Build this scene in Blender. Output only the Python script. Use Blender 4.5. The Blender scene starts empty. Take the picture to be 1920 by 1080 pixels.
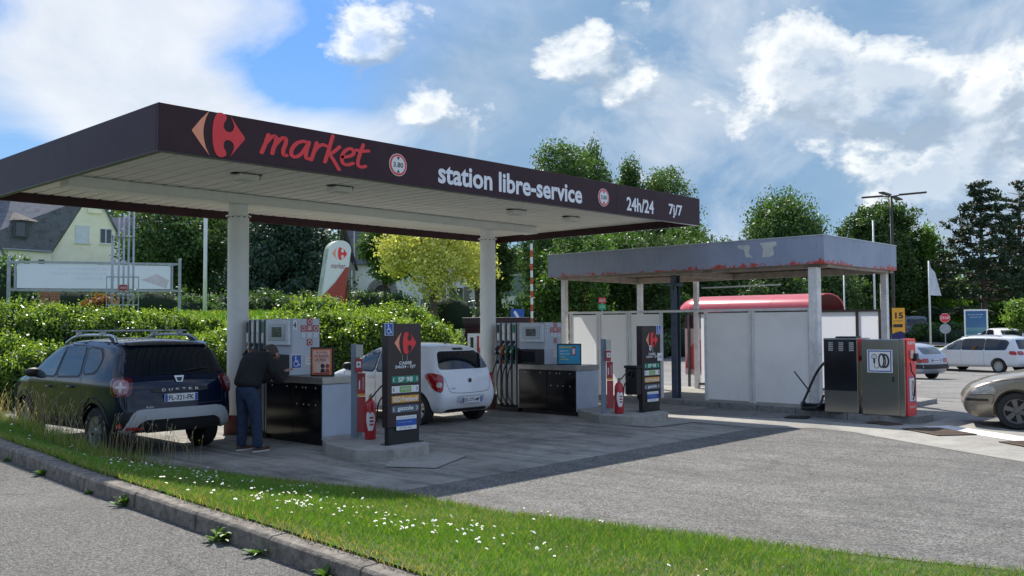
import bpy, bmesh, math, random
import numpy as np
from mathutils import Vector, Matrix
from mathutils.geometry import delaunay_2d_cdt, tessellate_polygon
from mathutils.bvhtree import BVHTree
R_ = math.radians
random.seed(7); RNG = np.random.default_rng(11)
scene = bpy.context.scene
C = scene.collection

# ------------------------------------------------------------------ camera
CAM = Vector((-8.3737, -14.3191, 1.8223)); YAW = 0.753254; PITCH = 0.040581; ROLL = -0.005826
F_ = Vector((math.cos(YAW)*math.cos(PITCH), math.sin(YAW)*math.cos(PITCH), math.sin(PITCH)))
R0 = Vector((math.sin(YAW), -math.cos(YAW), 0)); U0 = R0.cross(F_)
Rr = R0*math.cos(ROLL)+U0*math.sin(ROLL); Ur = -R0*math.sin(ROLL)+U0*math.cos(ROLL)
cd = bpy.data.cameras.new('camera'); cam = bpy.data.objects.new('camera', cd); C.objects.link(cam)
cam.matrix_world = Matrix(((Rr.x, Ur.x, -F_.x, CAM.x), (Rr.y, Ur.y, -F_.y, CAM.y), (Rr.z, Ur.z, -F_.z, CAM.z), (0, 0, 0, 1)))
cd.sensor_width = 36; cd.lens = 36*1732.7/1920; cd.clip_end = 3000; cd.clip_start = .05
scene.camera = cam

# ------------------------------------------------------------------ light
SUN = Vector((2.1, 3.27, 4.52)).normalized()
sl = bpy.data.lights.new('sun', 'SUN'); so = bpy.data.objects.new('sun', sl); C.objects.link(so)
sl.energy = 2.25; sl.angle = R_(.6); sl.color = (1, .95, .87)
so.rotation_euler = SUN.to_track_quat('Z', 'Y').to_euler(); so.location = (0, 0, 30)
vs = scene.view_settings; vs.view_transform = 'Standard'; vs.look = 'None'; vs.gamma = 1; vs.use_curve_mapping = False
vs.exposure = 1.62
scene.render.engine = 'CYCLES'
scene.cycles.max_bounces = 7; scene.cycles.transparent_max_bounces = 8

def NT(nt, kind, **kw):
    n = nt.nodes.new(kind)
    for k, v in kw.items():
        if k[0] == 'i' and k[1:].isdigit(): n.inputs[int(k[1:])].default_value = v
        else: setattr(n, k, v)
    return n
def M_(nt, op, a, b=None, c=None, clamp=False):
    n = nt.nodes.new('ShaderNodeMath'); n.operation = op; n.use_clamp = clamp
    for i, v in enumerate((a, b, c)):
        if v is None: continue
        if isinstance(v, (int, float)): n.inputs[i].default_value = v
        else: nt.links.new(v, n.inputs[i])
    return n.outputs[0]
def ramp(nt, fac, stops, interp='LINEAR'):
    n = nt.nodes.new('ShaderNodeValToRGB'); cr = n.color_ramp; cr.interpolation = interp
    while len(cr.elements) < len(stops): cr.elements.new(.5)
    for e, (p, c) in zip(cr.elements, stops):
        e.position = p; e.color = (c, c, c, 1) if isinstance(c, (int, float)) else (*c, 1)
    nt.links.new(fac, n.inputs[0]); return n.outputs[0]
def mix(nt, f, a, b, blend='MIX'):
    n = nt.nodes.new('ShaderNodeMix'); n.data_type = 'RGBA'; n.blend_type = blend
    for i, v in ((0, f), (6, a), (7, b)):
        if isinstance(v, (int, float)): n.inputs[i].default_value = v
        elif isinstance(v, tuple): n.inputs[i].default_value = (*v, 1)
        else: nt.links.new(v, n.inputs[i])
    return n.outputs[2]
def noise(nt, vec, scale, detail=4, rough=.55, dist=0):
    n = NT(nt, 'ShaderNodeTexNoise'); n.inputs['Scale'].default_value = scale; n.inputs['Detail'].default_value = detail
    n.inputs['Roughness'].default_value = rough; n.inputs['Distortion'].default_value = dist
    if vec is not None: nt.links.new(vec, n.inputs['Vector'])
    return n.outputs['Fac']

def pix_dir(px, py):
    return (F_*1732.7+Rr*(px-960)-Ur*(py-540)).normalized()
w = bpy.data.worlds.new('World'); scene.world = w; w.use_nodes = True
nt = w.node_tree; nt.nodes.clear()
sky = NT(nt, 'ShaderNodeTexSky'); sky.sky_type = 'NISHITA'; sky.sun_disc = False
sky.sun_elevation = math.asin(SUN.z); sky.sun_rotation = math.atan2(SUN.x, SUN.y)
sky.air_density = 1.15; sky.dust_density = .7; sky.ozone_density = 2.6
tc = NT(nt, 'ShaderNodeTexCoord'); D = tc.outputs['Generated']
mp = NT(nt, 'ShaderNodeMapping'); mp.inputs['Scale'].default_value = (1, 1, 1.55); nt.links.new(D, mp.inputs[0]); DV = mp.outputs[0]
def blobsum(vec, L):
    acc = None
    for px, py, r, wt in L:
        d = pix_dir(px, py); c = (d.x, d.y, d.z*1.55)
        ds = nt.nodes.new('ShaderNodeVectorMath'); ds.operation = 'DISTANCE'; nt.links.new(vec, ds.inputs[0]); ds.inputs[1].default_value = c
        mr = NT(nt, 'ShaderNodeMapRange', interpolation_type='SMOOTHSTEP'); nt.links.new(ds.outputs['Value'], mr.inputs[0])
        mr.inputs[1].default_value = 0; mr.inputs[2].default_value = r*1.35; mr.inputs[3].default_value = wt; mr.inputs[4].default_value = 0
        acc = mr.outputs[0] if acc is None else M_(nt, 'ADD', acc, mr.outputs[0])
    return acc
CUM = [(700, 30, .075, .75), (655, 85, .05, .55), (745, 85, .045, .45), (812, 195, .05, .7), (770, 220, .04, .5), (1050, 115, .06, .62), (1140, 115, .065, .66), (1200, 165, .045, .45), (1140, 190, .04, .42),
       (1430, 160, .075, .6), (1530, 120, .08, .55), (1640, 190, .095, .75), (1710, 160, .08, .55), (1620, 270, .06, .5), (1760, 385, .085, .95), (1680, 355, .055, .6), (1830, 350, .06, .55), (1870, 290, .06, .55), (1895, 150, .08, .6), (1790, 235, .06, .45), (1300, 235, .07, .4), (1510, 60, .05, .45), (1180, 20, .05, .3)]
def cumulus(vec):
    a = blobsum(vec, CUM); n = noise(nt, vec, 11, 12, .64, .2); big = M_(nt, 'ADD', noise(nt, vec, 2.6, 4, .5), M_(nt, 'MULTIPLY_ADD', noise(nt, vec, 6.5, 5, .6, .4), 1.5, -.75))
    vo = NT(nt, 'ShaderNodeTexVoronoi'); vo.inputs['Scale'].default_value = 17; vo.inputs['Detail'].default_value = 3; vo.inputs['Roughness'].default_value = .6; nt.links.new(vec, vo.inputs['Vector'])
    bil = M_(nt, 'MULTIPLY', M_(nt, 'SUBTRACT', .55, vo.outputs['Distance']), .34)
    return M_(nt, 'ADD', M_(nt, 'ADD', a, M_(nt, 'MULTIPLY_ADD', n, 2.3, -1.16)), M_(nt, 'ADD', bil, M_(nt, 'MULTIPLY_ADD', big, .7, -.40)))
def shifted(k):
    of = nt.nodes.new('ShaderNodeVectorMath'); of.operation = 'ADD'; nt.links.new(DV, of.inputs[0]); of.inputs[1].default_value = tuple(k); return of.outputs[0]
c0 = cumulus(DV); c1 = cumulus(shifted(Vector((-.004, .014, .030))))
mask = ramp(nt, c0, [(.14, 0), (.32, .45), (.62, .95)])
edge = M_(nt, 'MULTIPLY_ADD', M_(nt, 'SUBTRACT', c0, c1), 1.6, .50, clamp=True)
ccol = ramp(nt, edge, [(.05, (.17, .21, .26)), (.36, (.23, .27, .32)), (.60, (.31, .34, .37)), (.90, (.46, .465, .46))])
fade = ramp(nt, c0, [(.5, 1), (1.1, .35)])         # deep inside, cumulus melts into the grey layer behind it
# soft stratus in the upper left and a thin blue grey layer over the rest
soft = M_(nt, 'ADD', blobsum(DV, [(60, 110, .24, .5), (330, 55, .16, .65), (470, 55, .06, .35), (340, 205, .15, .75), (520, 230, .12, .6), (650, 250, .07, .35), (200, 130, .12, .4), (60, 265, .09, -.7), (470, 125, .09, -.7), (570, 150, .10, -.8), (420, 110, .05, -.3), (1700, 120, .30, .22), (1850, 60, .2, .25), (120, 60, .06, .4), (240, 150, .06, -.35), (30, 30, .05, -.4)]), M_(nt, 'MULTIPLY_ADD', noise(nt, DV, 4.2, 13, .6, .5), 2.3, -1.12))
szz = NT(nt, 'ShaderNodeSeparateXYZ'); nt.links.new(D, szz.inputs[0])   # broken cloud cover goes on overhead and behind, thickened there to add fill light
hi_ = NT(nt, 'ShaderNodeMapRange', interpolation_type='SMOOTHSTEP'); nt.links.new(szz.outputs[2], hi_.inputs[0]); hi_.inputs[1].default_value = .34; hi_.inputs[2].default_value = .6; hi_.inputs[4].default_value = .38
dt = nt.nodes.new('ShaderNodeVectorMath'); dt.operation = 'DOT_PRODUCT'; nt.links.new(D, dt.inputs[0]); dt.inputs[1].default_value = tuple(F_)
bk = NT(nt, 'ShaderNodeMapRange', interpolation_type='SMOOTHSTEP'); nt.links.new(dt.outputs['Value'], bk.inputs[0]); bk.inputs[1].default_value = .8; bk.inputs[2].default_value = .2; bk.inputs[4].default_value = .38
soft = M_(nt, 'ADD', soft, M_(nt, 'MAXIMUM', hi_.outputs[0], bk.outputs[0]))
softm = ramp(nt, soft, [(.12, 0), (.45, .5), (.75, .8), (1.0, .92)])
softc = ramp(nt, noise(nt, DV, 4.5, 8, .6, .3), [(.3, (.29, .32, .36)), (.7, (.42, .425, .43))])
grey = M_(nt, 'ADD', blobsum(DV, [(1050, 120, .3, .5), (1350, 150, .36, .6), (1700, 220, .4, .6), (900, 300, .2, .3), (500, 120, .16, -.5)]), M_(nt, 'MULTIPLY_ADD', noise(nt, DV, 1.9, 9, .55, .6), .9, -.25))
greym = ramp(nt, grey, [(.1, .06), (.55, .62), (1, .9)])
greyc = ramp(nt, noise(nt, DV, 3.4, 9, .6, .5), [(.3, (.085, .15, .235)), (.52, (.13, .19, .26)), (.72, (.22, .26, .31))])
sz = NT(nt, 'ShaderNodeSeparateXYZ'); nt.links.new(D, sz.inputs[0])
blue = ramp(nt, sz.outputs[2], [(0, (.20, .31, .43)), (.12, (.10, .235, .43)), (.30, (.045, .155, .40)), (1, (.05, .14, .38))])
sk = NT(nt, 'ShaderNodeVectorMath', operation='SCALE'); nt.links.new(sky.outputs[0], sk.inputs[0]); sk.inputs[3].default_value = .06
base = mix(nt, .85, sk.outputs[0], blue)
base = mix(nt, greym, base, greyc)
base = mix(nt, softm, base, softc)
col = mix(nt, M_(nt, 'MULTIPLY', mask, fade), base, ccol)
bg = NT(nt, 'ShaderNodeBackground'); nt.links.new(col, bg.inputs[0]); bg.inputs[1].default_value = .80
w.cycles.sampling_method = 'MANUAL'; w.cycles.sample_map_resolution = 512
wo = NT(nt, 'ShaderNodeOutputWorld'); nt.links.new(bg.outputs[0], wo.inputs[0])

# ------------------------------------------------------------------ helpers
_m = {}
def mat(name, col, rough=.6, metal=0, var=.12, vscale=6, bump=0, bscale=60, spec=.5, coat=0, emit=None, dirt=0, fine=0):
    if name in _m: return _m[name]
    m = bpy.data.materials.new(name); m.use_nodes = True; nt = m.node_tree; b = nt.nodes['Principled BSDF']
    b.inputs['Roughness'].default_value = rough; b.inputs['Metallic'].default_value = metal
    b.inputs['Specular IOR Level'].default_value = spec; b.inputs['Coat Weight'].default_value = coat; b.inputs['Coat Roughness'].default_value = .04
    tcn = NT(nt, 'ShaderNodeTexCoord'); v = tcn.outputs['Object']
    lo = tuple(max(0, c*(1-var)) for c in col); hi = tuple(min(1, c*(1+var)) for c in col)
    n = noise(nt, v, vscale, 6, .6)
    c = ramp(nt, n, [(.3, lo), (.7, hi)])
    if dirt:
        d = ramp(nt, noise(nt, v, vscale*.45, 8, .7, .6), [(.5, 0), (.72, dirt)])
        c = mix(nt, d, c, (.10, .085, .065))
    if fine:
        f = noise(nt, v, 220, 2, .6); c = mix(nt, fine, c, ramp(nt, f, [(.3, .02), (.7, .9)]), 'OVERLAY')
    nt.links.new(c, b.inputs['Base Color'])
    if bump:
        bp = NT(nt, 'ShaderNodeBump'); bp.inputs['Strength'].default_value = bump; bp.inputs['Distance'].default_value = .01
        nt.links.new(noise(nt, v, bscale, 5, .6), bp.inputs['Height']); nt.links.new(bp.outputs[0], b.inputs['Normal'])
    if emit: b.inputs['Emission Color'].default_value = (*emit[0], 1); b.inputs['Emission Strength'].default_value = emit[1]
    _m[name] = m; return m
def leafmat(name, c0, c1, trans=.35, scale=.8, rough=.5, tint=(1.4, 1.35, .6)):
    if name in _m: return _m[name]
    m = bpy.data.materials.new(name); m.use_nodes = True; nt = m.node_tree; nt.nodes.clear()
    tcn = NT(nt, 'ShaderNodeTexCoord'); v = tcn.outputs['Object']
    c = ramp(nt, noise(nt, v, scale, 3, .7), [(.3, c0), (.7, c1)])
    g = NT(nt, 'ShaderNodeNewGeometry')
    c2 = mix(nt, M_(nt, 'MULTIPLY', g.outputs['Random Per Island'], .55), c, tuple(min(1, x*1.7+.012) for x in c1))
    p = NT(nt, 'ShaderNodeBsdfPrincipled'); p.inputs['Roughness'].default_value = rough; p.inputs['Specular IOR Level'].default_value = .35
    t = NT(nt, 'ShaderNodeBsdfTranslucent'); nt.links.new(c2, p.inputs['Base Color'])
    tc2 = mix(nt, 1.0, c2, tint, 'MULTIPLY'); nt.links.new(tc2, t.inputs[0])
    ms = NT(nt, 'ShaderNodeMixShader'); ms.inputs[0].default_value = trans
    nt.links.new(p.outputs[0], ms.inputs[1]); nt.links.new(t.outputs[0], ms.inputs[2])
    o = NT(nt, 'ShaderNodeOutputMaterial'); nt.links.new(ms.outputs[0], o.inputs[0]); _m[name] = m; return m

def tag(o, label=None, cat=None, group=None, kind=None):
    if label: o['label'] = label
    if cat: o['category'] = cat
    if group: o['group'] = group
    if kind: o['kind'] = kind
    return o
def E(name, label, cat, loc=(0, 0, 0), rz=0, group=None, kind=None):
    o = bpy.data.objects.new(name, None); C.objects.link(o); o.location = loc; o.rotation_euler = (0, 0, rz); o.empty_display_size = .2
    return tag(o, label, cat, group, kind)
def mesh_obj(name, me, mats, parent=None, smooth=False, bevel=0, angle=None, loc=None, rz=0):
    if not isinstance(mats, (list, tuple)): mats = [mats]
    for m in mats: me.materials.append(m)
    if smooth: me.polygons.foreach_set('use_smooth', [True]*len(me.polygons))
    if angle and smooth: me.set_sharp_from_angle(angle=R_(angle))
    o = bpy.data.objects.new(name, me); C.objects.link(o)
    if parent: o.parent = parent
    if bevel:
        b = o.modifiers.new('b', 'BEVEL'); b.width = bevel; b.segments = 2; b.limit_method = 'ANGLE'; b.angle_limit = R_(40); b.harden_normals = False
    if loc is not None: o.location = loc
    o.rotation_euler.z = rz
    return o
class MB:
    def __init__(s): s.v = []; s.f = []; s.m = []; s.cm = 0
    def add(s, vs, fs):
        k = len(s.v); s.v += [tuple(v) for v in vs]; s.f += [tuple(i+k for i in f) for f in fs]; s.m += [s.cm]*len(fs); return s
    def box(s, x0, x1, y0, y1, z0, z1, rz=0, c=None):
        vs = [Vector((x, y, z)) for z in (z0, z1) for y in (y0, y1) for x in (x0, x1)]
        if rz:
            c = Vector(c) if c else Vector(((x0+x1)/2, (y0+y1)/2, 0)); M = Matrix.Rotation(rz, 3, 'Z'); vs = [M@(v-c)+c for v in vs]
        return s.add(vs, [(0, 2, 3, 1), (4, 5, 7, 6), (0, 1, 5, 4), (2, 6, 7, 3), (0, 4, 6, 2), (1, 3, 7, 5)])
    def obox(s, o, X, Y, Z):   # centre, half vectors
        o, X, Y, Z = map(Vector, (o, X, Y, Z))
        vs = [o+X*a+Y*b+Z*c for c in (-1, 1) for b in (-1, 1) for a in (-1, 1)]
        return s.add(vs, [(0, 2, 3, 1), (4, 5, 7, 6), (0, 1, 5, 4), (2, 6, 7, 3), (0, 4, 6, 2), (1, 3, 7, 5)])
    def tube(s, pts, r, n=8, cap=True, r2=None):
        pts = [Vector(p) for p in pts]; m = len(pts); vs = []; prev = None
        for i, p in enumerate(pts):
            t = (pts[min(i+1, m-1)]-pts[max(i-1, 0)]).normalized()
            if prev is None:
                a = Vector((0, 0, 1)) if abs(t.z) < .9 else Vector((1, 0, 0)); u = t.cross(a).normalized()
            else: u = (prev-t*prev.dot(t)).normalized()
            prev = u; w_ = t.cross(u); rr = r if r2 is None else r+(r2-r)*i/(m-1)
            if isinstance(r, (list, tuple)): rr = r[i]
            vs += [p+(u*math.cos(2*math.pi*k/n)+w_*math.sin(2*math.pi*k/n))*rr for k in range(n)]
        fs = [(i*n+k, i*n+(k+1) % n, (i+1)*n+(k+1) % n, (i+1)*n+k) for i in range(m-1) for k in range(n)]
        if cap: fs += [tuple(range(n))[::-1], tuple((m-1)*n+k for k in range(n))]
        return s.add(vs, fs)
    def lathe(s, prof, o=(0, 0, 0), ax=(0, 0, 1), n=24):   # prof [(r,h)]
        o = Vector(o); ax = Vector(ax).normalized(); a = Vector((0, 0, 1)) if abs(ax.z) < .9 else Vector((1, 0, 0)); u = ax.cross(a).normalized(); w_ = ax.cross(u)
        vs = [o+ax*h+(u*math.cos(2*math.pi*k/n)+w_*math.sin(2*math.pi*k/n))*r for r, h in prof for k in range(n)]
        m = len(prof); fs = [(i*n+k, i*n+(k+1) % n, (i+1)*n+(k+1) % n, (i+1)*n+k) for i in range(m-1) for k in range(n)]
        fs += [tuple(range(n))[::-1], tuple((m-1)*n+k for k in range(n))]
        return s.add(vs, fs)
    def prism(s, poly, o, X, Y, t):   # flat polygon in plane (o,X,Y), extruded by t along X x Y
        o, X, Y = map(Vector, (o, X, Y)); N = X.cross(Y).normalized()*t; k = len(poly)
        vs = [o+X*a+Y*b+N for a, b in poly]+[o+X*a+Y*b for a, b in poly]
        tris = tessellate_polygon([[Vector((a, b, 0)) for a, b in poly]])
        fs = []
        for t3 in tris:
            a, b, c = t3; A, B, D_ = poly[a], poly[b], poly[c]
            if (B[0]-A[0])*(D_[1]-A[1])-(B[1]-A[1])*(D_[0]-A[0]) < 0: a, b, c = c, b, a
            fs += [(a, b, c), (c+k, b+k, a+k)]
        area = sum(poly[i][0]*poly[(i+1) % k][1]-poly[(i+1) % k][0]*poly[i][1] for i in range(k))
        for i in range(k):
            j = (i+1) % k; fs.append((j, i, i+k, j+k) if area > 0 else (i, j, j+k, i+k))
        return s.add(vs, fs)
    def ribbon(s, pts, wd, o, X, Y, h=0, caps=True):
        P = catmull(pts, 6) if len(pts) > 2 else [Vector(p) for p in pts]
        P = [Vector((p[0], p[1])) for p in P]; L, Rt = [], []
        for i, p in enumerate(P):
            t = (P[min(i+1, len(P)-1)]-P[max(i-1, 0)]).normalized(); nn = Vector((-t.y, t.x))*wd/2; L.append(p+nn); Rt.append(p-nn)
        o, X, Y = map(Vector, (o, X, Y)); N = X.cross(Y).normalized()*h
        f3 = lambda p: o+X*p.x+Y*p.y+N
        k = len(P); s.add([f3(p) for p in L]+[f3(p) for p in Rt], [(i+k, i+1+k, i+1, i) for i in range(k-1)])
        if caps:
            for e, (p, q_) in ((0, (P[0], P[1])), (1, (P[-1], P[-2]))):
                t = (p-q_).normalized(); nn = Vector((-t.y, t.x)); arc = [p+(nn*math.cos(a)+t*math.sin(a))*wd/2 for a in [math.pi*j/6 for j in range(7)]]
                s.add([f3(a) for a in arc], [tuple(range(7))[::-1]])
        return s
    def build(s, name, mats, parent=None, **k):
        me = bpy.data.meshes.new(name); me.from_pydata(s.v, [], s.f)
        if any(s.m): me.polygons.foreach_set('material_index', s.m)
        me.update(); return mesh_obj(name, me, mats, parent, **k)
def catmull(pts, n=6, closed=False):
    P = [Vector(p) for p in pts]; m = len(P); out = []
    for i in range(m if closed else m-1):
        a, b, c, d = (P[(i-1) % m], P[i], P[(i+1) % m], P[(i+2) % m]) if closed else (P[max(i-1, 0)], P[i], P[i+1], P[min(i+2, m-1)])
        for j in range(n):
            t = j/n; out.append(.5*((2*b)+(c-a)*t+(2*a-5*b+4*c-d)*t*t+(3*b-a-3*c+d)*t**3))
    if not closed: out.append(P[-1])
    return out
def text(name, s_, m, parent, o, X, Y, h=None, w=None, bold=0, shear=0, align=0, ext=0):
    cu = bpy.data.curves.new('t', 'FONT'); cu.body = s_; cu.offset = bold; cu.shear = shear; cu.extrude = 0; cu.resolution_u = 3
    ob = bpy.data.objects.new('t', cu); me = bpy.data.meshes.new_from_object(ob); bpy.data.objects.remove(ob); bpy.data.curves.remove(cu)
    n = len(me.vertices); co = np.empty(n*3); me.vertices.foreach_get('co', co); co = co.reshape(-1, 3)
    mn, mx = co.min(0), co.max(0); dx, dy = mx[0]-mn[0], mx[1]-mn[1]
    if h is None: h = w*dy/dx
    if w is None: w = h*dx/dy
    co[:, 0] = (co[:, 0]-mn[0])/dx*w - (w/2 if align == 0 else 0); co[:, 1] = (co[:, 1]-mn[1])/dy*h-h/2
    X = np.array(Vector(X).normalized()); Y = np.array(Vector(Y).normalized()); o = np.array(o, float)
    P = o+co[:, :1]*X+co[:, 1:2]*Y
    me.vertices.foreach_set('co', P.ravel()); me.update()
    return mesh_obj(name, me, m, parent)
def npmesh(name, verts, faces, mats, parent=None, mi=None, smooth=False):   # faces (n,k) array
    me = bpy.data.meshes.new(name); n, k = faces.shape
    me.vertices.add(len(verts)); me.vertices.foreach_set('co', verts.astype(np.float32).ravel())
    me.loops.add(n*k); me.loops.foreach_set('vertex_index', faces.astype(np.int32).ravel())
    me.polygons.add(n); me.polygons.foreach_set('loop_start', np.arange(n, dtype=np.int32)*k); me.polygons.foreach_set('loop_total', np.full(n, k, np.int32))
    if mi is not None: me.polygons.foreach_set('material_index', mi.astype(np.int32))
    me.update(calc_edges=True); return mesh_obj(name, me, mats, parent, smooth=smooth)
def rs(r, s): return Vector((CAM.x+math.sin(YAW)*r+math.cos(YAW)*s, CAM.y-math.cos(YAW)*r+math.sin(YAW)*s))
def to_rs(x, y):
    dx, dy = x-CAM.x, y-CAM.y; return math.sin(YAW)*dx-math.cos(YAW)*dy, math.cos(YAW)*dx+math.sin(YAW)*dy
def sm(a, b, x):
    t = min(1, max(0, (x-a)/(b-a))); return t*t*(3-2*t)
def Hrs(r, s):
    q = r/max(s, 8)
    f = sm(40, 65, s); b = 1-sm(-.10+.04*f, -.045+.065*f, q)
    h = 2.3*sm(22, 31, s)+.2*sm(31, 60, s)+1.6*sm(62, 110, s)+4.6*sm(55, 95, s)*(1-sm(-.42, -.2, q))
    c = -.026*max(0, min(s, 43)-24)+.9*sm(44, 72, s)+1.2*sm(80, 150, s)
    return h*b+c*(1-b)
def H(x, y): return Hrs(*to_rs(x, y))
def at(px, s, dz=0):   # ground point seen in a given direction, s metres ahead
    r = (px-960)/1732.7*s; p = rs(r, s); return Vector((p.x, p.y, Hrs(r, s)+dz))
def faceyaw(p):   # z-rotation that turns local -Y towards the viewer side of the place
    d = Vector((CAM.x-p.x, CAM.y-p.y)); return math.atan2(d.y, d.x)+math.pi/2
# ------------------------------------------------------------------ ground
def groundmat(name, lo, mid, hi, scale, stain=.25, patch=None, bump=.5, streak=0, cracks=0):
    m = bpy.data.materials.new(name); m.use_nodes = True; nt = m.node_tree; b = nt.nodes['Principled BSDF']
    b.inputs['Roughness'].default_value = .88; b.inputs['Specular IOR Level'].default_value = .25
    v = NT(nt, 'ShaderNodeTexCoord').outputs['Object']
    vo = NT(nt, 'ShaderNodeTexVoronoi'); vo.inputs['Scale'].default_value = scale; nt.links.new(v, vo.inputs['Vector'])
    bw = NT(nt, 'ShaderNodeRGBToBW'); nt.links.new(vo.outputs['Color'], bw.inputs[0])
    c = ramp(nt, bw.outputs[0], [(.2, lo), (.5, mid), (.8, hi)])
    fine = noise(nt, v, scale*.35, 3, .7); c = mix(nt, .35, c, ramp(nt, fine, [(.3, lo), (.7, hi)]))
    big = noise(nt, v, .55, 8, .65, .5)
    c = mix(nt, M_(nt, 'MULTIPLY', ramp(nt, big, [(.42, 0), (.62, 1)]), stain), c, (.07, .065, .058))
    med = noise(nt, v, 3.2, 8, .7, .3); c = mix(nt, M_(nt, 'MULTIPLY', ramp(nt, med, [(.5, 0), (.7, 1)]), stain*.9), c, (.045, .042, .04))
    pale = noise(nt, v, 1.3, 7, .6); c = mix(nt, M_(nt, 'MULTIPLY', ramp(nt, pale, [(.52, 0), (.72, 1)]), .12), c, tuple(min(1, x*1.5) for x in hi))
    if streak:
        mp = NT(nt, 'ShaderNodeMapping'); mp.inputs['Scale'].default_value = (1.7, .22, 1); nt.links.new(v, mp.inputs[0])
        st = noise(nt, mp.outputs[0], 2.4, 8, .7, .4); c = mix(nt, M_(nt, 'MULTIPLY', ramp(nt, st, [(.46, 0), (.62, 1)]), streak), c, (.035, .034, .033))
    if cracks:
        v2 = NT(nt, 'ShaderNodeTexVoronoi', feature='DISTANCE_TO_EDGE'); v2.inputs['Scale'].default_value = .33
        dn = NT(nt, 'ShaderNodeMix'); dn.data_type = 'VECTOR'
        nz = NT(nt, 'ShaderNodeTexNoise'); nz.inputs['Scale'].default_value = 1.6; nz.inputs['Detail'].default_value = 6; nt.links.new(v, nz.inputs[0])
        va = NT(nt, 'ShaderNodeVectorMath', operation='ADD'); nt.links.new(v, va.inputs[0]); nt.links.new(nz.outputs['Color'], va.inputs[1]); nt.links.new(va.outputs[0], v2.inputs['Vector'])
        c = mix(nt, ramp(nt, v2.outputs['Distance'], [(0, cracks), (.008, 0)]), c, (.03, .03, .03))
    nt.links.new(c, b.inputs['Base Color'])
    bp = NT(nt, 'ShaderNodeBump'); bp.inputs['Strength'].default_value = bump; bp.inputs['Distance'].default_value = .006
    nt.links.new(bw.outputs[0], bp.inputs['Height']); nt.links.new(bp.outputs[0], b.inputs['Normal'])
    return m
M_tarmac = groundmat('pale_aggregate_tarmac', (.032, .030, .027), (.10, .096, .088), (.30, .288, .262), 75, .3, cracks=.45, streak=.28)
M_road = groundmat('road_tarmac', (.03, .028, .025), (.082, .078, .071), (.22, .21, .192), 110, .18, cracks=.45)
M_conc = groundmat('stained_forecourt_concrete', (.25, .235, .205), (.325, .302, .262), (.42, .39, .34), 180, .5, bump=.25, streak=.45, cracks=.3)
M_park = groundmat('worn_car_park_surface', (.14, .135, .125), (.22, .212, .195), (.30, .288, .265), 60, .3, bump=.25, streak=.35, cracks=.6)
M_apron = groundmat('pale_concrete_apron', (.26, .245, .215), (.33, .312, .275), (.40, .38, .335), 120, .3, bump=.25)
M_kerb = mat('weathered_kerb_concrete', (.20, .175, .145), .95, var=.5, vscale=14, bump=1.0, bscale=60, dirt=.8, fine=.5)
M_kerb2 = mat('pale_kerb_concrete', (.24, .235, .22), .85, var=.25, vscale=7, bump=.5, bscale=60, dirt=.45, fine=.25)
M_soil = mat('grassy_soil', (.055, .085, .02), .95, var=.55, vscale=5, bump=.9, bscale=30)
M_lawn = mat('bank_lawn', (.11, .19, .03), .95, var=.35, vscale=2.5, bump=.9, bscale=25, fine=.3)
def grid_sheet(name, mats, rlist, slist, dz, fn=None):
    vs = []; fs = []; nr = len(rlist)
    for s in slist:
        for q in rlist:
            r = q*s; p = rs(r, s); vs.append((p.x, p.y, Hrs(r, s)+dz))
    for j in range(len(slist)-1):
        for i in range(nr-1): a = j*nr+i; fs.append((a, a+1, a+nr+1, a+nr))
    me = bpy.data.meshes.new(name); me.from_pydata(vs, [], fs); me.update(); return mesh_obj(name, me, mats, smooth=True)
qs = [-6, -4, -2.5, -1.8, -1.4]+[-1.1+.05*i for i in range(20)]+[-.12+.02*i for i in range(10)]+[.1, .15, .2, .25, .3, .4, .5, .6, .7, .8, 1, 1.4, 1.8, 2.5, 4, 6]
ss = [-40, -12, -6, 2]+[5, 8, 11, 14, 16, 18, 20]+[21+.8*i for i in range(14)]+[33, 36, 40, 43, 46, 50, 55, 60, 66, 72, 78, 85, 95, 105, 120, 150, 220, 400, 900]
# base sheet: plain x/y grid near, so that it also runs behind the camera
def xy_sheet(name, m, x0, x1, y0, y1, n, k, zf):
    vs = [(x0+(x1-x0)*i/n, y0+(y1-y0)*j/k, 0) for j in range(k+1) for i in range(n+1)]; vs = [(x, y, zf(x, y)) for x, y, _ in vs]
    fs = [(j*(n+1)+i, j*(n+1)+i+1, (j+1)*(n+1)+i+1, (j+1)*(n+1)+i) for j in range(k) for i in range(n)]
    me = bpy.data.meshes.new(name); me.from_pydata(vs, [], fs); me.update(); return mesh_obj(name, me, m, smooth=True)
vs = []; fs = []
qq = [q for q in qs]
g = grid_sheet('ground', M_lawn, qs, [s for s in ss if s >= 16], -.07); tag(g, kind='structure')
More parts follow.
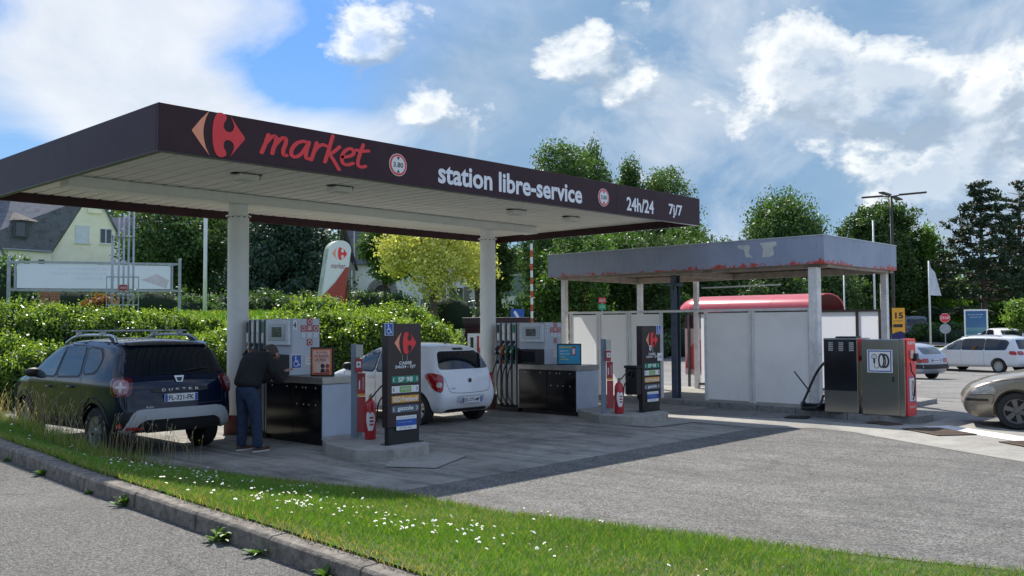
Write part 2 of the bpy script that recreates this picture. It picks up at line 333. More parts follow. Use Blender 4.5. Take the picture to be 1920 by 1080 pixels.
# behind / around the camera
xy_sheet('lower_ground', M_lawn, -60, 60, -60, 12, 8, 8, lambda x, y: -.9)['kind'] = 'structure'
def poly_sheet(name, m, pts, dz, zf=H, cell=1.5):
    P = [Vector(p) for p in pts]; B = []
    for i in range(len(P)):
        a, b = P[i], P[(i+1) % len(P)]; k = max(1, int((b-a).length/cell)); B += [a+(b-a)*j/k for j in range(k)]
    xs = [p.x for p in B]; ys = [p.y for p in B]; I = []
    x = min(xs)+cell*.5
    while x < max(xs):
        y = min(ys)+cell*.5
        while y < max(ys):
            c = False; j = len(P)-1
            for i in range(len(P)):
                if (P[i].y > y) != (P[j].y > y) and x < (P[j].x-P[i].x)*(y-P[i].y)/(P[j].y-P[i].y)+P[i].x: c = not c
                j = i
            if c: I.append(Vector((x, y)))
            y += cell
        x += cell
    n = len(B); r = delaunay_2d_cdt(B+I, [], [list(range(n))], 1, 1e-4)
    vs = [(v.x, v.y, zf(v.x, v.y)+dz) for v in r[0]]; me = bpy.data.meshes.new(name); me.from_pydata(vs, [], [tuple(f) for f in r[2]]); me.update()
    return mesh_obj(name, me, m, smooth=True)
def W2(q, s): p = rs(q*s, s); return (p.x, p.y)
park = [W2(-.62, 21.3), W2(-.3, 21.3), W2(-.05, 21.5), W2(-.045, 24), W2(-.04, 38), W2(.01, 40), W2(.03, 50), W2(.03, 62), W2(.5, 62), W2(.9, 50), W2(1.6, 30), (14, -30), (-1, -30), (-2.2, -14), (-2.6, -6.3), (-3.2, -2), (-3.2, 5)]
o = poly_sheet('car_park_asphalt', M_park, park, 0.0); tag(o, kind='structure')
rd = poly_sheet('far_road', M_park, [W2(.0, 64), W2(.0, 70), W2(.6, 70), W2(.6, 64)], .03); tag(rd, kind='structure')
rd2 = poly_sheet('bank_road', M_road, [W2(-.7, 73), W2(-.7, 79), W2(.03, 79), W2(.03, 73)], .03, cell=3); tag(rd2, kind='structure')
# forecourt concrete (darker, stained) and tarmac in front of it
o = poly_sheet('forecourt_concrete', M_conc, [(-3.2, -6.38), (1.0, -6.35), (6.5, -6.3), (7.2, -3.8), (9.6, -3.5), (9.7, 8.0), (-3.2, 6.0)], .004, zf=lambda x, y: 0); tag(o, kind='structure')
o = poly_sheet('front_tarmac', M_tarmac, [(-2.3, -6.4), (1.0, -6.35), (6.4, -6.3), (7.0, -7.1), (6.8, -7.9), (6.1, -9), (5.5, -10), (4.99, -10.9), (3.5, -13.5), (.5, -20), (-2, -20), (-.9, -12.3), (-1.5, -10), (-2.0, -8)], .008, zf=lambda x, y: 0); tag(o, kind='structure')
o = poly_sheet('concrete_apron', M_apron, [(6.55, -4.3), (7.3, -3.8), (7.9, -5.2), (8.3, -6.35), (8.1, -7.4), (8.7, -8.3), (10.2, -8.25), (9.2, -9.3), (7.7, -11), (5.5, -14), (3.5, -13.5), (4.99, -10.9), (5.5, -10), (6.1, -9), (6.8, -7.9), (7.0, -7.1), (6.4, -6.3)], .012, zf=lambda x, y: 0, cell=1); tag(o, kind='structure')
o = poly_sheet('concrete_patch', M_apron, [(-.75, -4.9), (-.4, -5.5), (.62, -5.0), (.7, -4.3), (0, -4.2)], .016, zf=lambda x, y: 0, cell=.5); tag(o, kind='structure')
o = poly_sheet('concrete_patch', M_apron, [(5.2, -4.3), (5.3, -4.9), (6.5, -5.0), (6.6, -4.3), (6, -4.2)], .016, zf=lambda x, y: 0, cell=.5); tag(o, kind='structure')
M_wp = mat('worn_white_paint', (.62, .61, .58), .7, var=.15, vscale=20, dirt=.35)
o = poly_sheet('road_marking', M_wp, [(8.4, -8.42), (8.85, -8.72), (7.6, -10.6), (7.05, -10.45)], .017, zf=lambda x, y: 0); tag(o, kind='structure')
for (q0, s0, q1, s1, wdt) in [(.42, 33, .455, 33.2, .12), (.41, 30.5, .44, 30.6, .12), (.36, 24.2, .38, 24.3, .1), (.34, 40, .36, 46, .12), (.5, 40, .56, 40.4, .12), (.08, 26, .085, 24.2, .2), (.1, 25.5, .125, 25.2, .2)]:
    a = rs(q0*s0, s0); b = rs(q1*s1, s1); t = (b-a).normalized(); n_ = Vector((-t.y, t.x))*wdt/2
    o = poly_sheet('parking_line', M_wp, [a+n_, a-n_, b-n_, b+n_], .01); tag(o, kind='structure')
def zroad(x, y): return .2+.03*(y+14.3)
o = poly_sheet('road', M_road, [(-4.97, -11), (-5.0, -6), (-4.75, -3), (-4.2, 3), (-2.5, 16), (-30, 16), (-30, -40), (-4.9, -40)], 0, zf=zroad, cell=3); tag(o, kind='structure')
# grates
M_iron = mat('rusty_iron_grate', (.10, .065, .045), .7, metal=.4, var=.4, vscale=30)
M_void = mat('black_void', (.008, .008, .008), .9)
def grate(cx, cy, w_, d_, rz, label, n=9, mt=None):
    t = E('drain_grate', label, 'drain grate', (cx, cy, .017), rz)
    MB().box(-w_/2, w_/2, -d_/2, d_/2, 0, .004).build('pit', M_void, t)
    fr = MB()
    for a, b, c, d in ((-w_/2-.03, w_/2+.03, -d_/2-.03, -d_/2), (-w_/2-.03, w_/2+.03, d_/2, d_/2+.03), (-w_/2-.03, -w_/2, -d_/2, d_/2), (w_/2, w_/2+.03, -d_/2, d_/2)): fr.box(a, b, c, d, 0, .014)
    fr.build('frame', mt or M_iron, t); bm_ = MB().box(-w_/2/n*.55, w_/2/n*.55, -d_/2, d_/2, .003, .012); b0 = bm_.build('bar', mt or M_iron, t)
    for i in range(n):
        b = b0 if i == 0 else b0.copy()
        if i: C.objects.link(b); b.parent = t
        b.location.x = -w_/2+w_*(i+.5)/n
    cb = MB().box(-w_/2, w_/2, -.012, .012, .004, .0125); cb.build('cross_bar', mt or M_iron, t)
    cb = MB().box(-w_/2, w_/2, d_/4-.01, d_/4+.01, .004, .0125); cb.build('cross_bar', mt or M_iron, t)
grate(7.72, -8.92, .62, .95, R_(-38), 'large rusty drain grate set in the concrete before the white stripe', 11)
grate(8.42, -7.75, .3, .5, R_(-30), 'small rusty drain grate in the concrete beside the tyre air pump kerb', 6)
grate(8.5, -6.05, .35, .35, R_(10), 'small dark square drain grate at the bend of the wash bay kerb', 6, mat('dark_iron', (.03, .03, .032), .6, metal=.5))
grate(6.9, -10.6, .6, .8, R_(-38), 'rusty drain grate at the right edge beyond the white stripe', 10)
# grass verge between road and forecourt
def kx(y): return -4.95+(.20 if y > -3 else .0)*0+ (max(0, y+6)*.035 if y > -6 else 0)   # inner (grass side) kerb line
def ex(y):   # outer edge towards the forecourt
    if y > -1.8: return -2.98
    if y > -6.2: return -2.98+(-1.8-y)/4.4*1.05
    return -1.93+max(0, -8-y)*.22 if y > -11.9 else -1.07+(-11.9-y)*.35
def zg(x, y):
    t = min(1, max(0, (x-kx(y))/(ex(y)-kx(y)))); zk = zroad(x, y)+.13
    pw = 1.4-.75*sm(-3.2, -1.2, y); return zk*(1-t)**pw*(1-sm(.9, 1, t)*.9)+.012
vs = []; fs = []; NY, NX = 90, 14
for j in range(NY+1):
    y = 14-(40*j/NY)
    for i in range(NX+1):
        t = i/NX; x = kx(y)+(ex(y)-kx(y))*t; vs.append((x, y, zg(x, y)))
for j in range(NY):
    for i in range(NX): a = j*(NX+1)+i; fs.append((a, a+NX+1, a+NX+2, a+1))
me = bpy.data.meshes.new('verge'); me.from_pydata(vs, [], fs); me.update(); o = mesh_obj('verge', me, M_soil, smooth=True); tag(o, kind='structure')
# kerb stones along the road
kb = E('kerb', None, None, (0, 0, 0), kind='structure')
for i in range(26):
    y1 = 8-i*.95; y0 = y1-.94
    x1, x0 = kx(y1)+.03, kx(y0)+.03; z1, z0 = zroad(0, y1), zroad(0, y0); wv = .17; j = random.uniform(-.006, .006); b = .02
    prof = lambda x, z: [(x, z+.125), (x-wv+b, z+.125), (x-wv, z+.125-b), (x-wv-.012, z-.1), (x, z-.1)]
    A = [Vector((p[0]+j, y0, p[1]+j*.5)) for p in prof(x0, z0)]; B = [Vector((p[0]+j, y1, p[1]+j*.5)) for p in prof(x1, z1)]
    m = MB(); m.add(A+B, [(0, 1, 2, 3, 4), (9, 8, 7, 6, 5)]+[(k, k+5, (k+1) % 5+5, (k+1) % 5) for k in range(5)]); m.build('kerb_stone', M_kerb, kb, bevel=.006)
# ------------------------------------------------------------------ station canopy
M_brown = mat('dark_brown_lacquered_sheet', (.045, .018, .024), .5, var=.12, vscale=3, dirt=.08, spec=.22)
M_brown2 = mat('dark_brown_panel', (.03, .018, .02), .35, var=.15, vscale=4, spec=.45)
M_white = mat('white_lacquered_steel', (.84, .84, .81), .45, var=.05, vscale=2, dirt=.1)
M_soffit = mat('cream_white_profiled_sheet', (.82, .81, .75), .6, var=.08, vscale=1.5, dirt=.22)
M_red = mat('signal_red_film', (.80, .035, .04), .45, var=.04)
M_orange = mat('salmon_film', (.9, .32, .18), .5, var=.04)
M_lett = mat('pale_grey_lettering', (.82, .81, .84), .5, var=.03)
M_black = mat('matt_black_plastic', (.012, .012, .014), .5, var=.2)
M_glossk = mat('glossy_black_panel', (.008, .008, .01), .12, var=.2, spec=.5)
M_grey = mat('brushed_grey_metal', (.36, .38, .40), .38, metal=.55, var=.08, vscale=8)
M_lgrey = mat('light_grey_lacquer', (.48, .50, .54), .4, var=.05, vscale=3)
M_silver = mat('satin_aluminium', (.55, .56, .57), .3, metal=.85, var=.08)
M_paper = mat('white_print', (.75, .75, .73), .6, var=.03)
M_blue = mat('sign_blue', (.02, .09, .38), .4, var=.03)
M_dk = mat('dark_print', (.03, .03, .035), .6)
M_redp = mat('dull_red_print', (.38, .05, .05), .5, var=.1)
X0, X1, Y0, Y1, ZB, ZT = -3.259, 8.826, -3.738, 2.334, 3.95, 4.524
cn = E('fuel_canopy', 'long dark brown filling station canopy with white ribbed underside on two white columns', 'canopy', (0, 0, 0))
th = .06
MB().box(X0, X1, Y0, Y0+th, ZB, ZT).build('front_fascia', M_brown, cn, bevel=.006)
MB().box(X0, X0+th, Y0+th+.002, Y1-th-.002, ZB, ZT).build('side_fascia', M_brown, cn, bevel=.006)
MB().box(X1-th, X1, Y0+th+.002, Y1-th-.002, ZB, ZT).build('side_fascia', M_brown, cn, bevel=.006)
MB().box(X0, X1, Y1-th, Y1, ZB, ZT).build('rear_fascia', M_brown, cn, bevel=.006)
# lip trim on the lower edge
m = MB(); m.box(X0-.006, X1+.006, Y0-.006, Y0+th+.03, ZB-.012, ZB-.0005); m.box(X0-.006, X0+th+.03, Y0+th+.032, Y1, ZB-.012, ZB-.0005); m.build('lower_trim', M_brown2, cn)
MB().box(X0+.1, X1-.1, Y0+.1, Y1-.1, ZT-.12, ZT-.06).build('roof_deck', M_lgrey, cn)
# soffit planks running front to back; profile with groove between planks; only the left/central part reaches the rear
zs = ZB+.16; n = 44; pw = (X1-X0-2*th)/n
pl = MB(); 
def plank(y0, y1, z=0):
    g = .012; P = [(0, .05), (.0, 0), (pw*.40, 0), (pw*.45, .045), (pw*.58, .045), (pw*.63, 0), (pw-g, 0), (pw-g, .05)]
    A = [Vector((x, y0, zs+z+h)) for x, h in P]; B = [Vector((x, y1, zs+z+h)) for x, h in P]; k = len(P)
    return MB().add(A+B, [(i, i+1, i+1+k, i+k)[::-1] for i in range(k-1)])
pA = plank(Y0+th, Y1-th).build('soffit_plank', M_soffit, cn); pA.location.x = X0+th
for i in range(1, n):
    c = pA.copy(); C.objects.link(c); c.parent = cn; c.location.x = X0+th+pw*i
MB().box(X0+th, X1-th, Y0+th, Y1-th, zs+.045, zs+.06).build('soffit_backing', M_black, cn)
# beam along the columns
MB().box(X0+.35, X1-1.25, -.16, .16, ZB-.0, zs-.004).build('beam', M_white, cn, bevel=.01)
MB().box(X0+.35, X1-1.25, -.19, .19, ZB-.014, ZB-.002).build('beam_flange', M_white, cn, bevel=.003)
M_plinth = mat('red_brown_plinth', (.12, .045, .035), .7, var=.2, dirt=.3)
for cx, rr in ((0, .178), (6.1165, .172)):
    m = MB(); m.lathe([(rr, .0), (rr, 3.72), (rr+.035, 3.725), (rr+.035, 3.745), (rr*.93, 3.75), (rr*.93, 3.93)], (cx, 0, 0), n=40); m.build('column', M_white, cn, smooth=True, angle=40)
    m = MB(); m.lathe([(rr+.045, 0), (rr+.045, .3), (rr+.002, .33)], (cx, 0, 0), n=32); m.build('column_plinth', M_plinth, cn, smooth=True, angle=40)
    m = MB()
    for k in range(12):
        a = k*math.pi/6; m.lathe([(.014, 3.70), (.014, 3.715)], (cx+math.cos(a)*(rr+.018), math.sin(a)*(rr+.018), 0), n=6)
    m.build('bolt_ring', M_dk, cn)
for i, (lx, ly) in enumerate(((-1.08, -2.04), (.64, -2.03), (4.95, -1.94), (6.64, -1.95))):
    m = MB(); m.box(lx-.16, lx+.16, ly-.13, ly+.13, zs-.10, zs-.02); lb = m.build('ceiling_light', M_white, cn, bevel=.012)
    MB().box(lx-.12, lx+.12, ly-.09, ly+.09, zs-.112, zs-.101).build('diffuser', mat('frosted_diffuser', (.6, .6, .58), .3), lb)
    MB().box(lx-.22, lx+.24, ly-.06, ly+.06, zs-.019, zs-.001).build('bracket', M_black, lb)
    MB().tube([(lx+.2, ly, zs), (lx+.24, ly-.02, zs-.05), (lx+.2, ly-.04, zs-.08), (lx+.14, ly-.03, zs-.06)], .009, 6).build('cable', M_black, lb)
for lx in (-2.1, 4.0, 5.35):
    MB().tube([(lx, .6, zs+.02), (lx+.1, .6, zs-.03), (lx+.14, .62, zs-.06), (lx+.2, .6, zs-.01)], .008, 5).box(lx-.05, lx+.03, .57, .63, zs-.02, zs).build('junction_cable', M_black, cn)
# logo
WED = [(.02, -.03), (0, 0), (.02, .035), (.2, .27), (.41, .5), (.33, .32), (.285, .15), (.27, 0), (.285, -.15), (.33, -.32), (.42, -.5), (.2, -.25)]
UP = [(.49, .0), (.495, .14), (.515, .28), (.545, .38), (.59, .46), (.65, .5), (.71, .505), (.77, .49), (.825, .455), (.84, .41), (.825, .355), (.785, .30), (.765, .24), (.77, .17), (.81, .115), (.87, .09), (.94, .10), (1.0, .145), (1.025, .21), (1.015, .29), (.98, .37), (.93, .47), (1.02, .36), (1.12, .235), (1.24, .09), (1.285, .045), (1.3, 0)]
BODY = (UP+[(x, -y) for x, y in UP[::-1][1:-1]])[::-1]
def logo(parent, o, X, Y, h, name='logo', mr=None, mo=None, t=.004):
    X = Vector(X).normalized()*h; Y = Vector(Y).normalized()*h; o = Vector(o)
    MB().prism([(a-.65, b) for a, b in WED[::-1]], o, X, Y, t).build(name+'_arrow', mo or M_orange, parent)
    MB().prism([(a-.65, b) for a, b in BODY], o, X, Y, t).build(name+'_emblem', mr or M_red, parent)
YF = Y0-.002; XX, ZZ = (1, 0, 0), (0, 0, 1)
logo(cn, (-2.47, YF, 4.245), (1.08, 0, 0), ZZ, .56)
MK = [[[(0, 0), (.1, .5), (.17, .97)], [(.1, .5), (.3, .88), (.46, .93), (.5, .7), (.44, .3), (.42, .03)], [(.47, .45), (.68, .86), (.86, .93), (.9, .7), (.84, .3), (.88, .05), (1.0, .04)]],
      [[(.72, .84), (.5, .93), (.22, .75), (.06, .38), (.1, .08), (.28, .04), (.5, .28), (.7, .8)], [(.74, .93), (.68, .4), (.7, .08), (.84, .04)]],
      [[(0, 0), (.08, .5), (.14, .97)], [(.07, .45), (.22, .78), (.42, .92), (.56, .88)]],
      [[(0, 0), (.1, .7), (.2, 1.5)], [(.07, .42), (.32, .62), (.56, .95)], [(.14, .5), (.38, .15), (.66, -.3)]],
      [[(.08, .42), (.34, .5), (.54, .68), (.52, .88), (.36, .96), (.14, .76), (.04, .4), (.12, .1), (.32, .02), (.58, .16)]],
      [[(.3, 1.3), (.2, .8), (.14, .3), (.2, .06), (.36, .02), (.52, .1)], [(.0, .93), (.3, .93), (.58, 1.0)]]]
MW = [1.12, .93, .6, .68, .66, .5]
def market(parent, o, X, Y, h, m, wd=.17, ext=1.0):
    X = Vector(X).normalized()*h*ext; Y = Vector(Y).normalized()*h; o = Vector(o); x = 0
    for k, (L, w_) in enumerate(zip(MK, MW)):
        b = MB()
        for j, st in enumerate(L): b.ribbon([(a+x+.1*b_, b_) for a, b_ in st], wd, o, X, Y, .0035+.0006*j)
        b.build('letter', m, parent); x += w_
    return x
market(cn, (-1.86, YF, 4.10), XX, ZZ, .255, M_red, .175, 1.47)
text('lettering', 'station libre-service', M_lett, cn, (3.02, YF-.004, 4.205), XX, ZZ, h=.335, w=3.55, bold=.028)
text('lettering', '24h/24', M_lett, cn, (6.63, YF-.004, 4.175), XX, ZZ, h=.27, w=.92, bold=.025)
text('lettering', '7j/7', M_lett, cn, (7.88, YF-.004, 4.165), XX, ZZ, h=.29, w=.5, bold=.025)
def disc(r, n=40): return [(r*math.cos(2*math.pi*i/n), r*math.sin(2*math.pi*i/n)) for i in range(n)]
for sx in (.44, 5.44):
    o = (sx, YF, 4.22); s_ = MB().prism(disc(.168), o, XX, ZZ, .005).build('height_limit_sign', M_paper, cn)
    MB().prism(disc(.158), (sx, YF-.006, 4.22), XX, ZZ, .002).build('red_ring', M_red, s_)
    MB().prism(disc(.128), (sx, YF-.009, 4.22), XX, ZZ, .002).build('white_face', M_paper, s_)
    text('figures', '3.80', M_dk, s_, (sx, YF-.013, 4.22), XX, ZZ, h=.075, w=.19, bold=.015)
    MB().prism([(-.03, .118), (0, .07), (.03, .118)][::-1], (sx, YF-.012, 4.22), XX, ZZ, .001).prism([(-.03, -.118), (0, -.07), (.03, -.118)], (sx, YF-.012, 4.22), XX, ZZ, .001).build('triangle_marks', M_dk, s_)
# joints in the front fascia sheet
m = MB()
for x in (X0+.13, X0+3.1, X0+6.1, X0+9.1): m.box(x, x+.006, Y0-.0025, Y0, ZB+.01, ZT-.01)
m.build('fascia_joint', M_black, cn)

# ------------------------------------------------------------------ wheelchair sign
def access_sign(parent, o, X, Y, s, base=M_blue, t=.004):
    X = Vector(X).normalized(); Y = Vector(Y).normalized(); N = X.cross(Y); o = Vector(o)
    p = MB().prism([(-.5*s, -.58*s), (.5*s, -.58*s), (.5*s, .58*s), (-.5*s, .58*s)], o, X, Y, t).build('access_sign', M_paper, parent)
    MB().prism([(-.45*s, -.53*s), (.45*s, -.53*s), (.45*s, .53*s), (-.45*s, .53*s)], o+N*t, X, Y, .001).build('sign_face', base, p)
    q = o+N*(t+.001); b = MB(); b.prism([(a*s-.08*s, c*s+.34*s) for a, c in disc(.085, 12)], q, X, Y, .001)
    b.ribbon([(-.09*s, .2*s), (-.07*s, .0), (.13*s, -.02*s), (.22*s, -.3*s), (.33*s, -.27*s)], .075*s, q, X, Y, .001)
    b.ribbon([(-.08*s, .12*s), (.12*s, .11*s)], .05*s, q, X, Y, .0014)
    b.ribbon([(-.12*s, .06*s), (-.25*s, -.08*s), (-.25*s, -.27*s), (-.08*s, -.4*s), (.1*s, -.33*s), (.15*s, -.2*s)], .055*s, q, X, Y, .0018)
    b.build('wheelchair_symbol', M_paper, p)
def label_card(name, parent, o, X, Y, w_, h, m, lines=(), lm=None, t=.002):
    X = Vector(X).normalized(); Y = Vector(Y).normalized(); N = X.cross(Y); o = Vector(o)
    p = MB().prism([(-w_/2, -h/2), (w_/2, -h/2), (w_/2, h/2), (-w_/2, h/2)], o, X, Y, t).build(name, m, parent)
    for (s_, cy, hh, ww, mm) in lines: text('print', s_, mm, p, o+N*(t+.001)+Y*cy, X, Y, h=hh, w=ww, bold=.015)
    return p

# ------------------------------------------------------------------ fuel pumps and counters
M_nozor = mat('orange_nozzle', (.75, .16, .03), .45); M_nozgr = mat('green_nozzle', (.015, .19, .10), .45)
M_lcd = mat('dark_lcd', (.035, .045, .04), .2)
def pump(ox, oy, num, sc, nz, label, glabel):
    t = E('fuel_pump', label, 'fuel pump', (ox, oy, 0), 0, 'fuel pumps under the canopy')
    zt = 1.95*sc; fx = -.06
    NX_, NY_ = (0, -1, 0), (0, 0, 1); EX_ = (1, 0, 0)   # facing -x : X axis on the face = -y (screen right)
    # main cabinet above the counter
    MB().box(fx, .6, -1.0, -.97, .1, zt).build('side_cheek', M_grey, t)
    MB().box(fx, .46, -1.74, -1.01, 1.06*sc, zt).build('cabinet', M_lgrey, t, bevel=.008)
    MB().box(fx-.012, fx-.001, -1.735, -1.03, 1.3*sc, zt-.012).build('service_door', M_lgrey, t, bevel=.003)
    MB().box(fx-.08, .60, -1.765, -1.01, 1.055*sc, 1.40*sc).build('lower_housing', M_lgrey, t, bevel=.006)
    # display head
    d = MB().box(fx-.07, fx-.013, -1.725, -1.10, 1.53*sc, zt-.02).build('display_head', mat('pale_grey_plastic', (.62, .65, .7), .4), t, bevel=.012)
    MB().box(fx-.08, fx-.071, -1.65, -1.17, 1.60*sc, zt-.085).build('display_bezel', M_grey, d, bevel=.004)
    MB().box(fx-.086, fx-.081, -1.55, -1.28, 1.66*sc, zt-.13).build('display_screen', M_lcd, d)
    for k in range(3): text('display_digits', ('12,05', '8,04', '1,499')[k], mat('lcd_digits', (.3, .33, .3), .5), d, (fx-.088, -1.43-.03*k, 1.80*sc-.05*k), NX_, NY_, h=.028)
    label_card('number_plate', t, (fx+.045, -1.744, zt-.1), EX_, NY_, .07, .15, M_paper, [(num, 0, .1, .05, M_dk)])
    # sticker cross
    y_ = .265; z_ = zt-.19; ms = (M_redp, M_dk)
    for dy, dz, m_ in ((0, .145, 0), (-.105, .035, 0), (0, .035, 0), (.105, .035, 0), (-.105, -.075, 1), (0, -.075, 1), (.105, -.075, 1), (0, -.19, 0)):
        s_ = label_card('warning_sticker', t, (y_+dy*1.1, -1.743, z_+dz), EX_, NY_, .105, .1, M_redp if m_ == 0 else M_lgrey)
        c_ = MB()
        o_ = Vector((y_+dy*1.1, -1.746, z_+dz))
        if m_ == 0 and not (dy == 0 and dz == .035):
            c_.prism([(a, b) for a, b in disc(.036, 16)], o_, EX_, NY_, .001).build('roundel', M_paper, s_)
            MB().prism([(a, b) for a, b in disc(.026, 16)], o_+Vector((0, -.0015, 0)), EX_, NY_, .001).build('roundel', M_redp, s_)
        else:
            for q in range(3): c_.prism([(-.035, -.006), (.035, -.006), (.035, .006), (-.035, .006)], o_+Vector((0, 0, .025-.022*q)), EX_, NY_, .001)
            c_.build('print', M_paper, s_)
    # key lock
    MB().lathe([(.012, 0), (.012, .006)], (fx-.082, -1.70, 1.33*sc), (-1, 0, 0), 10).build('lock', M_black, t)
    # nozzle bay
    MB().box(fx+.10, .5, -.97, -.32, .08, zt).build('nozzle_bay', M_black, t)
    MB().box(fx+.02, .55, -.97, -.28, 0.0, .1).build('plinth', M_black, t)
    cols = [M_black, M_nozor, M_nozgr, M_nozgr]; tc_ = [M_dk, M_paper, M_paper, mat('green_label', (.02, .2, .09), .5)]
    for k in range(4):
        yc = -.385-.155*k
        b = MB().box(fx+.02, fx+.11, yc-.05, yc+.05, zt-.40*sc, zt-.004).build('hose_slot_head', M_grey, t, bevel=.004)
        MB().box(fx+.012, fx+.019, yc-.033, yc+.033, zt-.22*sc, zt-.04).build('fuel_label', tc_[k], b)
        MB().box(fx+.012, fx+.019, yc-.025, yc+.025, zt-.37*sc, zt-.24*sc).build('fuel_label', M_paper, b)
        MB().box(fx+.0, fx+.12, yc-.068, yc-.060, .12, zt).build('divider', M_grey, t)
        MB().box(fx+.03, fx+.11, yc-.04, yc+.055, .12, 1.12*sc).build('hose_guard', M_grey, t, bevel=.005)
        # nozzle: body, spout, guard
        zz = 1.36*sc; m = MB(); mc = cols[k]
        if nz[k]:
            o = Vector((fx-.02, yc, zz)); m.tube([o+Vector((.06, .02, -.10)), o+Vector((.0, .02, -.07)), o+Vector((-.02, 0, 0)), o+Vector((.02, -.02, .07))], [.028, .034, .036, .02], 8)
            nz_ = m.build('nozzle', mc, t, smooth=True)
            MB().tube([o+Vector((.01, -.015, .06)), o+Vector((.03, -.03, .12)), o+Vector((.09, -.04, .17))], .012, 8).build('spout', M_silver, nz_, smooth=True)
            MB().lathe([(.03, 0), (.03, .008)], o+Vector((-.045, .02, -.045)), (-1, .2, 0), 12).build('cap', M_silver if k else M_lgrey, nz_)
            MB().tube([o+Vector((.0, .02, -.07)), o+Vector((-.05, .0, -.11)), o+Vector((-.06, -.03, -.05)), o+Vector((-.03, -.03, .0))], .007, 6).build('trigger_guard', M_black, nz_, smooth=True)
            a = o+Vector((.04, .02, -.1)); P = catmull([a, a+Vector((-.05, .01, -.2)), (fx-.07, yc+.10, .75), (fx-.09, yc+.08, .35), (fx-.06, yc-.05, .14), (fx+.03, yc-.14, .16)], 6)
            MB().tube(P, .0135, 7).build('hose', M_black, t, smooth=True)
            MB().lathe([(.022, 0), (.022, .08)], (fx+.015, yc+.02, 1.0), (0, 0, 1), 8).build('hose_collar', mc, t)
    # counter
    c = E('service_counter', glabel, 'counter', (ox, oy, 0), 0, 'counters in front of the pumps')
    MB().box(fx+.0, .60, -2.56, -1.02, .09, .94*sc).build('body', M_glossk, c)
    MB().box(fx-.012, fx-.001, -1.78, -1.04, .1, .94*sc-.01).build('front_panel', M_glossk, c, bevel=.003)
    MB().box(fx-.012, fx-.001, -2.56, -1.79, .1, .94*sc-.01).build('front_panel', M_glossk, c, bevel=.003)
    MB().box(fx-.014, .62, -2.583, -2.562, .1, .94*sc).build('end_panel', mat('pale_blue_grey_panel', (.46, .51, .58), .45, var=.06), c, bevel=.003)
    MB().box(fx+.05, .55, -2.52, -1.05, 0, .09).build('plinth', M_black, c)
    MB().box(fx-.03, .64, -2.60, -1.02, .945*sc, 1.05*sc).build('worktop', mat('steel_worktop', (.36, .34, .32), .35, metal=.6, var=.15), c, bevel=.006)
    m = MB()
    for yy in (-1.2, -1.62, -1.88, -2.05, -2.14, -2.4): m.lathe([(.011, 0), (.011, .004)], (fx-.013, yy, .88*sc), (-1, 0, 0), 8)
    for yy in (-1.9, -2.08, -2.22, -2.4): m.lathe([(.011, 0), (.011, .004)], (fx-.013, yy, .62*sc), (-1, 0, 0), 8)
    m.build('screw', M_paper, c)
    return t, c
t1, c1 = pump(0, 0, '4', 1.0, (1, 1, 0, 0), 'grey fuel pump number 4 beside the bent man, white display head and sticker cross', 'black counter with pale end panel beside the bent man, orange poster on top')
t2, c2 = pump(6.02, -.06, '2', .965, (1, 1, 1, 1), 'grey fuel pump number 2 with four hanging nozzles, behind the white hatchback', 'black counter with pale end panel at the far pump, blue poster screen on top')
# payment terminals (black hoods) are part of each pump
for t, sc in ((t1, 1.0), (t2, .965)):
    h = MB().box(-.40, -.142, -1.80, -1.32, 1.07*sc, 1.385*sc).build('payment_hood', M_black, t, bevel=.012)
    MB().box(-.412, -.401, -1.74, -1.38, 1.12*sc, 1.34*sc).build('payment_screen', M_glossk, h)
    MB().box(-.47, -.401, -1.345, -1.315, 1.07*sc, 1.41*sc).build('privacy_wing', M_black, h, bevel=.004)
    access_sign(t, (.0 if t is t1 else .5, -1.768, 1.27*sc), XX, ZZ, .19)
    label_card('notice_sticker', t, (.27, -1.768, 1.29*sc), XX, ZZ, .2, .16, M_paper, [('ATTENTION', .055, .03, .17, M_red), ('........', .01, .01, .15, M_dk), ('........', -.03, .01, .15, M_dk)])
label_card('number_plate', t2, (-.143, -1.13, 1.22), (0, -1, 0), ZZ, .14, .17, M_black, [('2', 0, .1, .06, M_paper)])
# posters standing on the counters
M_por = mat('orange_poster_print', (.75, .22, .07), .55, var=.25, vscale=3); M_pbl = mat('blue_poster_print', (.03, .30, .48), .5, var=.3, vscale=4)
def poster(loc, rz, w_, h, face, lines, label):
    t = E('counter_poster', label, 'poster', loc, rz)
    MB().box(-w_/2-.025, w_/2+.025, 0, .05, 0, h+.05).build('frame', M_black, t, bevel=.006)
    f = MB().box(-w_/2, w_/2, -.006, -.001, .025, h+.025).build('print', face, t)
    for (s_, x, z, hh, ww, m_) in lines: text('lettering', s_, m_, f, (x, -.009, z), XX, ZZ, h=hh, w=ww, bold=.02)
    return t, f
p, f = poster((.08, -2.34, 1.053), R_(-62), .34, .40, M_por, [('ON CONTINUE', 0, .37, .03, .2, M_redp), ('DE BAISSER', 0, .315, .045, .25, M_redp), ('LES PRIX', -.02, .255, .045, .2, M_redp)], 'black framed orange price poster standing on the counter at pump 4')
MB().box(-.14, .14, -.008, -.0065, .05, .40).build('white_field', mat('poster_field', (.75, .5, .42), .6, var=.2), f)
for cx, mc in ((.02, M_dk), (.1, M_redp)):
    MB().prism([(a+cx, b+.16) for a, b in disc(.035, 16)], (0, -.009, 0), XX, ZZ, .001).prism([(cx-.04, .06), (cx+.04, .06), (cx+.025, .12), (cx-.025, .12)], (0, -.009, 0), XX, ZZ, .001).build('figure_print', mc, f)
MB().box(-.13, .13, -.01, -.0085, .035, .055).build('base_strip', M_redp, f)
M_yel = mat('yellow_print', (.7, .6, .08), .5)
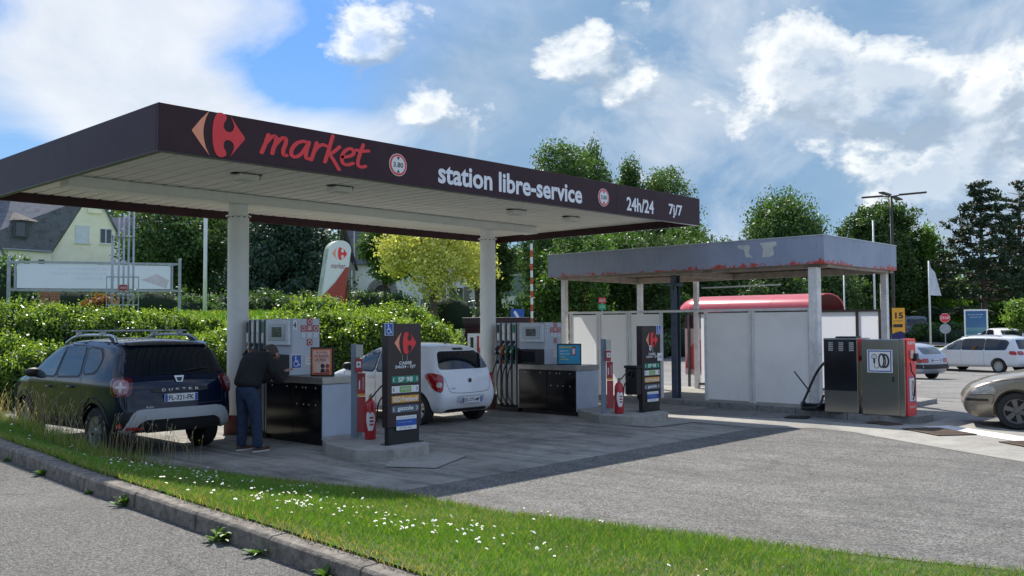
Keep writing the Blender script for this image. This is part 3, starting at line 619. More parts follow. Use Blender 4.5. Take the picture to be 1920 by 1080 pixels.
p, f = poster((6.06, -2.36, 1.018), R_(-48), .44, .38, M_pbl, [('FERNANDE', -.06, .36, .04, .26, M_yel), ('payez avec', -.1, .28, .03, .17, M_paper), ('votre mobile', -.09, .23, .03, .2, M_paper), ('ici', -.13, .17, .03, .08, M_yel), ('en caisse', -.1, .12, .03, .16, M_yel)], 'black framed blue screen poster on the counter at pump 2')
MB().box(.05, .13, -.009, -.0065, .19, .36, rz=0).build('phone_print', M_redp, f); MB().box(.065, .115, -.0105, -.009, .22, .33).build('phone_screen', M_paper, f)

# ------------------------------------------------------------------ concrete islands, price totems, extinguishers
M_isl = mat('island_concrete', (.34, .32, .285), .85, var=.2, vscale=5, bump=.5, bscale=80, dirt=.4, fine=.25)
def island(pts, h):
    P = [(a, b) for a, b in pts]; m = MB().prism(P, (0, 0, -.02), (1, 0, 0), (0, 1, 0), h+.02); o = m.build('kerb_island', M_isl, bevel=.012); tag(o, kind='structure'); return o
i1 = [(-.37, -3.0), (-.56, -3.37), (-.68, -4.2), (-.31, -4.56), (.42, -4.45), (.62, -4.1), (.62, -2.62), (-.05, -2.62)]
island(i1, .16); island([(5.74, -2.9), (5.5, -3.3), (5.28, -3.7), (5.45, -4.35), (5.8, -4.5), (6.5, -4.42), (6.75, -4.1), (6.75, -2.66), (5.95, -2.66)], .16)
M_gr = mat('sp98_green', (.01, .22, .13), .45); M_lg = mat('sp95_green', (.22, .42, .06), .45); M_go = mat('go_orange', (.75, .36, .05), .45); M_gz = mat('gazole_grey', (.10, .13, .17), .45)
def totem(ox, oy, w_, h, label, sgx, bin_=False):
    t = E('price_totem', label, 'price totem', (ox, oy, .16), 0)
    MB().box(0, w_, 0, .13, .24, h).build('panel_body', M_brown2, t, bevel=.01)
    MB().box(.03, w_-.02, .02, .11, 0, .24).build('base', M_black, t, bevel=.006)
    m = MB(); 
    for a in (.0, w_-.02): m.box(a-.02, a+.06, -.01, .14, 0, .012)
    m.build('foot_plate', M_black, t)
    yf = -.002; cx = w_/2+.01; k = h/1.72
    logo(t, (cx, yf, h-.28*k), (1, 0, 0), ZZ, .31*k)
    text('lettering', 'CAISSE', M_paper, t, (cx, yf-.003, h-.565*k), XX, ZZ, h=.045*k, w=.23, bold=.028)
    text('lettering', '24h/24 - 7j/7', M_paper, t, (cx, yf-.003, h-.625*k), XX, ZZ, h=.055*k, w=.38, bold=.028)
    for i, (z, m_, s_, tm, ww) in enumerate(((h-.80*k, M_gr, 'SP 98', M_paper, .24), (h-.94*k, M_paper, 'SP95E10', M_paper, .18), (h-1.08*k, M_go, 'GO Premium', M_paper, .37), (h-1.22*k, M_gz, 'gazole', M_paper, .26))):
        c = label_card('price_strip', t, (cx, yf, z), XX, ZZ, w_*.80, .098*k, m_)
        if i == 1: label_card('green_label', c, (cx, yf-.003, z), XX, ZZ, .21, .08*k, M_lg); text('lettering', s_, tm, c, (cx, yf-.008, z), XX, ZZ, h=.04*k, w=ww*.9, bold=.01)
        else: text('lettering', s_, tm, c, (cx, yf-.004, z), XX, ZZ, h=.072*k if i < 3 else .08*k, w=ww*1.12, bold=.028)
        cm = M_dk if i == 1 else M_paper; b = MB()
        for sg in (-1, 1): b.ribbon([(cx+sg*w_*.33, z-.028*k), (cx+sg*w_*.36, z), (cx+sg*w_*.33, z+.028*k)], .012, (0, yf-.003, 0), XX, ZZ, .001, caps=False)
        b.build('chevron', cm, c)
    c = label_card('notice', t, (cx+.02, yf, h-1.42*k), XX, ZZ, w_*.6, .2*k, M_paper)
    MB().box(cx+.02-w_*.3, cx+.02+w_*.3, yf-.0035, yf-.0025, h-1.465*k, h-1.37*k).build('blue_band', M_blue, c)
    text('print', 'Bienvenue a la station service', M_dk, c, (cx+.02, yf-.003, h-1.345*k), XX, ZZ, h=.014, w=w_*.5)
    text('print', 'carte bancaire acceptee', M_paper, c, (cx, yf-.005, h-1.41*k), XX, ZZ, h=.014, w=w_*.4)
    text('print', 'CB  VISA  PASS', M_dk, c, (cx, yf-.003, h-1.49*k), XX, ZZ, h=.02, w=w_*.34)
    m = MB()
    for dx in (-.06, .03): m.tube([(cx+dx, yf-.003, h-.45*k), (cx+dx, yf-.003, h-.53*k)], .004, 5)
    m.build('fixing', M_silver, t)
    access_sign(t, (sgx, yf-.001, h-.08*k), XX, ZZ, .15)
    return t
totem(-.13, -4.2, .62, 1.70, 'dark brown price totem nearest the camera with wheelchair sign at top left', .02)
tt = totem(6.12, -4.1, .62, 1.64, 'dark brown price totem on the farther island with wheelchair sign at top right', .55)
label_card('side_notice', tt, (.57, -.012, 1.04), XX, ZZ, .16, .15, M_paper, [('CB', 0, .05, .1, M_dk)])
label_card('small_notice', tt, (.26, -.008, 1.22), XX, ZZ, .07, .09, M_paper, [('1', 0, .05, .02, M_dk)])
b = E('litter_bin', 'black litter bin hanging on the left side of the farther totem', 'litter bin', (5.98, -3.95, .5)); MB().box(-.02, .13, -.14, .14, 0, .5).build('bin_body', M_black, b, bevel=.02); MB().box(-.04, .132, -.15, .15, .5, .55).build('lid', M_black, b, bevel=.01); MB().box(-.03, -.021, -.07, .07, .34, .42).build('opening_flap', M_glossk, b)
M_ext = mat('extinguisher_red', (.45, .012, .02), .28, var=.1, coat=.4)
def ext_post(loc, label, back=True):
    t = E('extinguisher_post', label, 'post', loc, R_(-47))
    MB().box(-.10, -.012, -.03, .04, 0, 1.40).build('post', mat('blue_grey_steel', (.20, .24, .30), .5, metal=.3, var=.1), t, bevel=.006)
    MB().prism([(-.1, 0), (.07, 0), (.03, .16), (-.05, .16)], (0, .042, 0), (1, 0, 0), (0, 0, 1), .012).build('gusset', M_grey, t)
    MB().box(-.1, .08, -.08, .08, 0, .012).build('foot_plate', M_grey, t)
    MB().box(-.015, .085, -.10, -.032, 1.20, 1.39).build('intercom', mat('beige_plastic', (.5, .49, .42), .5), t, bevel=.006)
    r = MB().box(-.03, .075, -.11, -.032, .98, 1.185).build('alarm_box', M_redp, t, bevel=.006)
    label_card('button_label', r, (.03, -.112, 1.1), XX, ZZ, .07, .09, M_paper); MB().lathe([(.014, 0), (.014, .006)], (.03, -.114, 1.1), (0, -1, 0), 10).build('button', M_black, r)
    c = label_card('instruction_plate', t, (.055, -.034, .80), XX, ZZ, .12, .34, M_redp)
    MB().box(.02, .038, -.04, -.0365, .73, .86).build('pictogram', M_paper, c); text('print', 'EXTINCTEUR', M_paper, c, (.085, -.038, .82), (0, 0, 1), (-1, 0, 0), h=.022, w=.18)
    MB().box(-.005, .115, -.0385, -.0365, .63, .665).build('yellow_stripe', M_go, c)
    MB().box(.0, .12, -.045, -.032, .10, .62).build('back_plate', M_redp, t)
    return t
def extinguisher(loc, label, rz=0):
    t = E('fire_extinguisher', label, 'fire extinguisher', loc, rz)
    MB().lathe([(.06, 0), (.082, .012), (.085, .04), (.085, .46), (.078, .52), (.055, .565), (.03, .58), (.03, .60)], n=28).build('cylinder', M_ext, t, smooth=True, angle=50)
    m = MB(); m.lathe([(.024, .6), (.024, .63), (.014, .64)], n=12); m.box(-.012, .012, -.10, .05, .632, .648); m.tube([(0, -.10, .67), (0, .0, .655), (0, .04, .645)], .008, 6); m.build('valve', mat('brass_grey', (.3, .27, .2), .4, metal=.6), t)
    MB().tube(catmull([(.02, 0, .61), (.09, -.02, .70), (.17, -.01, .78), (.24, 0, .80), (.27, .0, .72), (.2, .02, .64), (.12, .03, .5), (.1, .02, .25)], 6), .011, 8).build('hose', M_black, t, smooth=True)
    lb = MB()   # curved white label
    A = [-.9+1.6*i/12 for i in range(13)]; sh = [(.30, .36), (.24, .40), (.19, .41), (.16, .41), (.15, .40), (.15, .38), (.16, .385), (.15, .40), (.15, .41), (.17, .40), (.2, .39), (.25, .37), (.3, .34)]
    vs = []
    for a, (z0, z1) in zip(A, sh): vs += [(.0865*math.sin(a), -.0865*math.cos(a), z0-.02), (.0865*math.sin(a), -.0865*math.cos(a), z1)]
    lb.add(vs, [(2*i, 2*i+2, 2*i+3, 2*i+1) for i in range(12)]); l_ = lb.build('label', M_paper, t, smooth=True)
    for q in range(3): 
        vs = []; 
        for i in range(7):
            a = -.3+.12*i; vs += [(.088*math.sin(a), -.088*math.cos(a), .21+.05*q), (.088*math.sin(a), -.088*math.cos(a), .235+.05*q)]
        MB().add(vs, [(2*i, 2*i+2, 2*i+3, 2*i+1) for i in range(6)]).build('print', M_redp, l_)
    return t
ext_post((.12, -3.2, .16), 'blue grey post with intercom and red alarm box beside the nearest totem')
extinguisher((.18, -3.42, .16), 'red fire extinguisher on the nearest island, black hose over its right', R_(-30))
ext_post((5.56, -3.68, .16), 'slim post with alarm box left of the farther totem')
extinguisher((5.7, -3.86, .16), 'red fire extinguisher on the farther island, hose looped to the right', R_(-30))
# ------------------------------------------------------------------ cars
M_glass = mat('dark_car_glass', (.008, .012, .018), .03, var=.1, spec=.6)
M_glass2 = mat('tinted_car_glass', (.05, .07, .075), .04, var=.3, vscale=3, spec=.8)
M_tyre = mat('tyre_rubber', (.018, .018, .018), .8, var=.2); M_trim = mat('black_car_trim', (.02, .02, .022), .55, var=.15)
M_tail = mat('red_lamp_glass', (.35, .01, .012), .12, var=.2, vscale=15, coat=.6); M_tailw = mat('clear_lamp_glass', (.55, .5, .5), .12, var=.2, vscale=20, coat=.6)
M_rim = mat('alloy_rim', (.42, .42, .43), .35, metal=.7, var=.08); M_rimd = mat('dark_alloy_rim', (.14, .135, .13), .4, metal=.6)
M_plate = mat('plate_white', (.75, .75, .74), .4); M_head = mat('headlamp_glass', (.35, .34, .31), .08, var=.3, vscale=12, coat=.8)
def paint(name, col, metal=.0, var=.03):
    return mat(name, col, .3, metal=metal, var=var, coat=.8, spec=.08)
def resample(P, step):
    out = [P[0]]; acc = 0
    for a, b in zip(P, P[1:]):
        L = (b-a).length; 
        while L > 0 and acc+L >= step:
            t = (step-acc)/L; a = a+(b-a)*t; out.append(a); L = (b-a).length; acc = 0
        acc += L
    if (out[-1]-P[-1]).length > step*.4: out.append(P[-1])
    return out
def fill_poly(poly, cell):   # poly closed list of 2D; returns verts, faces, boundary count
    P = [Vector(p) for p in poly]; B = []
    for i in range(len(P)):
        a, b = P[i], P[(i+1) % len(P)]; k = max(1, int(round((b-a).length/cell))); B += [a+(b-a)*j/k for j in range(k)]
    pts = np.array([(p.x, p.y) for p in B]); I = []
    xs = np.arange(pts[:, 0].min()+cell*.5, pts[:, 0].max(), cell); ys = np.arange(pts[:, 1].min()+cell*.5, pts[:, 1].max(), cell)
    if len(xs) and len(ys):
        gx, gy = np.meshgrid(xs, ys); gx = gx.ravel(); gy = gy.ravel(); ins = inside(gx, gy, pts)&(dist_poly(gx, gy, pts) > cell*.4)
        I = [Vector((a, b)) for a, b in zip(gx[ins], gy[ins])]
    n = len(B); r = delaunay_2d_cdt(B+I, [], [list(range(n))], 1, 1e-5)
    return r[0], r[2], n
def inside(x, y, P):
    c = np.zeros(len(x), bool); n = len(P); j = n-1
    for i in range(n):
        xi, yi, xj, yj = P[i, 0], P[i, 1], P[j, 0], P[j, 1]
        c ^= ((yi > y) != (yj > y)) & (x < (xj-xi)*(y-yi)/(yj-yi+1e-12)+xi); j = i
    return c
def dist_poly(x, y, P):
    d = np.full(len(x), 1e9); n = len(P)
    for i in range(n):
        a, b = P[i], P[(i+1) % n]; ab = b-a; L = ab@ab+1e-12; t = np.clip(((x-a[0])*ab[0]+(y-a[1])*ab[1])/L, 0, 1)
        d = np.minimum(d, np.hypot(x-a[0]-t*ab[0], y-a[1]-t*ab[1]))
    return d
def round_poly(P, it=2, k=.22):
    P = [Vector(p) for p in P]; lim = .05
    for _ in range(it):
        Q = []
        for i in range(len(P)):
            a, b = P[i], P[(i+1) % len(P)]; kk = min(k, lim/max((b-a).length, 1e-6)); Q += [a+(b-a)*kk, a+(b-a)*(1-kk)]
        P = Q; lim *= .45
    return P
class Car:
    def __init__(s, name, label, loc, heading, L, W, H_, outline, belt, th, pm, wheels, group=None, ptaper=(.10, .14), r=.11, gpow=1.0, cat='car', arch=.055):
        s.W, s.L, s.belt, s.th, s.r = W, L, belt, th, r; s.pt = ptaper; s.pm = pm
        s.root = E(name, label, cat, loc, heading-math.pi/2, group)   # local +y is the nose
        P = [Vector(p) for p in outline]; ch = [P[0]]
        cur = P
        for _ in range(3):
            Q = [cur[0]]
            for a, b in zip(cur, cur[1:]): Q += [a*.78+b*.22, a*.22+b*.78]
            Q.append(cur[-1]); cur = Q
        top = resample(cur, .045); bot0, bot1 = top[-1], top[0]; k = int((bot0-bot1).length/.09)
        loop = top+[bot0+(bot1-bot0)*j/k for j in range(1, k)]
        s.P = np.array([(p.x, p.y) for p in loop]); n = len(loop)
        area = .5*np.sum(s.P[:, 0]*np.roll(s.P[:, 1], -1)-np.roll(s.P[:, 0], -1)*s.P[:, 1])
        # interior points: offset rings + grid
        I = []
        for d in (.007, .025, .055, .095):
            t = np.roll(s.P, -1, 0)-np.roll(s.P, 1, 0); t /= np.linalg.norm(t, axis=1)[:, None]; nn = np.stack([-t[:, 1], t[:, 0]], 1)*(1 if area > 0 else -1)
            q = s.P+nn*d
            if d > .03: q = q[::2]
            ok = inside(q[:, 0], q[:, 1], s.P)&(dist_poly(q[:, 0], q[:, 1], s.P) > d*.93); I += [tuple(v) for v in q[ok]]
        xs = np.arange(s.P[:, 0].min(), s.P[:, 0].max(), .075); ys = np.arange(s.P[:, 1].min(), s.P[:, 1].max(), .06); gx, gy = np.meshgrid(xs, ys); gx = gx.ravel(); gy = gy.ravel()
        ok = inside(gx, gy, s.P); ok &= dist_poly(gx, gy, s.P) > .13; I += [(a, b) for a, b in zip(gx[ok], gy[ok])]
        B = [Vector(p) for p in loop]; r_ = delaunay_2d_cdt(B+[Vector(p) for p in I], [], [list(range(n))], 1, 1e-6)
        V = np.array([(v.x, v.y) for v in r_[0]]); hw = s.hw(V[:, 0], V[:, 1]); m = len(V)
        vs = [(h, a, b) for (a, b), h in zip(V, hw)]+[(-h, a, b) for (a, b), h in zip(V, hw)]
        fs = [];
        for f in r_[2]:
            a, b, c = f[:3]; cr = (V[b]-V[a])[0]*(V[c]-V[a])[1]-(V[b]-V[a])[1]*(V[c]-V[a])[0]
            f = tuple(f) if cr > 0 else tuple(f)[::-1]; fs += [f, tuple(i+m for i in f)[::-1]]
        # strip between the two side caps with a slight crown
        K = 14; t = np.roll(s.P, -1, 0)-np.roll(s.P, 1, 0); t /= np.linalg.norm(t, axis=1)[:, None]; nn = np.stack([t[:, 1], -t[:, 0]], 1)*(1 if area > 0 else -1)
        base = len(vs)
        for i in range(n):
            h = hw[i]; cz = .035 if s.P[i, 1] > .45 else .02*max(0, (s.P[i, 1]-.25)/.2)
            for j in range(1, K):
                x = h*(1-2*j/K); u = 1-(x/h)**2; vs.append((x, s.P[i, 0]+nn[i, 0]*cz*u*1.3, s.P[i, 1]+nn[i, 1]*cz*u))
        def vid(i, j): i %= n; return i if j == 0 else (i+m if j == K else base+i*(K-1)+j-1)
        for i in range(n):
            for j in range(K):
                q = (vid(i, j), vid(i, j+1), vid(i+1, j+1), vid(i+1, j)); fs.append(q if area > 0 else q[::-1])
        me = bpy.data.meshes.new('body'); me.from_pydata(vs, [], fs); me.update()
        bmm = bmesh.new(); bmm.from_mesh(me); bmesh.ops.recalc_face_normals(bmm, faces=bmm.faces); bmm.to_mesh(me); bmm.free()
        ob = bpy.data.objects.new('body', me); C.objects.link(ob); me.materials.append(pm); me.materials.append(M_black)
        s.wheels = wheels; cut = MB()
        for wy, wr in [(w_[0], w_[1]) for w_ in wheels]:
            for sg in (-1, 1): cut.lathe([(wr+arch, 0), (wr+arch, .5)], (sg*(W/2-.36), wy, wr+.01), (sg, 0, 0), 36)
        cm = bpy.data.meshes.new('c'); cm.from_pydata(cut.v, [], cut.f); bmm = bmesh.new(); bmm.from_mesh(cm); bmesh.ops.recalc_face_normals(bmm, faces=bmm.faces); bmm.to_mesh(cm); bmm.free()
        co = bpy.data.objects.new('c', cm); C.objects.link(co); cm.materials.append(M_black); cm.materials.append(M_black)
        bo = ob.modifiers.new('b', 'BOOLEAN'); bo.object = co; bo.operation = 'DIFFERENCE'; bo.solver = 'EXACT'; bo.material_mode = 'TRANSFER'
        dg = bpy.context.evaluated_depsgraph_get(); nm = bpy.data.meshes.new_from_object(ob.evaluated_get(dg)); bpy.data.objects.remove(ob); bpy.data.objects.remove(co)
        nm.materials.clear(); s.body = mesh_obj('body', nm, [pm, M_black], s.root, smooth=True, angle=38)
        bmm = bmesh.new(); bmm.from_mesh(nm); s.bvh = BVHTree.FromBMesh(bmm); bmm.free()
    def hw(s, y, z):
        y = np.asarray(y, float); z = np.asarray(z, float); t = y/(s.L/2)
        w_ = s.W/2*(1-s.pt[0]*np.clip((-t-.55)/.45, 0, 1)**2-s.pt[1]*np.clip((t-.45)/.55, 0, 1)**2)
        zb = s.belt; w_ = w_-s.th*np.clip(z-zb, 0, 9)**1.15-.055*np.clip((.62-z)/.4, 0, 1)**2+.012*np.exp(-((z-zb+.07)/.05)**2)
        d = dist_poly(y, z, s.P); r = s.r; dd = np.clip(r-d, 0, r); return w_-r*.8+np.sqrt(np.maximum(r*r-dd*dd, 0))*.8
    def cast(s, a, z, mode):
        if mode[0] == 's': o, d = Vector((3*mode[1], a, z)), Vector((-mode[1], 0, 0))
        elif mode[0] == 'r': o, d = Vector((a, -5, z)), Vector((0, 1, 0))
        elif mode[0] == 'f': o, d = Vector((a, 5, z)), Vector((0, -1, 0))
        elif mode[0] == 't': o, d = Vector((a, z, 4)), Vector((0, 0, -1))
        else:   # corner, mode[1]=angle of viewing direction on the plan (from outside), a is the tangential coordinate
            an = mode[1]; n_ = Vector((math.cos(an), math.sin(an), 0)); u = Vector((-math.sin(an), math.cos(an), 0)); o = n_*5+u*a+Vector((0, 0, z)); d = -n_
        h = s.bvh.ray_cast(o, d); return (h[0], d, h[1]) if h[0] is not None else None
    def patch(s, name, poly, mode, m, eps=.004, cell=.06, parent=None, rnd=2, skirt=.012, smooth=True):
        P = round_poly(poly, rnd) if rnd else [Vector(p) for p in poly]
        V, F, n = fill_poly(P, cell); pts = []; ok = []
        for v in V:
            h = s.cast(v.x, v.y, mode); ok.append(h is not None); pts.append(h[0]+h[2]*eps*.4-h[1]*eps*.6 if h else Vector((0, 0, 0)))
        d = s.cast(P[0].x, P[0].y, mode); fs = [tuple(f) for f in F if all(ok[i] for i in f)]
        if not fs: return None
        k = len(pts); dd = None
        for v in V:
            h = s.cast(v.x, v.y, mode)
            if h: dd = h[1]; break
        # orientation
        a, b, c = (pts[i] for i in fs[0][:3])
        if (b-a).cross(c-a).dot(dd) > 0: fs = [f[::-1] for f in fs]
        if skirt:
            E_ = {}
            for f in fs:
                for i in range(len(f)): E_[(f[i], f[(i+1) % len(f)])] = 1
            bd = [e for e in E_ if (e[1], e[0]) not in E_]; idx = {}
            for e in bd:
                for i in e:
                    if i not in idx: idx[i] = len(pts); pts.append(pts[i]+dd*skirt)
            fs += [(e[1], e[0], idx[e[0]], idx[e[1]]) for e in bd]
        me = bpy.data.meshes.new(name); me.from_pydata([tuple(p) for p in pts], [], fs); me.update()
        o = mesh_obj(name, me, m, parent or s.root, smooth=smooth, angle=50); return o
    def line(s, name, pts, mode, m, wd=.009, eps=.002, parent=None, cat=True):
        P = catmull(pts, 5) if cat and len(pts) > 2 else [Vector(p) for p in pts]; P = resample(P, .05); vs = []
        for i, p in enumerate(P):
            t = (P[min(i+1, len(P)-1)]-P[max(i-1, 0)]).normalized(); nn = Vector((-t.y, t.x))*wd/2
            for q in (p+nn, p-nn):
                h = s.cast(q.x, q.y, mode); vs.append(tuple(h[0]+h[2]*eps) if h else None)
        fs = [(2*i, 2*i+1, 2*i+3, 2*i+2) for i in range(len(P)-1) if all(vs[j] is not None for j in (2*i, 2*i+1, 2*i+2, 2*i+3))]
        vs = [v or (0, 0, 0) for v in vs]; me = bpy.data.meshes.new(name); me.from_pydata(vs, [], fs); me.update(); return mesh_obj(name, me, m, parent or s.root)
    def add_wheels(s, style, tw=.2, rimm=None, spokes=5):
        rimm = rimm or M_rim
        for wy, wr, *_ in s.wheels:
            for sg in (-1, 1):
                x0 = sg*(s.W/2-.03-tw); ax = (sg, 0, 0); o = (x0, wy, wr)
                rr = wr*.66
                t = MB().lathe([(rr*.9, 0.0), (wr*.93, .0), (wr*.99, .02), (wr, .05), (wr, tw-.05), (wr*.985, tw-.02), (wr*.93, tw), (rr*1.02, tw-.005), (rr, tw-.02), (rr, tw-.03), (rr*.9, tw-.06)], o, ax, 40).build('wheel', M_tyre, s.root, smooth=True, angle=35)
                MB().lathe([(rr*.99, tw-.085), (rr*.99, tw-.08)], o, ax, 32).build('dark_disc', M_black, t)  # plain black disc closing the rim behind the spokes
                # rim ring + spokes
                b = MB(); n = 40; c0 = Vector(o)
                prof = [(rr*1.0, tw-.012), (rr*.93, tw-.016), (rr*.9, tw-.05), (rr*.99, tw-.06)]
                V = [c0+Vector((sg*h, math.cos(2*math.pi*k/n)*r, math.sin(2*math.pi*k/n)*r)) for r, h in prof for k in range(n)]
                fs = [((i % 4)*n+k, (i % 4)*n+(k+1) % n, ((i+1) % 4)*n+(k+1) % n, ((i+1) % 4)*n+k) for i in range(4) for k in range(n)]
                b.add(V, fs); w0, w1 = (.10, .055) if style == 'wide' else (.05, .03)
                if style == 'multi': w0, w1 = .03, .022
                for k in range(spokes):
                    a = 2*math.pi*k/spokes+.3
                    for da in ((-.13, .13) if style == 'twin' else (0,)):
                        ra = Vector((0, math.cos(a+da*.6), math.sin(a+da*.6))); rb = Vector((0, math.cos(a+da*1.4), math.sin(a+da*1.4))); ta = Vector((0, -math.sin(a), math.cos(a))); X = Vector((sg, 0, 0))
                        p0, p1 = c0+X*(tw-.035)+ra*rr*.12, c0+X*(tw-.022)+rb*rr*.93; wa, wb = w1*(wr/.33), w0*(wr/.33)
                        if style == 'wide': wa, wb = .032*wr/.33, .045*wr/.33
                        vs = [p0-ta*wa, p0+ta*wa, p1+ta*wb, p1-ta*wb, p0-ta*wa-X*.03, p0+ta*wa-X*.03, p1+ta*wb-X*.03, p1-ta*wb-X*.03]
                        b.add(vs, [(0, 1, 2, 3), (7, 6, 5, 4), (0, 4, 5, 1), (1, 5, 6, 2), (2, 6, 7, 3), (3, 7, 4, 0)])
                b.lathe([(rr*.24, tw-.05), (rr*.24, tw-.018), (rr*.16, tw-.012), (rr*.05, tw-.012)], o, ax, 20)
                b.build('rim', rimm, t)
    def plate(s, txt, x, z, y, w_=.50, h=.11, tilt=0):
        p = MB().box(-w_/2, w_/2, -.012, 0, -h/2, h/2).build('number_plate', M_plate, s.root, bevel=.002); p.location = (x, y, z); p.rotation_euler.x = tilt
        MB().box(-w_/2+.004, -w_/2+.045, -.0135, -.0122, -h/2+.004, h/2-.004).build('country_band', M_blue, p); MB().box(w_/2-.045, w_/2-.004, -.0135, -.0122, -h/2+.004, h/2-.004).build('region_band', M_blue, p)
        text('characters', txt, M_dk, p, (0, -.0145, 0), XX, ZZ, h=.072*h/.11, w=w_*.76, bold=.02)
    def arch_trim(s, m, wd=.07, eps=.012, clip=.2):
        for wy, wr, *_ in s.wheels:
            for sg in (-1, 1):
                P0, P1 = [], []; 
                for i in range(25):
                    a = math.pi*(-.08+1.16*i/24); c, sn = math.cos(a), math.sin(a); P0.append((wy+(wr+.058)*c, wr+.01+(wr+.058)*sn)); P1.append((wy+(wr+.058+wd)*c, wr+.01+(wr+.058+wd)*sn))
                P = P0+P1[::-1]; s.patch('arch_trim', P, ('s', sg), m, eps, .05, rnd=0, skirt=.03)
    def mirror(s, y, z, m, out=.12):
        for sg in (-1, 1):
            x = sg*(s.W/2-.06-s.th*.05)
            mm = MB(); n = 14; prof = [(.0, 0), (.07, .01), (.1, .05), (.105, .1), (.085, .14), (.03, .16)]
            mm.tube([(x, y, z), (x+sg*.07, y-.01, z+.04)], .025, 8)
            ring = [(.03, -.01), (.075, .01), (.09, .06), (.085, .14), (.055, .19), (.02, .205)]
            vs = []
            for r, h in ring:
                for k in range(n): a = 2*math.pi*k/n; vs.append((x+sg*(.03+h), y-.01+.75*r*math.cos(a), z+.07+.82*r*math.sin(a)))
            k_ = len(ring); mm.add(vs, [(i*n+k, i*n+(k+1) % n, (i+1)*n+(k+1) % n, (i+1)*n+k) for i in range(k_-1) for k in range(n)]+[tuple(range(n)), tuple((k_-1)*n+k for k in range(n))])
            mm.build('mirror', m, s.root, smooth=True, angle=60)
    def handle(s, y, z, m, parent=None):
        for sg in (-1, 1):
            h = s.cast(y, z, ('s', sg))
            if h: p = h[0]; MB().tube([(p.x-.01*sg, y-.09, z), (p.x+sg*.03, y-.07, z+.004), (p.x+sg*.03, y+.07, z+.004), (p.x-.01*sg, y+.09, z)], .013, 8).build('door_handle', m, parent or s.root, smooth=True)
def side_set(c, wins, doors, seamm=M_trim, glass=None, frame=.028):
    for sg in (-1, 1):
        for d in doors: c.line('door_seam', d, ('s', sg), seamm, .01)
        for i, wp in enumerate(wins):
            g = glass[i] if isinstance(glass, list) else (glass or M_glass)
            cx = sum(p[0] for p in wp)/len(wp); cz = sum(p[1] for p in wp)/len(wp)
            big = [(cx+(a-cx)*1.0+(frame if a > cx else -frame), cz+(b-cz)*1.0+(frame if b > cz else -frame)) for a, b in wp]
            f = c.patch('window_frame', big, ('s', sg), M_trim, .003, .08, rnd=1)
            c.patch('pane', wp, ('s', sg), g, .007, .08, parent=f, rnd=1)

# ---- black SUV at pump 4
M_suv = paint('blue_black_metallic', (.003, .008, .026), metal=.0)
suv = Car('parked_car', 'dark blue black SUV with roof bars, rear to the camera, refuelling at the left', (-1.95, .385, 0), R_(90), 4.34, 1.80, 1.64,
    [(-2.02, .36), (-2.12, .42), (-2.165, .60), (-2.14, .82), (-2.10, 1.02), (-2.02, 1.14), (-1.90, 1.36), (-1.80, 1.55), (-1.62, 1.615), (-1.1, 1.64), (-.3, 1.64), (.25, 1.59), (.62, 1.44), (1.08, 1.13), (1.4, 1.08), (1.85, 1.00), (2.07, .88), (2.15, .62), (2.12, .36), (2.0, .28)], 1.06, .42, M_suv, [(-1.35, .345), (1.32, .345)], r=.13, ptaper=(.09, .14), arch=.06)
side_set(suv, [[(.98, 1.10), (.60, 1.36), (.30, 1.52), (.02, 1.55), (.04, 1.10)], [(-.06, 1.10), (-.07, 1.55), (-.72, 1.54), (-.86, 1.13)], [(-.98, 1.16), (-.84, 1.53), (-1.28, 1.50), (-1.42, 1.36), (-1.34, 1.19)]],
    [[(.98, .4), (1.0, .8), (.98, 1.08)], [(-.02, .38), (-.02, 1.6)], [(-.72, .42), (-.95, .75), (-.92, 1.1), (-.8, 1.57)], [(-.75, .40), (1.0, .40)]], glass=[M_glass2, M_glass, M_glass])
suv.arch_trim(M_trim, .075); suv.add_wheels('twin', .21)
for sg in (-1, 1): suv.patch('sill_cladding', [(-.92, .30), (.9, .30), (.88, .46), (-.9, .46)], ('s', sg), M_trim, .012, .08, rnd=1)
suv.mirror(.82, 1.06, M_trim); suv.handle(.22, .93, M_suv); suv.handle(-.6, .96, M_suv)
suv.patch('rear_window', [(-.80, 1.155), (.80, 1.155), (.72, 1.38), (.61, 1.545), (-.61, 1.545), (-.72, 1.38)], ('r',), M_glass, .006, .07, rnd=2)
suv.patch('lower_bumper', [(-.84, .36), (.84, .36), (.84, .66), (-.84, .66)], ('r',), M_trim, .014, .08, rnd=1)
suv.patch('silver_skid_plate', [(-.80, .36), (-.70, .36), (-.56, .545), (.56, .545), (.70, .36), (.80, .36), (.70, .63), (.6, .69), (-.6, .69), (-.70, .63)], ('r',), mat('silver_grey_bumper', (.40, .41, .42), .5, var=.05), .045, .05, rnd=1, skirt=.06)
suv.patch('bumper_insert', [(-.50, .37), (.50, .37), (.46, .50), (-.46, .50)], ('r',), M_trim, .055, .06, rnd=1, skirt=.05)
suv.line('tailgate_seam', [(-.80, 1.12), (-.70, 1.0), (-.66, .82), (-.6, .74), (.6, .74), (.66, .82), (.70, 1.0), (.80, 1.12)], ('r',), M_trim, .012)
suv.patch('handle_recess', [(-.36, .98), (-.44, .93), (-.38, .91), (.38, .91), (.44, .93), (.36, .98)], ('r',), M_trim, .018, .05, rnd=1, skirt=.02)
for k, ch in enumerate('DUSTER'):
    y = suv.cast(0, 1.0, ('r',))[0].y; text('badge_letter', ch, M_lett, suv.root, (-.25+.10*k, y-.034, .945), XX, ZZ, h=.038, w=.055, bold=.01)
yb = suv.cast(0, 1.09, ('r',))[0].y
MB().prism([(-.075, .045), (-.045, -.045), (.045, -.045), (.075, .045)], (0, yb-.02, 1.09), XX, (0, .25, 1), .012).build('badge', M_silver, suv.root)
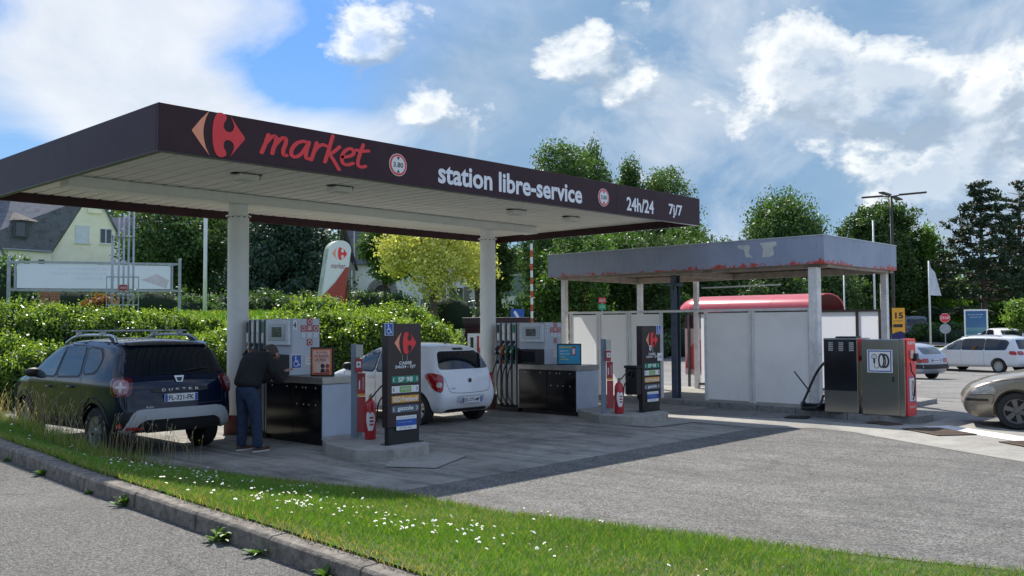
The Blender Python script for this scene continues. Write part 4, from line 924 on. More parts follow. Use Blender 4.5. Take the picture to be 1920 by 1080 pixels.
MB().prism([(-.045, .022), (-.025, -.03), (.025, -.03), (.045, .022)], (0, yb-.034, 1.09), XX, (0, .25, 1), .003).build('badge_inset', M_trim, suv.root)
text('badge_script', 'Aubin', M_silver, suv.root, (-.46, suv.cast(-.46, .72, ('r',))[0].y-.01, .72), XX, ZZ, h=.04, w=.12, shear=.4)
suv.plate('FL-321-FK', .0, .83, suv.cast(0, .83, ('r',))[0].y-.012, .50, .11)
for sg in (-1, 1):
    an = math.atan2(-1, sg*.62); tx = lambda a: a
    n_ = Vector((math.cos(an), math.sin(an), 0)); u = Vector((-math.sin(an), math.cos(an), 0)); cpt = Vector((sg*.80, -2.04, 1)); uc = u.dot(cpt)
    f = suv.patch('tail_light', [(uc-.145, .87), (uc+.145, .87), (uc+.15, 1.13), (uc-.15, 1.13)], ('c', an), mat('deep_maroon_lamp', (.10, .006, .012), .12, coat=.6), .018, .035, rnd=2, skirt=.04)
    g_ = suv.patch('lens', [(uc-.10, .90), (uc+.10, .90), (uc+.10, 1.10), (uc-.10, 1.10)], ('c', an), mat('pink_lens', (.34, .17, .19), .15, var=.3, vscale=30, coat=.5), .024, .035, parent=f, rnd=2)
    suv.patch('light_cross', [(uc-.07, .992), (uc-.022, .98), (uc-.01, .93), (uc+.01, .93), (uc+.022, .98), (uc+.07, .992), (uc+.07, 1.008), (uc+.022, 1.02), (uc+.01, 1.07), (uc-.01, 1.07), (uc-.022, 1.02), (uc-.07, 1.008)], ('c', an), M_tailw, .027, .03, parent=f, rnd=0)
    suv.patch('reflector', [(sg*.66-.1, .42), (sg*.66+.1, .42), (sg*.66+.1, .46), (sg*.66-.1, .46)], ('r',), M_tail, .06, .05, rnd=0) if sg < 0 else None
    h = suv.cast(-1.72, .5, ('s', sg)); MB().box(sg*.78-.08, sg*.78+.08, -2.08, -2.04, .44, .50).build('reflector', M_tail, suv.root)
    # roof rail
    xr = sg*.60; P = catmull([(xr+sg*.03, -1.5, 1.60), (xr, -1.3, 1.70), (xr, -.6, 1.715), (xr, .0, 1.69), (xr+sg*.02, .32, 1.59)], 6)
    MB().tube(P, .022, 8).build('roof_rail', M_silver if sg < 0 else M_grey, suv.root, smooth=True); MB().tube([(xr+sg*.03, -1.5, 1.585), (xr, -1.24, 1.69)], .034, 8).build('rail_foot', M_trim, suv.root, smooth=True)
for y in (-.95, -.1):
    MB().box(-.70, .70, y-.035, y+.035, 1.765, 1.79).box(-.63, -.56, y-.04, y+.04, 1.70, 1.765).box(.56, .63, y-.04, y+.04, 1.70, 1.765).build('roof_bar', M_grey, suv.root, bevel=.006)
MB().tube([(.05, -1.42, 1.62), (.08, -1.56, 1.82)], .004, 5).lathe([(.03, 0), (.015, .03)], (.05, -1.42, 1.62), n=10).build('aerial', M_trim, suv.root)
MB().tube([(.1, suv.cast(.1, 1.2, ('r',))[0].y-.03, 1.20), (.35, suv.cast(.35, 1.22, ('r',))[0].y-.035, 1.225), (.52, suv.cast(.52, 1.27, ('r',))[0].y-.03, 1.235)], .012, 6).build('rear_wiper', M_black, suv.root)
suv.patch('roof_spoiler', [(-.62, 1.555), (.62, 1.555), (.6, 1.60), (-.6, 1.60)], ('r',), M_suv, .05, .06, rnd=1, skirt=.08)

# ---- white hatchback at pump 2
M_wh = paint('white_paint', (.76, .77, .79))
ka = Car('parked_car', 'white small hatchback with red tail lights, rear to the camera, at pump 2', (3.68, -.09, 0), R_(90), 3.68, 1.60, 1.48,
    [(-1.66, .22), (-1.77, .30), (-1.835, .48), (-1.82, .66), (-1.77, .86), (-1.70, .98), (-1.60, 1.17), (-1.48, 1.37), (-1.32, 1.43), (-.9, 1.475), (-.3, 1.48), (.15, 1.42), (.55, 1.26), (1.0, 1.00), (1.3, .93), (1.62, .82), (1.78, .66), (1.83, .45), (1.76, .22), (1.6, .18)], .93, .46, M_wh, [(-1.23, .295), (1.15, .295)], r=.14, ptaper=(.11, .16), arch=.04)
side_set(ka, [[(.93, .98), (.55, 1.20), (.25, 1.33), (.0, 1.37), (.02, .97)], [(-.07, .97), (-.08, 1.38), (-.55, 1.37), (-.72, .99)], [(-.80, 1.02), (-.66, 1.36), (-.98, 1.30), (-1.18, 1.13), (-1.1, 1.05)]],
    [[(.82, .3), (.95, .7), (.93, .96)], [(-.03, .27), (-.04, .95)], [(-.62, .30), (-.85, .62), (-.84, .9), (-.7, 1.4)], [(-.66, .28), (.84, .28)]], glass=[M_glass2, M_glass2, M_glass])
ka.add_wheels('twin', .185); ka.mirror(.80, .97, M_trim); ka.handle(.08, .84, M_wh); ka.handle(-.55, .86, M_wh)
ka.patch('rear_window', [(-.60, 1.02), (.60, 1.02), (.62, 1.07), (.52, 1.35), (-.52, 1.35), (-.62, 1.07)], ('r',), M_glass, .006, .06, rnd=2)
ka.patch('third_brake_light', [(-.13, 1.37), (.13, 1.37), (.12, 1.405), (-.12, 1.405)], ('r',), M_trim, .015, .05, rnd=0)
ka.line('tailgate_seam', [(-.66, 1.0), (-.58, .85), (-.52, .66), (-.42, .60), (0, .585), (.42, .60), (.52, .66), (.58, .85), (.66, 1.0)], ('r',), M_trim, .008)
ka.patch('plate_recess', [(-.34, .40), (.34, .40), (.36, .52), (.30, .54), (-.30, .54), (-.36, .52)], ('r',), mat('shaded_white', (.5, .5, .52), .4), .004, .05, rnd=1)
ka.patch('lower_bumper_trim', [(-.55, .235), (.55, .235), (.5, .30), (-.5, .30)], ('r',), M_trim, .008, .05, rnd=1)
ka.plate('ES-275-MF', .02, .455, ka.cast(0, .455, ('r',))[0].y-.01, .50, .105)
yb = ka.cast(0, .80, ('r',))[0].y; MB().lathe([(.052, 0), (.052, .012), (.044, .014)], (0, yb+.006, .81), (0, -1, 0), 24).build('badge_ring', M_silver, ka.root); MB().lathe([(.036, .016), (.036, .018)], (0, yb+.006, .81), (0, -1, 0), 20).build('badge_centre', M_trim, ka.root)
text('badge_script', 'KARL', M_tail, ka.root, (-.42, ka.cast(-.42, .68, ('r',))[0].y-.008, .68), XX, ZZ, h=.025, w=.1)
for sg in (-1, 1):
    an = math.atan2(-1, sg*.75); u = Vector((-math.sin(an), math.cos(an), 0)); uc = u.dot(Vector((sg*.70, -1.66, 0))); k = -sg
    # outer edge is towards the flank: tangential coordinate grows to the right seen from outside
    e = 1 if u.x*sg > 0 else -1
    f = ka.patch('tail_light', [(uc+e*.20, .93), (uc+e*.10, .97), (uc-e*.11, .93), (uc-e*.15, .82), (uc-e*.12, .60), (uc+e*.02, .64), (uc+e*.12, .78)], ('c', an), M_tail, .012, .035, rnd=1, skirt=.03)
    ka.patch('clear_lens', [(uc-e*.02, .80), (uc-e*.12, .79), (uc-e*.10, .70), (uc-e*.01, .71)], ('c', an), M_tailw, .017, .03, parent=f, rnd=1)
MB().tube([(0, -1.15, 1.46), (.03, -1.3, 1.66)], .004, 5).lathe([(.025, 0), (.012, .03)], (0, -1.15, 1.465), n=10).build('aerial', M_trim, ka.root)
for sg in (-1, 1): ka.patch('headlight', [(1.25, .72), (1.6, .62), (1.66, .74), (1.3, .88)], ('s', sg), M_head, .006, .05)

# ---- brown grey saloon entering at the right
M_bg = paint('grey_brown_metallic', (.25, .215, .17), metal=.35)
bw_c = Car('parked_car', 'dusty grey brown saloon with dark alloy wheels, nose entering at the right edge', (10.26, -10.85, 0), R_(109), 4.5, 1.74, 1.42,
    [(-2.1, .25), (-2.22, .35), (-2.25, .6), (-2.2, .92), (-1.9, 1.0), (-1.55, 1.04), (-1.0, 1.32), (-.5, 1.41), (.0, 1.415), (.35, 1.34), (.98, .99), (1.3, .94), (1.7, .85), (2.05, .73), (2.20, .58), (2.24, .42), (2.19, .24), (2.0, .18)], .93, .45, M_bg, [(-1.3, .31), (1.42, .315)], r=.13, ptaper=(.1, .2), arch=.05)
side_set(bw_c, [[(.85, .97), (.40, 1.26), (.1, 1.34), (.08, .98)], [(0, .98), (.0, 1.34), (-.7, 1.28), (-.95, .99)]], [[(.88, .3), (.95, .7), (.9, .95)], [(.04, .25), (.04, .96)], [(.95, .92), (1.9, .79)], [(-.9, .27), (.9, .27)]])
bw_c.add_wheels('wide', .2, M_rimd, 6); bw_c.mirror(.72, .97, M_bg); bw_c.handle(.25, .82, M_bg)
for sg in (-1, 1):
    bw_c.patch('headlight', [(1.72, .60), (2.10, .58), (2.11, .66), (1.78, .76)], ('s', sg), M_head, .006, .04, rnd=1)
    bw_c.patch('indicator', [(1.02, .74), (1.12, .74), (1.12, .775), (1.02, .775)], ('s', sg), mat('amber_lens', (.7, .2, .08), .3), .012, .03, rnd=1)
    bw_c.patch('bumper_strip', [(1.85, .47), (2.2, .47), (2.2, .51), (1.85, .51)], ('s', sg), M_trim, .012, .05, rnd=0)
    bw_c.line('bumper_seam', [(1.80, .42), (1.78, .58), (2.15, .56)], ('s', sg), M_trim, .01)
for x in (-.5, .45): MB().box(x-.02, x+.02, 1.12, 1.16, .97, 1.02).build('washer_jet', M_trim, bw_c.root)
# ---- white people carrier
M_wh2 = paint('cool_white_paint', (.64, .66, .68))
def carz(x, y): return H(x, y)
def car_at(px, s, px2=None): p = at(px, s); return p
p = rs((1835-960)/1732.7*44.4, 44.4)
mv = Car('parked_car', 'long white people carrier with towbar parked side on behind the air pump', (p.x, p.y, H(p.x, p.y)-.02), R_(74), 4.85, 1.90, 1.72,
    [(-2.28, .32), (-2.38, .42), (-2.42, .62), (-2.36, .95), (-2.30, 1.08), (-2.16, 1.38), (-2.02, 1.62), (-1.8, 1.68), (-1.2, 1.72), (0, 1.71), (.45, 1.64), (.9, 1.42), (1.45, 1.10), (1.75, 1.02), (2.15, .88), (2.36, .70), (2.42, .45), (2.34, .24), (2.1, .2)], 1.03, .36, M_wh2, [(-1.45, .33), (1.45, .33)], r=.13)
side_set(mv, [[(1.30, 1.08), (.9, 1.36), (.62, 1.52), (.40, 1.55), (.40, 1.08)], [(.33, 1.08), (.33, 1.56), (-.75, 1.57), (-.75, 1.08)], [(-.82, 1.08), (-.82, 1.57), (-1.75, 1.52), (-1.92, 1.40), (-1.80, 1.10)]],
    [[(1.3, .3), (1.35, .8), (1.3, 1.05)], [(.36, .3), (.36, 1.05)], [(-.78, .3), (-.78, 1.05)], [(-.9, .34), (1.1, .34)]], glass=[M_glass2, M_glass, M_glass])
mv.add_wheels('multi', .21, M_rim, 12); mv.mirror(1.15, 1.05, M_wh2); mv.handle(.2, .88, M_wh2); mv.handle(-.95, .9, M_wh2)
mv.patch('rear_window', [(-.68, 1.12), (.68, 1.12), (.58, 1.55), (-.58, 1.55)], ('r',), M_glass, .006, .08)
mv.plate('CD-418-LR', 0, .80, mv.cast(0, .8, ('r',))[0].y-.01)
for sg in (-1, 1):
    mv.patch('tail_light', [(sg*.44, .86), (sg*.84, .86), (sg*.84, 1.04), (sg*.5, 1.04)], ('r',), M_tail, .012, .05, rnd=1); mv.patch('tail_light', [(-2.32, .86), (-2.0, .88), (-1.98, 1.04), (-2.26, 1.04)], ('s', sg), M_tail, .012, .05, rnd=1)
MB().tube([(0, -2.3, .35), (0, -2.55, .35), (0, -2.56, .45)], .025, 8).build('towbar', M_trim, mv.root)
for sg in (-1, 1): MB().tube([(sg*.66, -1.6, 1.66), (sg*.66, -1.3, 1.74), (sg*.66, .2, 1.74), (sg*.66, .5, 1.64)], .018, 6).build('roof_rail', M_silver, mv.root)
# ---- small silver hatchback in front of it
M_sil = paint('light_silver_paint', (.40, .43, .48), metal=.3)
p = rs((1722-960)/1732.7*35.6, 35.6)
sx = Car('parked_car', 'small silver blue hatchback with black bumpers parked just right of the red air pump', (p.x+.1, p.y+1.0, H(p.x, p.y)-.02), R_(72), 3.7, 1.6, 1.37,
    [(-1.7, .25), (-1.8, .35), (-1.84, .55), (-1.80, .84), (-1.72, .95), (-1.5, 1.15), (-1.25, 1.31), (-.9, 1.36), (-.1, 1.37), (.3, 1.3), (.85, .95), (1.2, .88), (1.65, .75), (1.8, .55), (1.82, .35), (1.7, .2)], .88, .42, M_sil, [(-1.13, .285), (1.2, .285)], r=.1)
side_set(sx, [[(.75, .93), (.4, 1.16), (.1, 1.27), (.0, .93)], [(-.08, .93), (-.06, 1.28), (-.95, 1.25), (-1.15, .98)]], [[(.8, .3), (.82, .9)], [(-.03, .3), (-.03, .92)]])
sx.add_wheels('wide', .17, M_rim, 6); sx.mirror(.65, .92, M_trim)
sx.patch('rear_window', [(-.56, .98), (.56, .98), (.5, 1.24), (-.5, 1.24)], ('r',), M_glass2, .006, .06)
sx.patch('rear_bumper', [(-.74, .44), (.74, .44), (.74, .60), (-.74, .60)], ('r',), M_trim, .04, .08, rnd=1, skirt=.06)
sx.plate('BX-604-QT', 0, .74, sx.cast(0, .74, ('r',))[0].y-.01)
for sg in (-1, 1):
    sx.patch('tail_light', [(sg*.42, .66), (sg*.72, .66), (sg*.72, .82), (sg*.42, .82)], ('r',), M_tail, .012, .05, rnd=1); sx.patch('tail_light', [(-1.80, .66), (-1.58, .66), (-1.58, .82), (-1.74, .82)], ('s', sg), M_tail, .01, .04, rnd=1)
    sx.patch('side_bumper', [(-1.8, .44), (-1.45, .44), (-1.45, .60), (-1.8, .60)], ('s', sg), M_trim, .03, .06, rnd=1, skirt=.04); sx.patch('side_strip', [(-.8, .46), (.85, .46), (.85, .56), (-.8, .56)], ('s', sg), M_trim, .012, .08, rnd=0)
# ---- van going away
M_vg = paint('slate_grey_paint', (.13, .155, .18)); p = rs((1702-960)/1732.7*73, 73)
vn = Car('van', 'slate grey van driving away on the far road beside the orange poster', (p.x, p.y, .42), R_(33), 5.1, 1.93, 1.95,
    [(-2.4, .35), (-2.52, .45), (-2.55, .7), (-2.53, 1.1), (-2.48, 1.5), (-2.4, 1.84), (-2.2, 1.93), (-1, 1.96), (.8, 1.95), (1.2, 1.85), (1.9, 1.25), (2.3, 1.08), (2.5, .85), (2.55, .5), (2.45, .25), (2.2, .22)], 1.1, .16, M_vg, [(-1.6, .34), (1.6, .34)], cat='van', r=.1)
side_set(vn, [[(1.5, 1.15), (1.1, 1.62), (.7, 1.7), (.7, 1.12)], [(.55, 1.12), (.55, 1.7), (-.8, 1.7), (-.8, 1.12)], [(-.95, 1.12), (-.95, 1.7), (-2.2, 1.68), (-2.25, 1.15)]], [[(.62, .4), (.62, 1.8)], [(-.87, .4), (-.87, 1.8)]])
vn.add_wheels('wide', .22, M_rim, 5); vn.patch('rear_window', [(-.72, 1.18), (.72, 1.18), (.68, 1.72), (-.68, 1.72)], ('r',), M_glass, .006, .08); vn.patch('bumper', [(-.85, .4), (.85, .4), (.85, .62), (-.85, .62)], ('r',), M_trim, .03, .08, rnd=1)
for sg in (-1, 1): vn.patch('tail_light', [(sg*.76, .9), (sg*.9, .9), (sg*.88, 1.35), (sg*.76, 1.35)], ('r',), M_tail, .015, .06, rnd=1)
vn.mirror(1.5, 1.15, M_trim); vn.line('tailgate_seam', [(-.8, .66), (-.8, 1.8), (.8, 1.8), (.8, .66)], ('r',), M_trim, .015, cat=False)
# ---- white saloon far behind
p = rs((1872-960)/1732.7*58, 58)
wc = Car('parked_car', 'white saloon half hidden behind the roof of the white people carrier', (p.x, p.y, -.02+.04), R_(40), 4.2, 1.72, 1.45,
    [(-1.95, .25), (-2.1, .4), (-2.12, .65), (-2.05, .95), (-1.75, 1.03), (-1.2, 1.36), (-.7, 1.44), (0, 1.45), (.4, 1.35), (1.0, 1.0), (1.6, .9), (2.0, .75), (2.1, .45), (2.0, .22)], .95, .42, M_wh, [(-1.25, .3), (1.3, .3)])
side_set(wc, [[(.85, 1.0), (.4, 1.28), (.1, 1.37), (.05, 1.0)], [(-.03, 1.0), (-.02, 1.37), (-.8, 1.34), (-1.1, 1.05)]], [[(.0, .3), (.0, 1.0)]]); wc.add_wheels('wide', .19, M_rim, 5)
wc.patch('rear_window', [(-.62, 1.05), (.62, 1.05), (.52, 1.34), (-.52, 1.34)], ('r',), M_glass, .006, .07); wc.mirror(.7, 1.0, M_wh)
# ---- silver car on the bank road
M_sv = paint('pale_silver_paint', (.45, .47, .49), metal=.3); p = rs((886-960)/1732.7*75.5, 75.5)
sc_ = Car('parked_car', 'pale silver car on the road above the kiosk, left of the second column', (p.x, p.y, 2.42), R_(141), 4.3, 1.75, 1.45,
    [(-2.0, .25), (-2.12, .4), (-2.14, .7), (-2.05, .98), (-1.8, 1.05), (-1.3, 1.36), (-.7, 1.45), (0, 1.46), (.5, 1.34), (1.1, 1.0), (1.7, .86), (2.05, .7), (2.14, .45), (2.05, .22)], .95, .42, M_sv, [(-1.3, .31), (1.35, .31)])
side_set(sc_, [[(.95, 1.0), (.45, 1.28), (.1, 1.36), (.05, 1.0)], [(-.03, 1.0), (-.02, 1.37), (-.9, 1.3), (-1.2, 1.02)]], [[(.0, .3), (.0, 1.0)]]); sc_.add_wheels('wide', .19, M_rim, 5)
sc_.mirror(.8, 1.0, M_sv)
for sg in (-1, 1): sc_.patch('headlight', [(1.75, .62), (2.05, .6), (2.0, .74), (1.75, .78)], ('s', sg), M_head, .006, .05)
# ------------------------------------------------------------------ bent man at the payment terminal
M_jack = mat('black_jacket_cloth', (.010, .010, .013), .85, var=.4, vscale=9, bump=1.0, bscale=13); M_jean = mat('dark_blue_denim', (.02, .036, .075), .85, var=.4, vscale=7, bump=1.0, bscale=14)
M_skin = mat('skin', (.42, .24, .17), .5, var=.08); M_hair = mat('grey_brown_hair', (.07, .055, .045), .8, var=.5, vscale=60, bump=.6, bscale=120)
M_shoe = mat('brown_leather', (.07, .032, .024), .6, var=.2); M_sole = mat('white_sole', (.6, .58, .54), .6)
def skin_obj(name, verts, edges, radii, m, parent, root=0, sub=2):
    me = bpy.data.meshes.new(name); me.from_pydata([tuple(v) for v in verts], edges, []); ob = bpy.data.objects.new(name, me); C.objects.link(ob)
    ob.modifiers.new('s', 'SKIN'); sv = me.skin_vertices[0].data
    for i, r in enumerate(radii): sv[i].radius = r if isinstance(r, tuple) else (r, r); sv[i].use_root = (i == root)
    ob.modifiers['s'].use_smooth_shade = True; u = ob.modifiers.new('u', 'SUBSURF'); u.levels = u.render_levels = sub
    dg = bpy.context.evaluated_depsgraph_get(); nm = bpy.data.meshes.new_from_object(ob.evaluated_get(dg)); bpy.data.objects.remove(ob)
    nm.materials.clear(); return mesh_obj(name, nm, m, parent, smooth=True)
# local frame: +x = the way he faces (towards the terminal), y = his left; origin between the feet
man = E('person', 'man in black jacket and dark jeans bending over the payment terminal of pump 4', 'person', (-1.02, -2.10, 0), R_(8))
def head_pts():
    pass
# trousers + legs: one skinned mesh; jacket torso and arms: one mesh; hands and head skin
L = [(-.06, 0, .93), (-.05, .10, .84), (-.03, .12, .50), (-.05, .13, .10), (-.05, .13, .05), (-.05, -.10, .84), (-.0, -.15, .50), (-.02, -.20, .10), (-.02, -.20, .05), (-.05, 0, 1.0)]
skin_obj('jeans', L, [(0, 1), (1, 2), (2, 3), (3, 4), (0, 5), (5, 6), (6, 7), (7, 8), (0, 9)], [(.18, .15), (.125, .125), (.09, .09), (.074, .074), (.078, .078), (.125, .125), (.09, .09), (.074, .074), (.078, .078), (.17, .14)], M_jean, man)
body = skin_obj('body', [(.26, .01, 1.40), (.34, .015, 1.44), (.41, .02, 1.445), (.46, .02, 1.42), (.485, .02, 1.37), (.47, .02, 1.33)], [(0, 1), (1, 2), (2, 3), (3, 4), (4, 5)], [.062, .066, .098, .098, .07, .045], M_skin, man, sub=2)
J = [(-.07, 0, .90), (-.04, 0, 1.02), (.03, 0, 1.19), (.13, 0, 1.33), (.24, 0, 1.40), (.305, .01, 1.425),
     (.17, .17, 1.34), (.27, .21, 1.14), (.37, .20, 1.0), (.53, .16, 1.06),      # left arm
     (.17, -.17, 1.33), (.26, -.23, 1.12), (.36, -.22, 1.0), (.57, -.10, 1.13)]   # right arm
skin_obj('jacket', J, [(0, 1), (1, 2), (2, 3), (3, 4), (4, 5), (3, 6), (6, 7), (7, 8), (8, 9), (3, 10), (10, 11), (11, 12), (12, 13)],
         [(.25, .20), (.235, .19), (.235, .185), (.225, .165), (.14, .12), (.09, .08), .112, .088, .074, .052, .112, .088, .074, .052], M_jack, man)
# head details: hair cap, ears, nose, brow
hm = MB(); hm.lathe([(.001, .115), (.05, .112), (.085, .09), (.104, .05), (.110, .0), (.106, -.04), (.09, -.055)], (.405, .02, 1.44), Vector((-.25, 0, 1)), 24); h_ = hm.build('hair', M_hair, man, smooth=True)
for sg in (-1, 1):
    MB().lathe([(.006, 0), (.028, .004), (.030, .012), (.018, .018), (.008, .014)], (.43, .02+sg*.097, 1.405), (0, sg, .0), 12).build('ear', M_skin, man, smooth=True)
    MB().lathe([(.001, 0), (.011, .002), (.013, .008), (.001, .015)], (.525, .02+sg*.032, 1.385), (.8, 0, -.4), 10).build('eye', M_dk, man, smooth=True)
MB().tube([(.52, .02, 1.40), (.555, .02, 1.365), (.53, .02, 1.355)], [.010, .017, .012], 8).build('nose', M_skin, man, smooth=True)
MB().tube([(.505, -.01, 1.325), (.512, .02, 1.323), (.505, .05, 1.325)], .006, 6).build('mouth', mat('lips', (.3, .12, .1), .5), man, smooth=True)
# glasses arm seen at the temple
MB().tube([(.52, -.075, 1.40), (.43, -.082, 1.425)], .004, 5).build('glasses', M_dk, man)
def hand(o, fd, up, parent, sc=1, curl=.5, thumb=1):
    fd = Vector(fd).normalized(); up = Vector(up).normalized(); sd = fd.cross(up).normalized(); up = sd.cross(fd); o = Vector(o)
    V = [o-fd*.05, o, o+fd*.045, o+fd*.085]; R = [(.026, .022), (.030, .02), (.042, .018), (.040, .014)]; Ed = [(0, 1), (1, 2), (2, 3)]
    for k, (off, ln) in enumerate(((-.030, .066), (-.010, .078), (.010, .072), (.029, .056))):
        b = o+fd*.082+sd*off; n = len(V); d1 = (fd-up*curl*.5+sd*off*4).normalized(); d2 = (fd-up*curl*1.3).normalized()
        V += [b, b+d1*ln*.5, b+d1*ln*.5+d2*ln*.5]; R += [.0095, .009, .0075]; Ed += [(3, n), (n, n+1), (n+1, n+2)]
    n = len(V); b = o+fd*.02+sd*-.035*thumb; V += [b, b+(fd*.6-sd*.8*thumb-up*.3).normalized()*.035, b+(fd*.6-sd*.8*thumb-up*.3).normalized()*.035+(fd-up*.4-sd*.2*thumb).normalized()*.03]; R += [.014, .011, .009]; Ed += [(1, n), (n, n+1), (n+1, n+2)]
    return skin_obj('hand', V, Ed, R, M_skin, parent, root=1, sub=1)
hand((.61, -.08, 1.15), (.9, .15, .25), (0, .2, 1), man, curl=.5)
hand((.565, .15, 1.07), (1, -.2, .1), (0, 0, 1), man, curl=.9, thumb=-1)
for sy, sx_, yaw in ((.13, -.05, R_(-3)), (-.20, -.02, R_(-10))):
    s_ = MB(); n = 20
    def outline(k): return [(sx_-.09+(.155+.155*math.cos(a))*1.0 if 0 else sx_+.065+.155*math.cos(a)*(1), sy+.048*math.sin(a)*(1+.15*math.cos(a))) for a in [2*math.pi*i/n for i in range(n)]]
    O = outline(0); cx, cy = sx_+.065, sy
    def ringz(sc_, z, dx=0): return [(cx+dx+(a-cx)*sc_, cy+(b-cy)*sc_, z) for a, b in O]
    def loft(mb, rings):
        vs = [v for r in rings for v in r]; k = len(rings); mb.add(vs, [(i*n+j, i*n+(j+1) % n, (i+1)*n+(j+1) % n, (i+1)*n+j) for i in range(k-1) for j in range(n)]+[tuple(range(n))[::-1], tuple((k-1)*n+j for j in range(n))])
    so_ = MB(); loft(so_, [ringz(1.03, 0), ringz(1.03, .022)]); sl_ = so_.build('shoe_sole', M_sole, man, smooth=True, angle=40)
    up_ = MB(); loft(up_, [ringz(1.0, .022), ringz(1.0, .04), ringz(.9, .065, -.01), [(a-.045*(a-cx)/.155-.03 if 1 else a, b, z) for a, b, z in ringz(.62, .085, -.015)], ringz(.35, .105, -.065)]); u_ = up_.build('shoe', M_shoe, man, smooth=True, angle=70)
    for q in range(3): MB().tube([(cx+.02+.025*q, cy-.03, .078-.006*q), (cx+.02+.025*q, cy, .088-.008*q), (cx+.02+.025*q, cy+.03, .078-.006*q)], .0045, 5).build('lace', M_sole, u_)
# ------------------------------------------------------------------ old wash bay
def peelmat():
    m = bpy.data.materials.new('faded_blue_grey_fascia_peeling_to_red'); m.use_nodes = True; nt = m.node_tree; b = nt.nodes['Principled BSDF']; b.inputs['Roughness'].default_value = .5
    v = NT(nt, 'ShaderNodeTexCoord').outputs['Object']; sp = NT(nt, 'ShaderNodeSeparateXYZ'); nt.links.new(v, sp.inputs[0])
    c = ramp(nt, noise(nt, v, 1.2, 6, .6), [(.3, (.25, .28, .37)), (.7, (.33, .36, .455))])
    c = mix(nt, M_(nt, 'MULTIPLY', ramp(nt, noise(nt, v, 9, 8, .75), [(.55, 0), (.7, 1)]), .25), c, (.12, .12, .14))
    lowz = NT(nt, 'ShaderNodeMapRange'); nt.links.new(sp.outputs[2], lowz.inputs[0]); lowz.inputs[1].default_value = 3.03; lowz.inputs[2].default_value = 3.30; lowz.inputs[3].default_value = .17; lowz.inputs[4].default_value = -.085
    hi = NT(nt, 'ShaderNodeMapRange'); nt.links.new(sp.outputs[2], hi.inputs[0]); hi.inputs[1].default_value = 3.52; hi.inputs[2].default_value = 3.59; hi.inputs[3].default_value = 0; hi.inputs[4].default_value = .09
    cl = noise(nt, v, .8, 3, .5); k = M_(nt, 'ADD', M_(nt, 'ADD', lowz.outputs[0], hi.outputs[0]), M_(nt, 'ADD', M_(nt, 'MULTIPLY', cl, .3), M_(nt, 'MULTIPLY', noise(nt, v, 7, 8, .75), .62)))
    red = ramp(nt, k, [(.615, 0), (.622, 1)], 'LINEAR'); c = mix(nt, red, c, ramp(nt, noise(nt, v, 14, 5, .6), [(.35, (.60, .045, .035)), (.65, (.42, .06, .045))]))
    mp = NT(nt, 'ShaderNodeMapping'); mp.inputs['Scale'].default_value = (6, 6, .5); nt.links.new(v, mp.inputs[0])
    c = mix(nt, M_(nt, 'MULTIPLY', ramp(nt, noise(nt, mp.outputs[0], 2.5, 6, .6), [(.56, 0), (.75, 1)]), .35), c, (.14, .14, .15))
    nt.links.new(c, b.inputs['Base Color']); bp = NT(nt, 'ShaderNodeBump'); bp.inputs['Strength'].default_value = .4; bp.inputs['Distance'].default_value = .004; nt.links.new(red, bp.inputs['Height']); nt.links.new(bp.outputs[0], b.inputs['Normal']); return m
M_peel = peelmat()
M_wpost = mat('chipped_white_post', (.76, .73, .70), .6, var=.12, vscale=8, dirt=.3); M_wpanel = mat('white_wall_panel', (.60, .60, .59), .45, var=.05, vscale=1.2, dirt=.12)
def translucent(name, col, f, rough=.45):
    if name in _m and name+'_t' in _m: return _m[name]
    _m[name+'_t'] = 1
    m = mat(name, col, rough, var=.06, vscale=1.2, dirt=.22); nt = m.node_tree; b = nt.nodes['Principled BSDF']; o = [n for n in nt.nodes if n.type == 'OUTPUT_MATERIAL'][0]
    t = NT(nt, 'ShaderNodeBsdfTranslucent'); t.inputs[0].default_value = (*[min(1, c*1.25) for c in col], 1); x = NT(nt, 'ShaderNodeMixShader'); x.inputs[0].default_value = f
    nt.links.new(b.outputs[0], x.inputs[1]); nt.links.new(t.outputs[0], x.inputs[2]); nt.links.new(x.outputs[0], o.inputs[0]); return m
M_wpanel = translucent('white_translucent_panel', (.78, .78, .77), .36)
M_bpost = mat('blue_grey_steel_post', (.09, .115, .16), .5, metal=.3, var=.2, dirt=.3); M_under = mat('rusty_underside_sheet', (.16, .11, .09), .8, var=.5, vscale=3, dirt=.5)
BX0, BX1, BY0, BY1, BZ0, BZ1 = 9.3, 13.1, -6.28, 1.0, 3.03, 3.59
wb = E('wash_bay', 'old open car wash bay with faded blue grey peeling fascia and white wall panels', 'car wash', (0, 0, 0))
MB().box(BX0, BX0+.05, BY0, BY1, BZ0, BZ1).build('front_fascia', M_peel, wb)
MB().box(BX0+.052, BX1-.052, BY0, BY0+.05, BZ0, BZ1).build('side_fascia', M_peel, wb); MB().box(BX1-.05, BX1, BY0, BY1, BZ0, BZ1).build('rear_fascia', M_peel, wb); MB().box(BX0+.052, BX1-.052, BY1-.05, BY1, BZ0, BZ1).build('side_fascia', M_peel, wb)
MB().box(BX0-.012, BX1+.012, BY0-.012, BY1+.012, BZ1+.001, BZ1+.02).build('top_flashing', mat('pale_flashing', (.5, .52, .55), .4, metal=.3), wb)
